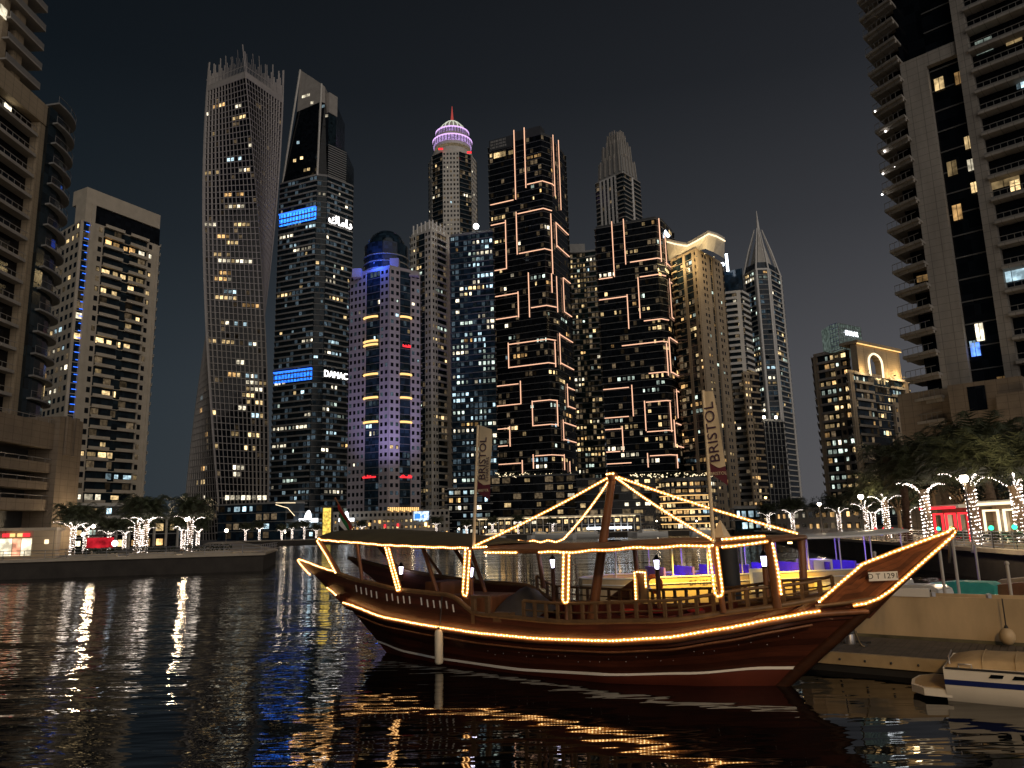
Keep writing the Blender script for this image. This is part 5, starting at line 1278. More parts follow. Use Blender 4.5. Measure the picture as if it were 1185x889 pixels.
# yachts moored across the water
for i, (px, Y, L, lab, an) in enumerate(((665, 268, 15, 'white motor yacht seen between the mast and the far left canopy rope', PI*.86), (735, 272, 13, 'white motor yacht right of the dhow mast on the far side', PI*.1), (700, 280, 16, 'larger white yacht behind the dhow mast', PI*.9), (612, 280, 11, 'small white cruiser left of the mast yachts', PI*.15), (765, 276, 12, 'white cruiser below the glowing round building', PI*.88), (520, 286, 10, 'small white cruiser across the water right of the first banner', PI*.1), (585, 290, 12, 'grey white cruiser below the lit shopfronts', PI*.95), (800, 268, 12, 'white cruiser right of the second banner foot', PI*.05))):
    p = at(px, 622, Y); motor_boat('motor_yacht', lab, (p.x, p.y, 0), an, L, L*.27, 1.5, (.18, .72, 1.3), 'yachts moored across the water', fly=True, cat='yacht')
# small craft behind the pale barge
cr_ = [((17.5, 31.0), 2.2, 'small white dinghy with a low windscreen nearest the bow tip', None, 'gelcoat'), ((20.3, 32), 2.3, 'small boat under a teal canvas cover behind the pale barge', 'teal_canvas', 'gelcoat'), ((22.0, 30.3), 2.25, 'small boat under a brown canvas cover behind the pale barge', 'brown_canvas', 'gelcoat'), ((18.6, 36.0), 2.35, 'white speedboat behind the dinghies beside the right quay', None, 'gelcoat'), ((24.0, 33.0), 2.3, 'small boat under a tan cover at the right edge behind the pale barge', 'canvas_tan', 'gelcoat')]
for (x, y), an, lab, cov, hl in cr_:
    motor_boat('small_boat', lab, (x, y, 0), an, 5.2, 1.9, .8, (.12, .72, .55), 'small boats behind the barge', hull=hl, cover=cov)
# mooring poles
for i, (px, py0, Y) in enumerate(((1165, 652, 24.5), (1085, 620, 30), (1102, 624, 32), (1012, 640, 33), (1128, 632, 38))):
    p = at(px, py0, Y); r_ = empty('mooring_pole', (p.x, p.y, -1), ['pale mooring pole standing at the right end of the pale barge', 'thin pole rising just under the bow tip', 'thin pole just right of the bow tip', 'short pole above the number plate on the bow', 'thin pole among the covered small boats'][i], 'pole', 'mooring poles by the small boats')
    b = MB(); b.tube([(p.x, p.y, -1), (p.x, p.y, p.z)], .06 if i else .05, 8); b.build('shaft', MAT['pale_stone'], r_); b = MB(); b.ball((p.x, p.y, p.z), .075, 8, 5); b.build('cap', MAT['pale_stone'], r_)

# --- pontoon and pale barge along it
D2 = Vector((.82, -.572)).normalized(); N2 = Vector((D2.y, -D2.x))    # N2 points to the viewer
F0 = Vector((6.55, 20.09))
def S(s, w, z): q = F0+D2*s+N2*w; return Vector((q.x, q.y, z))
def ds(px, py, w):
    """along / up position on the dhow for a photo pixel at lateral offset w"""
    u, z = plane_hit(px, py, F0+N2*w, D2); return u, z
def pon(px, py, z=.5): return on(px, py, z)
n0, n1 = pon(944, 753), pon(1104, 765); dv = (n1-n0).normalized(); n0 = n0-dv*3.5; n1 = n0+dv*14
f0 = n0+Vector((-N2.x, -N2.y, 0))*3.3; f1 = n1+Vector((-N2.x, -N2.y, 0))*3.3
r_ = empty('pontoon', ((n0+n1+f0+f1)/4).to_tuple()[:2]+(0,), 'grey planked floating pontoon with a pale fender strip behind the bow', 'pontoon')
b = MB(); b.prism([n0.xy, n1.xy, f1.xy, f0.xy], -.3, .46); b.build('float', MAT['rubber'], r_)
b = MB()
ax = (n1-n0); la = (f0-n0)
for i in range(80):
    a = n0+ax*(i/80)+Vector((0, 0, 0)); c = n0+ax*((i+.93)/80); b.prism([(a+la*.03).xy, (c+la*.03).xy, (c+la).xy, (a+la).xy], .462, .50)
b.build('deck', MAT['deck_planks'], r_)
b = MB(); b.prism([(n0-la*.025).xy, (n1-la*.025).xy, (n1+la*.028).xy, (n0+la*.028).xy], .20, .505); b.build('fender_strip', MAT['canvas_tan'], r_)
for i in range(22):
    p = n0-la*.027+ax*((i+.5)/22); b = MB(); b.ball((p.x, p.y, .34), .035, 6, 4); b.build('bolt', MAT['dark_metal'], r_)
# cleats and a service pedestal on the pontoon
for px, py, lab in ((1014, 733.5, 'dark mooring cleat on the far edge of the pontoon'), (1000, 748, 'dark mooring cleat near the service box on the pontoon')):
    p = on(px, py, .5); q = empty('mooring_cleat', p, lab, 'cleat', 'cleats on the pontoon'); b = MB(); b.tube([p-dv*.2+Vector((0, 0, .12)), p+Vector((0, 0, .10)), p+dv*.2+Vector((0, 0, .12))], .03, 6); b.build('bar', MAT['dark_metal'], q); b = MB(); b.bx(p.x-.08, p.x+.08, p.y-.04, p.y+.04, .5, .6); b.build('base', MAT['dark_metal'], q)
p = on(984, 745, .5); q = empty('service_box', p, 'small metal service box with a dark lid on the pontoon beside the stem', 'service box'); b = MB(); b.lathe([(.14, 0), (.14, .26), (.12, .30)], p, 12); b.build('body', MAT['steel'], q); b = MB(); b.lathe([(.20, .30), (.20, .36), (.02, .38)], p, 12); b.build('lid', MAT['dark_metal'], q); b = MB(); b.tube([p+Vector((-.25, 0, .02)), p+Vector((-.28, 0, .5)), p+Vector((-.2, 0, .75))], .015, 5); b.build('cable', MAT['rubber'], q)
# barge
g0 = f0+dv*1.9; g1 = f0+dv*16; gl = Vector((-N2.x, -N2.y, 0))*1.25; up_ = Vector((-N2.x, -N2.y, 0))*.12
r_ = empty('barge', ((g0+g1)/2+gl*.5).to_tuple()[:2]+(0,), 'long pale slab sided barge moored beyond the pontoon', 'barge')
b = MB(); h0 = 1.74
rows = []
for f in [0, .03, .06, .10, .2, .4, .6, .8, 1.0]:
    w = (1-(1-min(f/.10, 1))**2)**.5 if f < .1 else 1
    c = g0+(g1-g0)*f+up_+gl*.5; c.z = 0; hw = gl*.5*max(w, .05); rows.append([c-hw*.96+Vector((0, 0, -.3)), c-hw+Vector((0, 0, .6)), c-hw+Vector((0, 0, h0)), c-hw*.93+Vector((0, 0, h0)), c-hw*.93+Vector((0, 0, h0-.35)), c+hw*.93+Vector((0, 0, h0-.35)), c+hw*.93+Vector((0, 0, h0)), c+hw+Vector((0, 0, h0)), c+hw*.96+Vector((0, 0, -.3))])
b.grid(rows, False); b.build('hull', MAT['cream_hull'], r_)
surf('tide_scum', (.11, .10, .06), .8, .5, 1.2, stretch=(1, 1, 2))
b = MB(); b.grid([[r[1]-up_*.06+Vector((0, 0, dz)) for dz in (-.55, -.02)] for r in rows[2:]], False); b.build('tide_mark', MAT['tide_scum'], r_)
for i in range(9):
    p = g0+(g1-g0)*(.1+i*.1)+up_*1.35; b = MB(); b.bx(p.x-.05, p.x+.05, p.y-.05, p.y+.05, h0, h0+.12); b.build('deck_fitting', MAT['steel'], r_)
p = on(1062, 683, 1.9); b = MB(); q = g0+dv*3.6+up_*1.3; b.box((q.x, q.y, h0+.1), dv*.55, (gl*.06), (0, 0, .12)); b.build('locker', MAT['gelcoat'], r_)
# ball fender hung on a rope at the right end
p = on(1166, 736, .78); q = empty('ball_fender', p, 'pale ball fender hanging on a rope against the barge at right', 'fender'); p = p-Vector((-N2.x, -N2.y, 0))*.12
b = MB(); b.ball(p, .20, 14, 9, 1.15); b.build('ball', MAT['cream_hull'], q); b = MB(); b.lathe([(.07, .19), (.035, .28), (.02, .3)], p, 10); b.build('neck', MAT['rubber'], q); b = MB(); b.tube([p+Vector((0, 0, .28)), p+Vector((.0, 0, 1.0))], .016, 6); b.build('rope', MAT['rubber'], q)

# --- open ferry with a long white roof
fo = on(682, 690, .9); fa = at(900, 665, 36.5); fa.z = 0
fx0 = at(684, 668, 37.0).xy; fx1 = at(1075, 660, 41.0).xy; fd = (fx1-fx0).normalized(); fn = Vector((fd.y, -fd.x)); FL = (fx1-fx0).length
def FS(s, w, z): q = fx0+fd*s+fn*w; return Vector((q.x, q.y, z))
hz = at(850, 665, 38.5).z; rzz = at(930, 622, 38.8).z
r_ = empty('ferry', (*FS(FL/2, -1.7, 0).xy, 0), 'open cream ferry with a long thin white roof and purple seats moored behind the dhow', 'ferry')
b = MB(); st = []
for f in [0, .03, .08, .2, .5, .8, .93, 1]:
    w = min(1, .15+ (f/.08)*.85 if f < .08 else 1) if f < .5 else (1 if f < .8 else max(.08, 1-((f-.8)/.2)**2)); zt = hz+.35*max(0, f-.75)*4*.3
    st.append((FL*f, [(1.7*w*.8, -.3), (1.7*w*.95, .2), (1.7*w, zt*.6), (1.7*w, zt)]))
def loft2(mb, st):
    for sg in (1, -1): mb.grid([[FS(s, -1.7+sg*w, z) for w, z in pr] for s, pr in st])
    for s, pr in (st[0], st[-1]):
        v = [FS(s, -1.7+w, z) for w, z in pr]+[FS(s, -1.7-w, z) for w, z in reversed(pr)]; mb.add(v, [tuple(range(len(v)))])
loft2(b, st); b.build('hull', MAT['cream_hull'], r_)
b = MB(); b.grid([[FS(s, -1.7+k*pr[-1][0]*.97, hz-.55) for k in (-1, 1)] for s, pr in st], False); b.build('deck', MAT['deck_planks'], r_)
b = MB(); b.tube([FS(s, -1.7+pr[-1][0], pr[-1][1]) for s, pr in st], .05, 6); b.tube([FS(s, -1.7-pr[-1][0], pr[-1][1]) for s, pr in st], .05, 6); b.tube([FS(s, -1.7+pr[-1][0]+.03, pr[-1][1]-.3) for s, pr in st], .03, 6); b.build('gunwale', MAT['gelcoat'], r_)
b = MB(); rr = []
for i in range(15):
    f = .10+.88*i/14; zz = rzz+.22*max(0, (f-.7)/.3)**1.5; hw = 1.75*(1 if f < .9 else 1-((f-.9)/.1)*.5); rr.append((FL*f, hw, zz))
b.grid([[FS(s, -1.7+k*hw, z+.12*(1-k*k)) for k in (-1, -.5, 0, .5, 1)] for s, hw, z in rr]); b.grid([[FS(s, -1.7+k*hw, z-.10+.10*(1-k*k)) for k in (1, .5, 0, -.5, -1)] for s, hw, z in rr])
for k in (-1, 1): b.grid([[FS(s, -1.7+k*hw, z), FS(s, -1.7+k*hw, z-.10)] for s, hw, z in rr], False)
b.build('roof', MAT['gelcoat'], r_)
for i in range(9):
    f = .13+.80*i/8; z = rzz+.22*max(0, (f-.7)/.3)**1.5
    for k in (1.5, -1.5): b = MB(); b.tube([FS(FL*f, -1.7+k, hz-.5), FS(FL*f, -1.7+k, z-.08)], .035, 6); b.build('roof_post', MAT['gelcoat'], r_)
for i in range(8):
    s0 = FL*(.20+.082*i); b = MB()
    b.box(FS(s0, -1.7, hz-.15), (fd*.22).to_3d(), (fn*1.2).to_3d(), (0, 0, .1)); b.box(FS(s0+.25, -1.7, hz+.12), (fd*.05).to_3d(), (fn*1.2).to_3d(), (0, 0, .28)); b.build('seat', MAT['purple_seat'], r_)
b = MB(); b.box(FS(FL*.70, -1.7, hz+.2), (fd*.55).to_3d(), (fn*.8).to_3d(), (0, 0, .30)); b.build('console', MAT['gelcoat'], r_)
b = MB(); b.box(FS(FL*.475, .05, hz-.30), (fd*.62).to_3d(), (fn*.03).to_3d(), (0, 0, .55)); b.build('boarding_gate', MAT['gelcoat'], r_)
b = MB(); b.box(FS(FL*.475, .09, hz-.33), (fd*.45).to_3d(), (fn*.012).to_3d(), (0, 0, .40)); b.build('gate_panel', MAT['steel'], r_)
lettering('DF 1254', .34, FS(FL*.30, .035, hz-.32), fd.to_3d(), (0, 0, 1), MAT['rubber'], r_, 'registration_lettering', .004)
for f, w_, z, c, e in ((.28, -1.7, rzz-.2, (.22, .10, 1), 30), (.50, -1.7, rzz-.2, (.22, .10, 1), 30), (.70, -1.7, rzz-.2, (.25, .14, 1), 22), (.92, -1.7, rzz-.15, (.22, .10, 1), 22)):
    b = MB(); b.box(FS(FL*f, w_, z+.12), (fd*.25).to_3d(), (fn*.05).to_3d(), (0, 0, .03)); b.build('ceiling_light', MAT['led_blue'], r_)
    l = bpy.data.lights.new('ceiling_glow', 'POINT'); l.energy = e; l.color = c; l.shadow_soft_size = .2; o = bpy.data.objects.new('ceiling_glow', l); COL.objects.link(o); o.parent = r_; o.location = FS(FL*f, w_, z)-OFF[r_]; l.energy *= 3
b = MB(); p = at(799, 641, 37.5); p = FS(FL*.29, .5, hz+.9)
# amber deck lamps under the roof edge wash the hull side yellow
for f in (.20, .34, .56):
    p = FS(FL*f, .35, rzz-.25); b = MB(); b.box(p, (fd*.10).to_3d(), (fn*.05).to_3d(), (0, 0, .04)); b.build('edge_lamp', MAT['lamp_amber'], r_)
    l = bpy.data.lights.new('edge_glow', 'SPOT'); l.energy = 700; l.color = (1, .60, .06); l.spot_size = math.radians(110); l.spot_blend = .9; l.shadow_soft_size = .1; o = bpy.data.objects.new('edge_glow', l); COL.objects.link(o); o.parent = r_; o.location = FS(FL*f, 1.2, rzz-.35)-OFF[r_]
    o.rotation_euler = (FS(FL*f, 0, hz-.6)-FS(FL*f, 1.2, rzz-.35)).to_track_quat('-Z', 'Y').to_euler()
# dark mooring pile between dhow and ferry
p = at(846, 690, 29); r_ = empty('mooring_pile', (p.x, p.y, -1), 'thick dark mooring pile between the dhow and the ferry', 'pile'); b = MB(); b.tube([(p.x, p.y, -1), (p.x, p.y, at(846, 634, 29).z)], .38, 14); b.build('shaft', MAT['rubber'], r_); b = MB(); b.lathe([(.40, 0), (.1, .45), (.01, .5)], (p.x, p.y, at(846, 634, 29).z), 14); b.build('cone_cap', MAT['cream_hull'], r_)

# --- white speedboat lower right
so_ = on(1096, 813, 0); an = math.atan2(D2.y, D2.x)
sp, W = motor_boat('speedboat', 'white speedboat with a navy stripe and tan cover at the lower right corner', Vector((so_.x-N2.x*1.1, so_.y-N2.y*1.1, 0)), an, 6.5, 2.2, .74, None, stripe='navy_stripe', cat='boat')
b = MB(); rows = []
for s, h_, wf in ((.02, .01, .95), (.10, .07, .93), (.45, .16, .84), (.62, .19, .80), (1.2, .20, .78), (2.4, .26, .78), (3.6, .22, .74), (4.2, .03, .66)):
    rows.append([W(s, 1.1*wf, .72), W(s, 1.04*wf, .72+h_*.7), W(s, .8*wf, .72+h_), W(s, 0, .74+h_+.04*(s > .3)), W(s, -.8*wf, .72+h_+.02*math.sin(s*9)), W(s, -1.04*wf, .72+h_*.7+.02*math.sin(s*7)), W(s, -1.1*wf, .72)])
b.grid(rows); b.build('canvas_cover', MAT['canvas_tan'], sp)
b = MB(); b.tube([W(s, -1.115, .735+.0*s) for s in (.05, 1.5, 3.2)], .022, 6); b.build('gunwale_trim', MAT['rubber'], sp)
b = MB()
for i in range(5): b.tube([W(.75+i*.62, 1.1*.8*math.cos(t_), .735+.235*abs(math.sin(t_))**.5) for t_ in [PI*q/10 for q in range(11)]], .012, 5)
b.build('cover_hoops', MAT['canvas_tan'], sp)
b = MB(); b.tube([W(.12, -.9, .74), W(.12, -.9, .95), W(.12, -.3, 1.0)], .016, 6); b.tube([W(.3, -1.0, .74), W(.3, -1.0, .82), W(.55, -1.0, .82), W(.55, -1.0, .74)], .014, 6); b.build('grab_rail', MAT['steel'], sp)
b = MB(); pl = [W(.1, .98, 0).xy, W(.1, -.98, 0).xy, W(-.45, -.95, 0).xy, W(-.75, -.6, 0).xy, W(-.82, 0, 0).xy, W(-.75, .6, 0).xy, W(-.45, .95, 0).xy]
b.prism(pl, .08, .24); b.build('swim_platform', MAT['gelcoat'], sp); b = MB(); c_ = W(-.3, 0, 0).xy; b.prism([c_+(q-c_)*.86 for q in pl], .242, .255); b.build('platform_tread', MAT['canvas_tan'], sp)
for s in (.85, 1.28):
    b = MB(); b.prism([W(s, -1.075, 0).xy, W(s+.34, -1.075, 0).xy, W(s+.34, -1.10, 0).xy, W(s, -1.10, 0).xy], .50, .50) if False else None
    for sg in (-1,): b.add([W(s, sg*1.112, .58), W(s+.26, sg*1.112, .59), W(s+.30, sg*1.116, .66), W(s+.06, sg*1.116, .66)], [(0, 1, 2, 3)])
    b.build('porthole', MAT['black_glass'], sp)
for i, (px, py, Y, k) in enumerate(((1086, 612, 60, 'led_green'), (1101, 611.5, 57, 'led_green'), (1147, 611, 50, 'led_green'), (1174, 610, 47.5, 'led_green'), (1013, 612, 100, 'led_red'), (1023, 612, 96, 'led_red'), (1033, 612.5, 92, 'led_red'), (1046, 612.5, 90, 'led_red'))):  # red globes stand in for lights on parked things; green are planter uplights
    p = at(px, py, Y); lab = ['green garden light left of the leaning palm trunk foot', 'green garden light between the leaning palm and the tall lamp', 'green garden light right of the thick fairy light palm', 'green garden light nearest the right edge', 'red garden light under the middle lamp post', 'red garden light second from the middle lamp post', 'red garden light third from the middle lamp post', 'red garden light farthest from the middle lamp post'][i]
    q = empty('garden_light', (p.x, p.y, QZ), lab, 'garden light', 'coloured garden lights'); b = MB(); b.tube([(p.x, p.y, QZ), (p.x, p.y, p.z-.1)], .03, 5); b.build('stake', MAT['dark_metal'], q); b = MB(); b.ball(p, .16 if Y < 70 else .2, 8, 6); b.build('globe', MAT[k], q)
# street lamp on the near quay that lights pontoon and barge (same kind as its neighbours, just outside the frame)
# ================================================================== the dhow
surf('hull_wood', (.062, .017, .009), .42, .35, 3.2, stretch=(.35, .35, 2.6), bump=.12)
def planked(name, pitch):
    t = MAT[name].node_tree; b_ = t.nodes['Principled BSDF']; src = b_.inputs['Base Color'].links[0].from_socket
    at_ = t.nodes.new('ShaderNodeAttribute'); at_.attribute_name = 'plank'
    m1 = t.nodes.new('ShaderNodeMath'); m1.operation = 'MULTIPLY'; m1.inputs[1].default_value = pitch; t.links.new(at_.outputs['Fac'], m1.inputs[0])
    fr = t.nodes.new('ShaderNodeMath'); fr.operation = 'FRACT'; t.links.new(m1.outputs[0], fr.inputs[0])
    fl_ = t.nodes.new('ShaderNodeMath'); fl_.operation = 'FLOOR'; t.links.new(m1.outputs[0], fl_.inputs[0])
    wn = t.nodes.new('ShaderNodeTexWhiteNoise'); wn.noise_dimensions = '1D'; t.links.new(fl_.outputs[0], wn.inputs['W'])
    seam = t.nodes.new('ShaderNodeMapRange'); seam.inputs['From Min'].default_value = 0; seam.inputs['From Max'].default_value = .10; seam.inputs['To Min'].default_value = .25; t.links.new(fr.outputs[0], seam.inputs[0])
    tone = t.nodes.new('ShaderNodeMapRange'); tone.inputs['To Min'].default_value = .65; tone.inputs['To Max'].default_value = 1.35; t.links.new(wn.outputs['Value'], tone.inputs[0])
    mm = t.nodes.new('ShaderNodeMath'); mm.operation = 'MULTIPLY'; t.links.new(seam.outputs[0], mm.inputs[0]); t.links.new(tone.outputs[0], mm.inputs[1])
    mx = t.nodes.new('ShaderNodeVectorMath'); mx.operation = 'SCALE'; t.links.new(src, mx.inputs[0]); t.links.new(mm.outputs[0], mx.inputs['Scale']); t.links.new(mx.outputs[0], b_.inputs['Base Color'])
def plank_attr(ob, vals):
    a = ob.data.attributes.new('plank', 'FLOAT', 'POINT'); a.data.foreach_set('value', vals+[0.5]*(len(ob.data.vertices)-len(vals)))
surf('antifoul', (.10, .020, .010), .55, .25, 1.2); surf('deck_wood', (.14, .065, .03), .6, .3, 4, bump=.15)
surf('post_wood', (.16, .065, .028), .5, .3, 5, stretch=(1, 1, .3), bump=.1)
surf('rail_wood', (.13, .075, .035), .5, .3, 5); surf('bow_wood', (.17, .060, .024), .45, .35, 4, stretch=(.5, .5, 1.6), bump=.15)
surf('olive_canvas', (.085, .07, .036), .85, .2, 1.4, bump=.2); surf('white_line', (.72, .70, .66), .5, .06, 2)
surf('fender_white', (.66, .60, .48), .5, .1, 6, stretch=(1, 1, .4)); surf('plate_white', (.82, .81, .78), .5, .03, 3); surf('black_paint', (.008, .008, .010), .5, .1, 3)
surf('seat_leather', (.10, .022, .016), .45, .25, 4); surf('tarp_grey', (.055, .055, .058), .7, .3, 2.5, bump=.5)
surf('flag_cream', (.60, .52, .38), .8, .06, 2); surf('flag_maroon', (.10, .018, .035), .8, .1, 2); surf('flag_ink', (.05, .02, .05), .8, .1, 2)
surf('cloth_red', (.35, .02, .02), .8, .1, 3); surf('cloth_green', (.01, .14, .04), .8, .1, 3)
def lerp_tab(tab, x):
    if x <= tab[0][0]: return tab[0][1:]
    for a, c in zip(tab, tab[1:]):
        if x <= c[0]:
            f = (x-a[0])/(c[0]-a[0]); f = f*f*(3-2*f)*.35+f*.65
            return tuple(p+(q-p)*f for p, q in zip(a[1:], c[1:]))
    return tab[-1][1:]
def smooth_row(tab, n):
    out = []
    s0, s1 = tab[0][0], tab[-1][0]
    for i in range(n+1):
        s = s0+(s1-s0)*i/n; out.append((s, *lerp_tab(tab, s)))
    for _ in range(2):
        out = [out[0]]+[tuple([out[i][0]]+[(out[i-1][k]+2*out[i][k]+out[i+1][k])/4 for k in (1, 2)]) for i in range(1, n)]+[out[-1]]
    return out
NR = 84
KEEL = [(-12.5, .25, -.7), (-9, .6, -.75), (-5, .7, -.75), (-2, .3, -.7), (-.8, .03, -.7)]
WLR = [(-12.9, .75, 0), (-11.5, 1.22, 0), (-9.7, 1.55, 0), (-6.7, 1.84, 0), (-4, 1.82, 0), (-1.9, 1.12, 0), (-.4, .33, 0), (0.0, .03, 0)]
STR = [(-13.2, .86, .37), (-11.5, 1.31, .21), (-9.7, 1.60, .16), (-6.7, 1.90, .14), (-4, 1.90, .23), (-1.87, 1.24, .33), (-.37, .42, .45), (.52, .03, .46)]
SHR = [(-14.2, 1.45, 1.67), (-11.7, 1.9, 1.32), (-9.7, 2.1, 1.20), (-7.65, 2.2, 1.10), (-5.8, 2.25, 1.08), (-3.7, 2.25, 1.14), (-2.1, 2.08, 1.28), (-.7, 1.68, 1.53), (.37, 1.1, 1.75), (1.22, .5, 1.9), (2.21, .04, 1.95)]
TOP = [(-16.9, 1.25, 3.01), (-15, 1.45, 2.66), (-13, 1.75, 2.36), (-11.1, 1.95, 2.15), (-8.7, 2.12, 2.06), (-8.2, 2.18, 1.58), (-5, 2.3, 1.50), (-2, 2.12, 1.65), (0, 1.45, 1.95), (1.38, .62, 2.16), (2.26, .36, 2.92), (4.15, .05, 3.66)]
rk, rw, rs_, rh, rt = [smooth_row(t, NR) for t in (KEEL, WLR, STR, SHR, TOP)]
rm = [tuple((a+c)/2+(.06 if k == 1 else 0)*math.sin(PI*i/NR) for k, (a, c) in enumerate(zip(p, q))) for i, (p, q) in enumerate(zip(rs_, rh))]
rows_ = [rk, rw, rs_, rm, rh, rt]
def row_at(row, s):
    for a, c in zip(row, row[1:]):
        if a[0] <= s <= c[0]:
            f = (s-a[0])/(c[0]-a[0]+1e-9); return a[1]+(c[1]-a[1])*f, a[2]+(c[2]-a[2])*f
    return row[-1][1:] if s > row[-1][0] else row[0][1:]
dh = empty('dhow', S(-5, 0, 0), 'long wooden dhow outlined in warm rope lights, moored in the foreground', 'dhow')
b = MB()
for sg in (1, -1):
    g = [[S(s, w_*sg, z) for s, w_, z in row] for row in rows_[2:]]
    b.grid(g if sg == 1 else [list(reversed(r)) for r in g])
    # inner skin of the bulwark
    g = [[S(s, max(w_-.10, .01)*sg, z) for s, w_, z in row] for row in (rt, rh)]; g[1] = [p-Vector((0, 0, .25)) for p in g[1]]
    b.grid(g if sg == 1 else [list(reversed(r)) for r in g])
b.grid([[S(row[0][0], row[0][1]*k, row[0][2]) for k in (1, 0, -1)] for row in rows_[1:5]], False)
planked('hull_wood', 5)
hull = b.build('hull', MAT['hull_wood'], dh)
pa = []
for sg in (1, -1):
    pa += [v for v in (0.0, 1.0, 2.0, 3.0) for _ in range(NR+1)]; pa += [v for v in (3.0, 1.8) for _ in range(NR+1)]
plank_attr(hull, pa)
b = MB()
for sg in (1, -1): b.grid([[S(s, w_*sg, z) for s, w_, z in row] for row in rows_[:3]])
b.build('underbody', MAT['antifoul'], dh)
b = MB()
for sg in (1, -1): b.grid([[S(s, (w_+.018)*sg, z+dz+.02) for s, w_, z in rs_] for dz in (-.055, .055)])
b.build('waterline_stripe', MAT['white_line'], dh)
b = MB()
for sg in (1, -1): b.tube([S(s, (w_+.03)*sg, z-.08) for s, w_, z in rh], .075, 8); b.tube([S(s, (w_+.025)*sg, z-.30) for s, w_, z in rh[4:-6]], .03, 6)
b.build('rubbing_strake', MAT['post_wood'], dh)
for sg in (1, -1):
    b = MB(); b.tube([S(s, (w_-.05)*sg, z+.02) for s, w_, z in rt], .075, 8); b.build('cap_rail', MAT['rail_wood'], dh)
# bow: planked wing panels above the cap and the raking stem post
b = MB()
b.tube([S(-.12, 0, -.1), S(2.45, 0, 2.16), S(4.2, 0, 3.70)], [.16, .14, .09], 8); b.build('stem_post', MAT['bow_wood'], dh)
b = MB()
for sg in (1, -1):
    up = [(1.38, .64, 2.16), (1.85, .50, 2.58), (2.26, .39, 2.94), (3.0, .26, 3.24), (3.7, .15, 3.50), (4.13, .08, 3.67)]
    dn = [(1.30, .60, 2.02), (1.75, .36, 2.06), (2.38, .16, 2.16), (3.0, .13, 2.68), (3.6, .11, 3.20), (4.10, .06, 3.60)]
    b.grid([[S(s, (w_+.03)*sg, z) for s, w_, z in up], [S(s, (w_+.03)*sg, z) for s, w_, z in dn]])
bp_ = b.build('bow_panel', MAT['bow_wood'], dh); planked('bow_wood', 5); plank_attr(bp_, ([1.0]*6+[0.0]*6)*2)
b = MB(); b.tube([S(1.15, .68, 2.0), S(1.8, .40, 2.08), S(2.45, .17, 2.2)], .05, 6); b.tube([S(1.15, -.68, 2.0), S(1.8, -.40, 2.08), S(2.45, -.17, 2.2)], .05, 6); b.build('bow_rail', MAT['rail_wood'], dh)
b = MB(); b.tube([S(4.0, 0, 3.50), S(4.08, 0, 3.66), S(4.18, 0, 3.72)], [.09, .08, .06], 8); b.ball(S(4.18, 0, 3.73), .08, 8, 6); b.build('bow_knob', MAT['rail_wood'], dh)
def panel_pt(px, py, w_): s, z = ds(px, py, w_); return S(s, w_, z)
# number plate lies on the panel plane
q0, q1, q2 = S(1.85, .54, 2.58), S(3.0, .29, 3.0), S(2.38, .20, 2.2)
q0 = panel_pt(1005, 667.5, .40); q1 = panel_pt(1039, 666, .27)
xd = (q1-q0); Lp = xd.length; xd.normalize(); zd = Vector((0, 0, 1)); yd = zd.cross(xd).normalized()
cpt = (q0+q1)/2-yd*.05
b = MB(); b.box(cpt, xd*Lp/2, yd*.008, zd*.10); pl_ = b.build('number_plate', MAT['plate_white'], dh)
lettering('D T 1291', .17, cpt-yd*.012, xd, zd, MAT['black_paint'], pl_, 'plate_lettering', .002, 1.0)
# deck and interior
b = MB(); b.grid([[S(s, w_*k*.96, z-.22) for k in (-1, -.5, 0, .5, 1)] for s, w_, z in rh[6:72]], False); b.build('deck', MAT['deck_wood'], dh)
for sg, s0, s1 in ((1, -6.0, -1.2), (-1, -7.8, -1.6)):
    b = MB(); n = 12; rr = []
    for i in range(n+1):
        s = s0+(s1-s0)*i/n; w_, z = row_at(rh, s); rr.append([S(s, sg*(w_-.12), z+.18), S(s, sg*(w_-.62), z+.18), S(s, sg*(w_-.62), z-.2)])
    b.grid(rr, False); b.grid([[r[0]+Vector((0, 0, .30)), r[0]] for r in rr], False); b.build('bench_seat', MAT['seat_leather'], dh)
b = MB(); b.box(S(-9.6, -.3, 1.45), (D2*.95).to_3d(), (N2*.75).to_3d(), (0, 0, .48)); b.build('engine_box', MAT['post_wood'], dh, bevel=.03)
b = MB(); b.box(S(-11.4, -.5, 1.75), (D2*.35).to_3d(), (N2*.6).to_3d(), (0, 0, .55)); b.build('helm_console', MAT['post_wood'], dh, bevel=.03)
b = MB()
rr = []
random.seed(5)
for i in range(9):
    s = -8.9+1.9*i/8; rr.append([S(s, -1.45+2.0*j/6, 1.1+1.05*math.sin(PI*(j+.4)/7)*math.sin(PI*(i+.7)/9.5)**.7+random.uniform(-.06, .06)) for j in range(7)])
b.grid(rr); b.build('tarpaulin', MAT['tarp_grey'], dh)
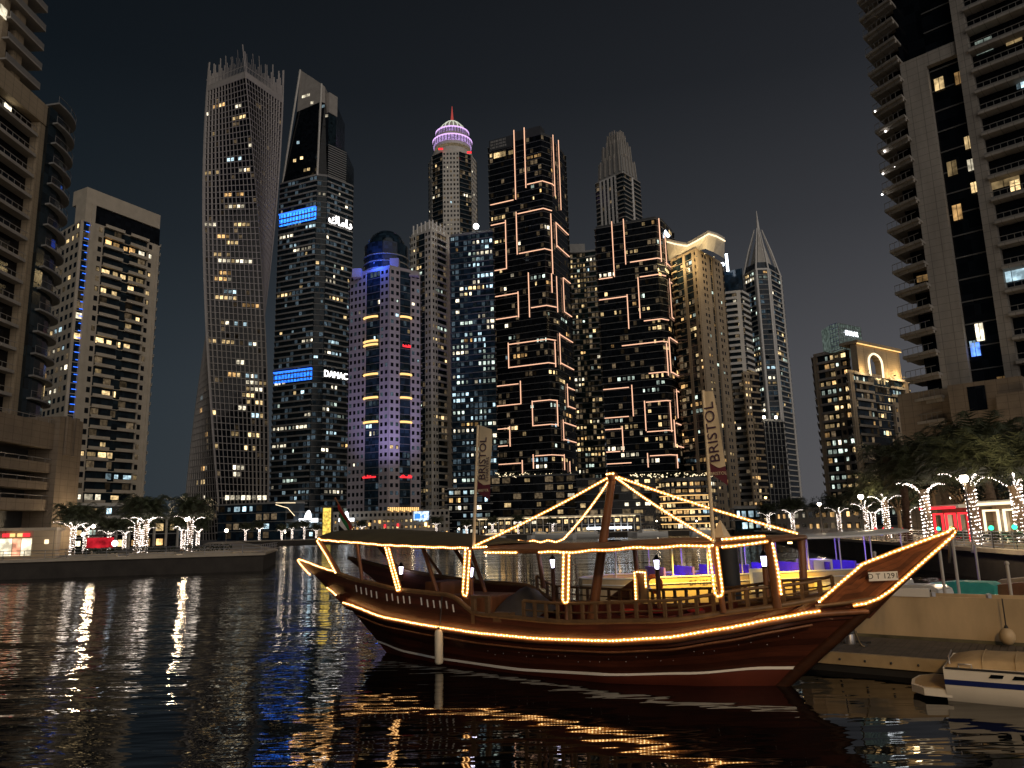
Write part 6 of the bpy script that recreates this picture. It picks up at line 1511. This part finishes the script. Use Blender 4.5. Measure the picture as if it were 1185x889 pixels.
# loose gear on deck: coiled rope, cool box, cushions
p = S(-7.9, .6, 1.02); q = empty('rope_coil', p, 'coil of pale rope lying on the dhow deck behind the boarding gate', 'rope')
b = MB(); b.tube([p+Vector(((.24+.02*math.sin(a*3))*math.cos(a), (.24+.02*math.sin(a*3))*math.sin(a), .03+a*.012)) for a in [i*.35 for i in range(56)]], .022, 6); b.build('coil', MAT['canvas_tan'], q)
p = S(-6.6, 1.2, 1.0); q = empty('cool_box', p, 'white cool box standing on the dhow deck near the aft end of the rail', 'box')
b = MB(); b.box(p+Vector((0, 0, .2)), (D2*.32).to_3d(), (N2*.2).to_3d(), (0, 0, .2)); b.build('body', MAT['gelcoat'], q, bevel=.02); b = MB(); b.box(p+Vector((0, 0, .44)), (D2*.33).to_3d(), (N2*.21).to_3d(), (0, 0, .035)); b.build('lid', MAT['navy_stripe'], q, bevel=.01)
for i, s in enumerate((-5.2, -4.2, -2.9)):
    w_, z = row_at(rh, s); p = S(s, -(w_-.3), z+.30); q = empty('cushion', p, ['red cushion on the far bench, aft of the mast', 'red cushion on the far bench beside the mast', 'red cushion on the far bench nearest the bow'][i], 'cushion', 'cushions on the far bench')
    b = MB(); b.lathe([(.001, -.07), (.2, -.06), (.26, 0), (.2, .06), (.001, .07)], p, 8); b.build('pad', MAT['cloth_red'], q)
# boarding gate chest on the near side
b = MB()
for s in (-8.05, -7.55): w_, z = row_at(rt, -8.0); b.box(S(s, 2.13, 1.72), (D2*.06).to_3d(), (N2*.06).to_3d(), (0, 0, .40))
b.box(S(-7.8, 2.13, 2.10), (D2*.32).to_3d(), (N2*.08).to_3d(), (0, 0, .03)); b.box(S(-7.8, 2.10, 1.55), (D2*.22).to_3d(), (N2*.05).to_3d(), (0, 0, .10)); b.build('boarding_gate', MAT['rail_wood'], dh)
b = MB(); b.box(S(-7.0, 2.1, 1.55), (D2*.30).to_3d(), (N2*.12).to_3d(), (0, 0, .13)); b.build('boarding_step', MAT['rail_wood'], dh)
# rails with balusters on both sides
def rail(sg, s0, s1, n, h0=.50):
    top = []; mid = []
    for i in range(n*2+1):
        s = s0+(s1-s0)*i/(n*2); w_, z = row_at(rt, s); hh = h0-.08*max(0, s)/1.4; top.append(S(s, sg*(w_-.06), z+hh)); mid.append(S(s, sg*(w_-.06), z+hh*.52))
    b = MB(); b.tube(top, .045, 6); b.tube(mid, .022, 5); r_ = b.build('rail', MAT['rail_wood'], dh)
    for i in range(n+1):
        s = s0+(s1-s0)*i/n; w_, z = row_at(rt, s); h = h0-.08*max(0, s)/1.4; p = S(s, sg*(w_-.06), z+h/2); b = MB(); b.box(p, (D2*.04).to_3d(), (N2*.04).to_3d(), (0, 0, h/2)); b.build('baluster', MAT['rail_wood'], r_)
rail(1, -6.25, 1.30, 20); rail(-1, -8.6, 1.30, 26)
# pale worn slats painted on the stern bulwark
for i in range(16):
    s = -13.4+i*.27+(.25 if i > 4 else 0)+(.25 if i > 9 else 0); w0, z0 = row_at(rt, s); w1, z1 = row_at(rh, s*.985+.4); z0 += random.uniform(-.03, .03); p0 = S(s, w0+.012, z0-.16); p1 = S(s+.05, w0+.008+(w1-w0)*.25, z0-.38)
    b = MB(); d_ = (D2*.028).to_3d(); b.add([p0-d_, p0+d_, p1+d_, p1-d_], [(0, 1, 2, 3)]); b.build('painted_slat', MAT['plate_white'], dh)
random.seed(9)
for i in range(26):
    s = -7.5+i*.33+random.uniform(-.12, .12); w0, z0 = row_at(rh, s); b = MB(); b.ball(S(s, w0+.005, z0-.42-random.uniform(0, .16)), .013, 6, 4); b.build('bolt_head', MAT['steel'], dh)
# canopies
def canopy(name, tab, crown, mat, th=.06, n=14, slats=False):
    st = [(tab[0][0]+(tab[-1][0]-tab[0][0])*i/n,) for i in range(n+1)]; b = MB(); top = []; bot = []
    for (s,) in st:
        w_, z = lerp_tab(tab, s); cz = crown*math.sin(PI*min(1, max(.12, (s-tab[0][0])/(tab[-1][0]-tab[0][0])*.86+.12)))**.5
        top.append([S(s, w_*k, z+th+cz*(1-abs(k)**2.2)) for k in (-1, -.75, -.5, -.25, 0, .25, .5, .75, 1)]); bot.append([p-Vector((0, 0, th)) for p in reversed(top[-1])])
    b.grid(top); b.grid(bot)
    for e_ in (0, -1): b.grid([top[e_], list(reversed(bot[e_]))], False)
    b.grid([[t[0] for t in top], [u[-1] for u in bot]], False); b.grid([[t[-1] for t in top], [u[0] for u in bot]], False)
    return b.build(name, MAT[mat], dh)
SC = [(-15.9, 1.30, 3.79), (-14, 1.45, 3.68), (-12, 1.62, 3.56), (-10, 1.75, 3.49), (-8.3, 1.82, 3.45)]
MC = [(-7.7, 2.0, 3.36), (-4.8, 2.02, 3.35), (-2.7, 2.0, 3.45), (-.7, 1.95, 3.50), (.5, 1.62, 3.57)]
canopy('stern_canopy', SC, .40, 'olive_canvas'); canopy('main_canopy', MC, .13, 'deck_wood', .07)
b = MB()
for tab in (SC, MC):
    for sg in (1, -1): b.tube([S(s, lerp_tab(tab, s)[0]*sg, lerp_tab(tab, s)[1]+.0) for s in [tab[0][0]+(tab[-1][0]-tab[0][0])*i/12 for i in range(13)]], .065, 6)
    for i in range(7):
        s = tab[0][0]+(tab[-1][0]-tab[0][0])*i/6; w_, z = lerp_tab(tab, s); b.tube([S(s, -w_, z), S(s, w_, z)], .05, 6)
b.build('canopy_frame', MAT['post_wood'], dh)
# posts
def post(a, c, r=.075, name='canopy_post'):
    b = MB(); b.tube([a, c], r, 8); return b.build(name, MAT['post_wood'], dh)
for (t0, t1) in (((-15.75, 1.30, 3.8), (-14.4, 1.48, 2.55)), ((-12.0, 1.62, 3.56), (-11.1, 1.95, 2.1)), ((-8.4, 1.84, 3.45), (-8.35, 2.08, 2.0)), ((-4.85, 2.02, 3.35), (-4.85, 2.22, 1.5)), ((-.75, 1.95, 3.5), (-.72, 1.75, 1.9))):
    post(S(*t0), S(*t1)); post(S(t0[0], -t0[1], t0[2]), S(t1[0], -t1[1], t1[2]))
post(S(-13.6, 1.5, 3.7), S(-13.1, 1.7, 2.4), .06); post(S(-13.6, -1.5, 3.7), S(-12.6, -1.75, 2.4), .06)
post(S(.42, 1.45, 3.57), S(.42, 1.22, 2.0), .11); post(S(.42, -1.45, 3.57), S(.42, -1.22, 2.0), .11)
for s, w_ in ((-10.9, .6), (-10.1, -.9)): post(S(s-.5, w_, 3.5), S(s+.4, w_, 1.4), .07)
# mast
mt_, mb_ = S(-4.44, 0, 5.46), S(-5.45, 0, .9)
b = MB(); b.tube([mb_, mb_.lerp(mt_, .5), mt_], [.16, .14, .11], 10); mast = b.build('mast', MAT['post_wood'], dh)
b = MB(); b.lathe([(.15, -.12), (.17, 0), (.12, .1), (.02, .14)], mt_, 10); b.build('mast_cap', MAT['post_wood'], mast)
# lamps on posts
def lantern(px, py, w_, zb):
    s, z = ds(px, py, w_); p = S(s, w_, z); l_ = post(S(s, w_, z-.2), S(s, w_, zb), .07, 'lamp_post')
    b = MB(); b.lathe([(.06, -.17), (.085, .10)], p, 8, False); b.build('lantern_glass', emit('lantern_%d' % px, (.80, .74, 1), 5.5), l_)
    b = MB(); b.lathe([(.12, .10), (.06, .20), (.015, .26)], p, 8, False); b.lathe([(.075, -.22), (.075, -.17), (.03, -.17)], p, 8, False)
    for k in range(4): a = PI/4+k*PI/2; b.tube([p+Vector((.075*math.cos(a), .075*math.sin(a), -.17)), p+Vector((.10*math.cos(a), .10*math.sin(a), .10))], .01, 4)
    b.build('lantern_frame', MAT['black_paint'], l_)
    l = bpy.data.lights.new('lantern_light', 'POINT'); l.energy = 5; l.color = (.85, .78, 1); l.shadow_soft_size = .1
    o = bpy.data.objects.new('lantern_light', l); COL.objects.link(o); o.parent = dh; o.location = p+Vector((0, 0, -.05))-OFF[dh]
    return s
lantern(639.5, 651, -2.0, 1.5); lantern(760, 652, -2.0, 1.5); lantern(545, 661, 1.2, 1.3); lantern(464, 659, -1.2, 2.2); lantern(884, 648, -1.2, 2.0)
# boarding arch on the far side and ramp
ra0, ra1 = ds(738, 697, -2.1), ds(749, 697, -2.1); ztop_ = ds(744, 662, -2.1)[1]
b = MB()
for s in (ra0[0], ra1[0]): b.box(S(s, -2.1, (ra0[1]+ztop_)/2), (D2*.05).to_3d(), (N2*.05).to_3d(), (0, 0, (ztop_-ra0[1])/2))
b.box(S((ra0[0]+ra1[0])/2, -2.1, ztop_+.04), (D2*(ra1[0]-ra0[0])/2*1.15).to_3d(), (N2*.06).to_3d(), (0, 0, .04))
b.box(S((ra0[0]+ra1[0])/2, -2.16, (ra0[1]+ztop_)/2), (D2*(ra1[0]-ra0[0])/2*.8).to_3d(), (N2*.02).to_3d(), (0, 0, (ztop_-ra0[1])/2*.9)); arch_ = b.build('boarding_arch', MAT['canvas_tan'], dh)
s0, z0 = ds(702, 694, -2.5); s1, z1 = ds(734, 671, -2.5); 
b = MB(); b.add([S(s0, -2.4, z0), S(s1, -2.4, z1), S(s1, -2.4, z0), S(s0, -2.9, z0), S(s1, -2.9, z1), S(s1, -2.9, z0)], [(0, 1, 2), (5, 4, 3), (0, 3, 4, 1), (1, 4, 5, 2), (2, 5, 3, 0)]); b.build('boarding_ramp', MAT['post_wood'], dh)
s, z = ds(756, 676, -2.2); p = S(s, -2.25, z)
lr = empty('life_ring', p, 'orange life ring hanging on the far rail of the dhow near the lit boarding arch', 'life ring')
b = MB(); b.tube([p+(D2*.24*math.cos(a)).to_3d()+Vector((0, 0, .24*math.sin(a))) for a in [2*PI*i/20 for i in range(21)]], .065, 8, cap=False); b.build('ring', MAT['orange_paint'], lr)
for k in range(4):
    a = PI/4+k*PI/2; b = MB(); b.tube([p+(D2*.24*math.cos(a+t_)).to_3d()+Vector((0, 0, .24*math.sin(a+t_))) for t_ in (-.12, .12)], .071, 8); b.build('white_band', MAT['plate_white'], lr)

# rope lights: glowing tube with brighter bulbs
def rope(pts, name='rope_light', r=.014, step=.10, parent=None):
    pts = [Vector(p) for p in pts]; parent = parent or dh
    b = MB(); b.tube(pts, r, 5); o = b.build(name, MAT['rope_glow'], parent)
    b = MB(); b.tube(pts, .046, 7, cap=False); b.build('sleeve', MAT['rope_sleeve'], o)  # wider glowing tube: the rope's orange halo made as geometry
    bb = MB(); acc = 0
    rnd = random.Random(len(pts)*7+int(pts[0].x*100))
    for a, c in zip(pts, pts[1:]):
        L = (c-a).length
        while acc < L:
            p = a.lerp(c, acc/L)+Vector((rnd.uniform(-.006, .006), rnd.uniform(-.006, .006), rnd.uniform(-.008, .008))); q = rnd.uniform(.022, .027)
            bb.lathe([(.001, -q*.9), (q, -.012), (q, .012), (.001, q*.9)], p, 5, False); acc += step
        acc -= L
    if bb.v: tag(bb.build('bulbs', MAT['rope_bulb'], o), kind='stuff')
    return o
def along(row, s0, s1, dw, dz, n=40, sg=1):
    return [S(s, sg*(row_at(row, s)[0]+dw), row_at(row, s)[1]+dz) for s in [s0+(s1-s0)*i/n for i in range(n+1)]]
rope(along(rh, -14.15, 1.25, .115, 0, 70))
rope([S(-15.1, 1.44, 2.12), S(-14.65, 1.46, 1.90)])
tip = S(-16.93, 1.28, 3.06)
rope(along(rt, -14.7, -16.85, .02, .08, 10)+[tip, S(-16.6, 1.32, 2.82), S(-16.1, 1.38, 2.55)])
rope([S(-14.6, 1.55, 2.66), S(-15.1, 1.50, 3.2), S(-15.75, 1.40, 3.74), S(-15.65, 1.40, 3.84)]+[S(s, lerp_tab(SC, s)[0]+.09, lerp_tab(SC, s)[1]+.02-.02*math.sin((s+15)*4)**2) for s in [-15.5+7.1*i/30 for i in range(31)]])
def uloop(a, c, gap=.07):
    a = Vector(a); c = Vector(c); d_ = (D2*gap).to_3d(); o_ = (N2*.09).to_3d(); m_ = [c-d_*math.cos(t_)+Vector((0, 0, -gap*1.2*math.sin(t_))) for t_ in [PI*i/6 for i in range(7)]]
    rope([a-d_+o_]+[q+o_ for q in m_]+[a+d_+o_])
uloop(S(-11.95, 1.64, 3.5), S(-11.15, 1.95, 2.25)); uloop(S(-8.4, 1.86, 3.4), S(-8.36, 2.06, 2.2), .085); uloop(S(-4.85, 2.04, 3.3), S(-4.85, 2.17, 2.12), .085); uloop(S(-.75, 1.97, 3.45), S(-.74, 1.83, 2.40), .10)
mz = lambda s: lerp_tab(MC, s)
rope([S(s, mz(s)[0]+.09, mz(s)[1]-.02) for s in [-7.65+1.15*i/8 for i in range(9)]]); rope([S(s, mz(s)[0]+.09, mz(s)[1]-.01-.015*math.sin(s*5)) for s in [-5.75+5.0*i/24 for i in range(25)]])
rope([S(-.55, 1.96, 3.44), S(.0, 1.8, 3.50), S(.48, 1.70, 3.56)]); rope([S(-.55, 1.9, 3.62), S(.0, 1.75, 3.66), S(.40, 1.62, 3.68)])
rope([S(.52, 1.50, 3.5), S(.56, 1.36, 2.8), S(.56, 1.30, 2.3)])
rope([S(-8.15, 2.0, 3.48), S(-7.65, 2.02, 3.50)])
def sag(a, c, d, n=14): return [Vector(a).lerp(Vector(c), i/n)-Vector((0, 0, d*4*(i/n)*(1-i/n))) for i in range(n+1)]
mtop = mt_+Vector((0, 0, .03))
rope(sag(mtop, S(-8.2, 1.9, 3.52), .07)); rope(sag(mtop, S(-.75, 1.97, 3.6), .07)); rope(sag(mtop, S(.3, -1.6, 3.68), .07))
fs, fz = ds(652, 624, -1.95); fs2 = ds(592, 628, -1.95)[0]
rope(sag(mtop, S(fs, -1.95, max(fz, 3.55)), .10)+[S(fs+(fs2-fs)*(i+1)/7, -1.95, 3.52+.07*(i % 2)) for i in range(7)])
rope([mtop+(D2*x).to_3d()+(N2*.13).to_3d()+Vector((0, 0, .03)) for x in (-.12, 0, .12)])
# bow outline
o_ = .07
rope([S(s, w_+o_, z+.02) for s, w_, z in ((1.28, .66, 2.10), (1.38, .64, 2.20), (1.85, .50, 2.61), (2.26, .39, 2.96), (3.0, .26, 3.26), (3.7, .15, 3.53), (4.1, .08, 3.68))]+[S(4.16, .06, 3.78), S(4.22, .05, 3.72), S(4.16, .08, 3.60), S(3.98, .12, 3.44), S(3.4, .16, 2.93), S(2.75, .18, 2.36), S(2.5, .20, 2.19), S(2.2, .30, 2.07), S(1.95, .40, 2.02)])
rope([S(s, 1, 0) for s in ()] or [S(ra0[0]-.02, -2.02, ra0[1]), S(ra0[0]-.02, -2.02, ztop_), S(ra1[0]+.02, -2.02, ztop_), S(ra1[0]+.02, -2.02, ra0[1]+.45)], parent=arch_)

b = MB(); b.tube([S(4.06, .02, 3.5), S(4.06, .04, 3.25), S(4.02, .04, 3.0)], [.03, .045, .02], 6); b.build('bow_rope', MAT['rubber'], dh)
p1_ = on(1000, 748, .62); b = MB(); b.tube(sag(S(1.55, -.55, 2.3), p1_, .35), .018, 6); b.build('mooring_line', MAT['canvas_tan'], dh)
# hanging fender on the near side
s_, z_ = ds(511, 730, 2.12); w_ = row_at(rh, s_)[0]
p = S(s_, w_+.13, .62); fe = empty('hull_fender', p, 'white cylinder fender hanging on the dhow side below the rope light', 'fender')
b = MB(); b.lathe([(.02, -.50), (.10, -.48), (.125, -.42), (.125, .40), (.10, .46), (.04, .50)], p, 14); b.build('body', MAT['fender_white'], fe); b = MB(); b.lathe([(.05, .50), (.05, .56), (.01, .57)], p, 8); b.tube([p+Vector((0, 0, .55)), S(s_, w_+.06, 1.3), S(s_, row_at(rt, s_)[0], row_at(rt, s_)[1])], .014, 5); b.build('rope', MAT['rubber'], fe)

# stern flag
s, z = ds(412, 614, 0); pb = S(s, 0, z-.1); s, z = ds(388, 577, 0); pt_ = S(s, 0, z)
fl = empty('national_flag', pb, 'limp red, black, white and green flag on a slanted staff above the stern canopy', 'flag')
b = MB(); b.tube([pb, pt_], .03, 7); b.ball(pt_, .05, 8, 5); b.build('staff', MAT['post_wood'], fl)
def cloth(cols, a0, a1, hang, name):
    for j, mt in enumerate(cols):
        rr = []
        for i in range(9):
            f = i/8; top = a1.lerp(a0, f*.86); x = []
            for k in range(3):
                g = (j+k/2)/len(cols); q = top+Vector((0, 0, -hang*g*(.35+.65*(1-f*.55))))+(D2*(.16*g*(1-f)+.05*math.sin(f*9+g*6))).to_3d()+(N2*.06*math.sin(f*7+g*8)).to_3d(); x.append(q)
            rr.append(x)
        b = MB(); b.grid(rr); b.build(name, MAT[mt], fl)
cloth(['cloth_red', 'cloth_green', 'plate_white', 'black_paint'], pt_.lerp(pb, .95), pt_.lerp(pb, .12), 1.05, 'cloth_band')

# feather banners
def banner(label, pole_px, w_, base_z, pts, band, txt, tsz, sub, wx, group='feather banners on the dhow'):
    (x0, y0), (x1, y1) = pole_px; s1, z1 = ds(x1, y1, w_); s0, z0 = ds(x0, y0, w_)
    r_ = empty('feather_banner', S(s1, w_, base_z), label, 'banner', group)
    b = MB(); b.tube([S(s1, w_, base_z), S(s0, w_, z0)], [.05, .04], 8); b.build('pole', MAT['flag_cream'], r_)
    P_ = [ds(px, py, w_) for px, py in pts]          # left edge top->bottom, right edge bottom->top
    n = len(P_)//2; L_ = P_[:n]; R_ = list(reversed(P_[n:]))
    def sur(f, g):
        k = f*(n-1); i = min(int(k), n-2); t_ = k-i; l = [L_[i][q]+(L_[i+1][q]-L_[i][q])*t_ for q in (0, 1)]; r = [R_[i][q]+(R_[i+1][q]-R_[i][q])*t_ for q in (0, 1)]
        return S(l[0]+(r[0]-l[0])*g, w_+.03*math.sin(f*9+g*3)*g, l[1]+(r[1]-l[1])*g)
    for nm, fa, fb, mt in (('cloth', 0, band, 'flag_cream'), ('maroon_band', band, 1, 'flag_maroon')):
        rr = []
        for i in range(15):
            row = []
            for g in range(7):
                f = fa+(fb-fa)*i/14; gg = g/6; f2 = f+(.045*math.sin(gg*PI*1.2+.3)-.02)*(1-abs(2*(f-band))) if (nm == 'cloth' and i == 14) or (nm == 'maroon_band' and i == 0) else f
                row.append(sur(min(1, max(0, f2)), gg))
            rr.append(row)
        b = MB(); b.grid(rr); b.grid([[q-(N2*.006).to_3d() for q in reversed(r)] for r in rr]); b.build(nm, MAT[mt], r_)
    up = (sur(.1, .5)-sur(.7, .5)).normalized(); c = sur(tsz[1], wx); rt_ = Vector((up.z, 0, 0)); side = (D2*1).to_3d()
    lettering(txt, tsz[0], c+(N2*.045).to_3d(), up, -(side-up*side.dot(up)).normalized(), MAT['flag_ink'], r_, 'banner_lettering', .003, tsz[2])
    if sub: lettering(sub[0], sub[1], sur(sub[2], sub[3])+(N2*.045).to_3d(), up, -(side-up*side.dot(up)).normalized(), MAT['flag_ink'], r_, 'small_lettering', .003)
    lettering(txt, .11, sur((band+1)/2, .55)+(N2*.045).to_3d(), side, up, MAT['flag_cream'], r_, 'band_lettering', .003)
banner('narrow cream feather banner standing at the aft end of the main canopy', ((553, 492), (548, 634)), 1.9, 3.5, [(555, 492), (553.5, 530), (552, 570), (566, 579), (568, 540), (569, 497)], .82, 'BRISTOL', (.36, .46, .95), ('CHARTERS', .15, .56, .86), .42)
banner('taller cream feather banner with a curved edge standing near the fore canopy post', ((813.5, 452), (826, 632)), 1.93, 3.5, [(814, 453), (817, 500), (822, 548), (842, 562), (835, 505), (825, 453)], .86, 'BRISTOL', (.36, .48, 1.12), None, .46)
# white pyramid lamp covers on the fore end of the canopy
for px, py, hgt, lab in ((835, 616, .42, 'small cream cone shaped cover standing on the fore end of the main canopy'),):
    s, z = ds(px, 626, 1.0); p = S(s, 1.0, mz(s)[1]+.16); q = empty('cone_cover', p, lab, 'cover'); b = MB(); b.lathe([(.24, 0), (.235, .03), (.02, hgt), (.001, hgt+.01)], p, 4, False); b.build('cover', MAT['flag_cream'], q); b = MB(); b.lathe([(.26, -.03), (.26, .0), (.2, .002)], p, 12); b.build('base_ring', MAT['post_wood'], q)
# near quay street lamp just outside the frame, same kind as the others: lights pontoon, barge and speedboat
x, y = 7.0, 2.0
r_ = empty('street_lamp', (x, y, 0), 'street lamp on the near pier beside the viewer, outside the picture', 'street lamp', 'quay street lamps')
b = MB(); b.tube([(x, y, -1), (x, y, 8.4)], [.14, .07], 10); b.build('pole', MAT['pole_grey'], r_); b = MB(); b.ball((x, y, 8.6), .2, 12, 8); b.build('globe', MAT['lamp_white'], r_)
b = MB(); b.lathe([(.2, .16), (.05, .3), (.01, .3)], (x, y, 8.6), 10); b.build('cap', MAT['dark_metal'], r_)
l = bpy.data.lights.new('lamp', 'POINT'); l.energy = 5000; l.color = (1, .62, .26); l.shadow_soft_size = .3; o = bpy.data.objects.new('lamp', l); COL.objects.link(o); o.parent = r_; o.location = (0, 0, 8.6)
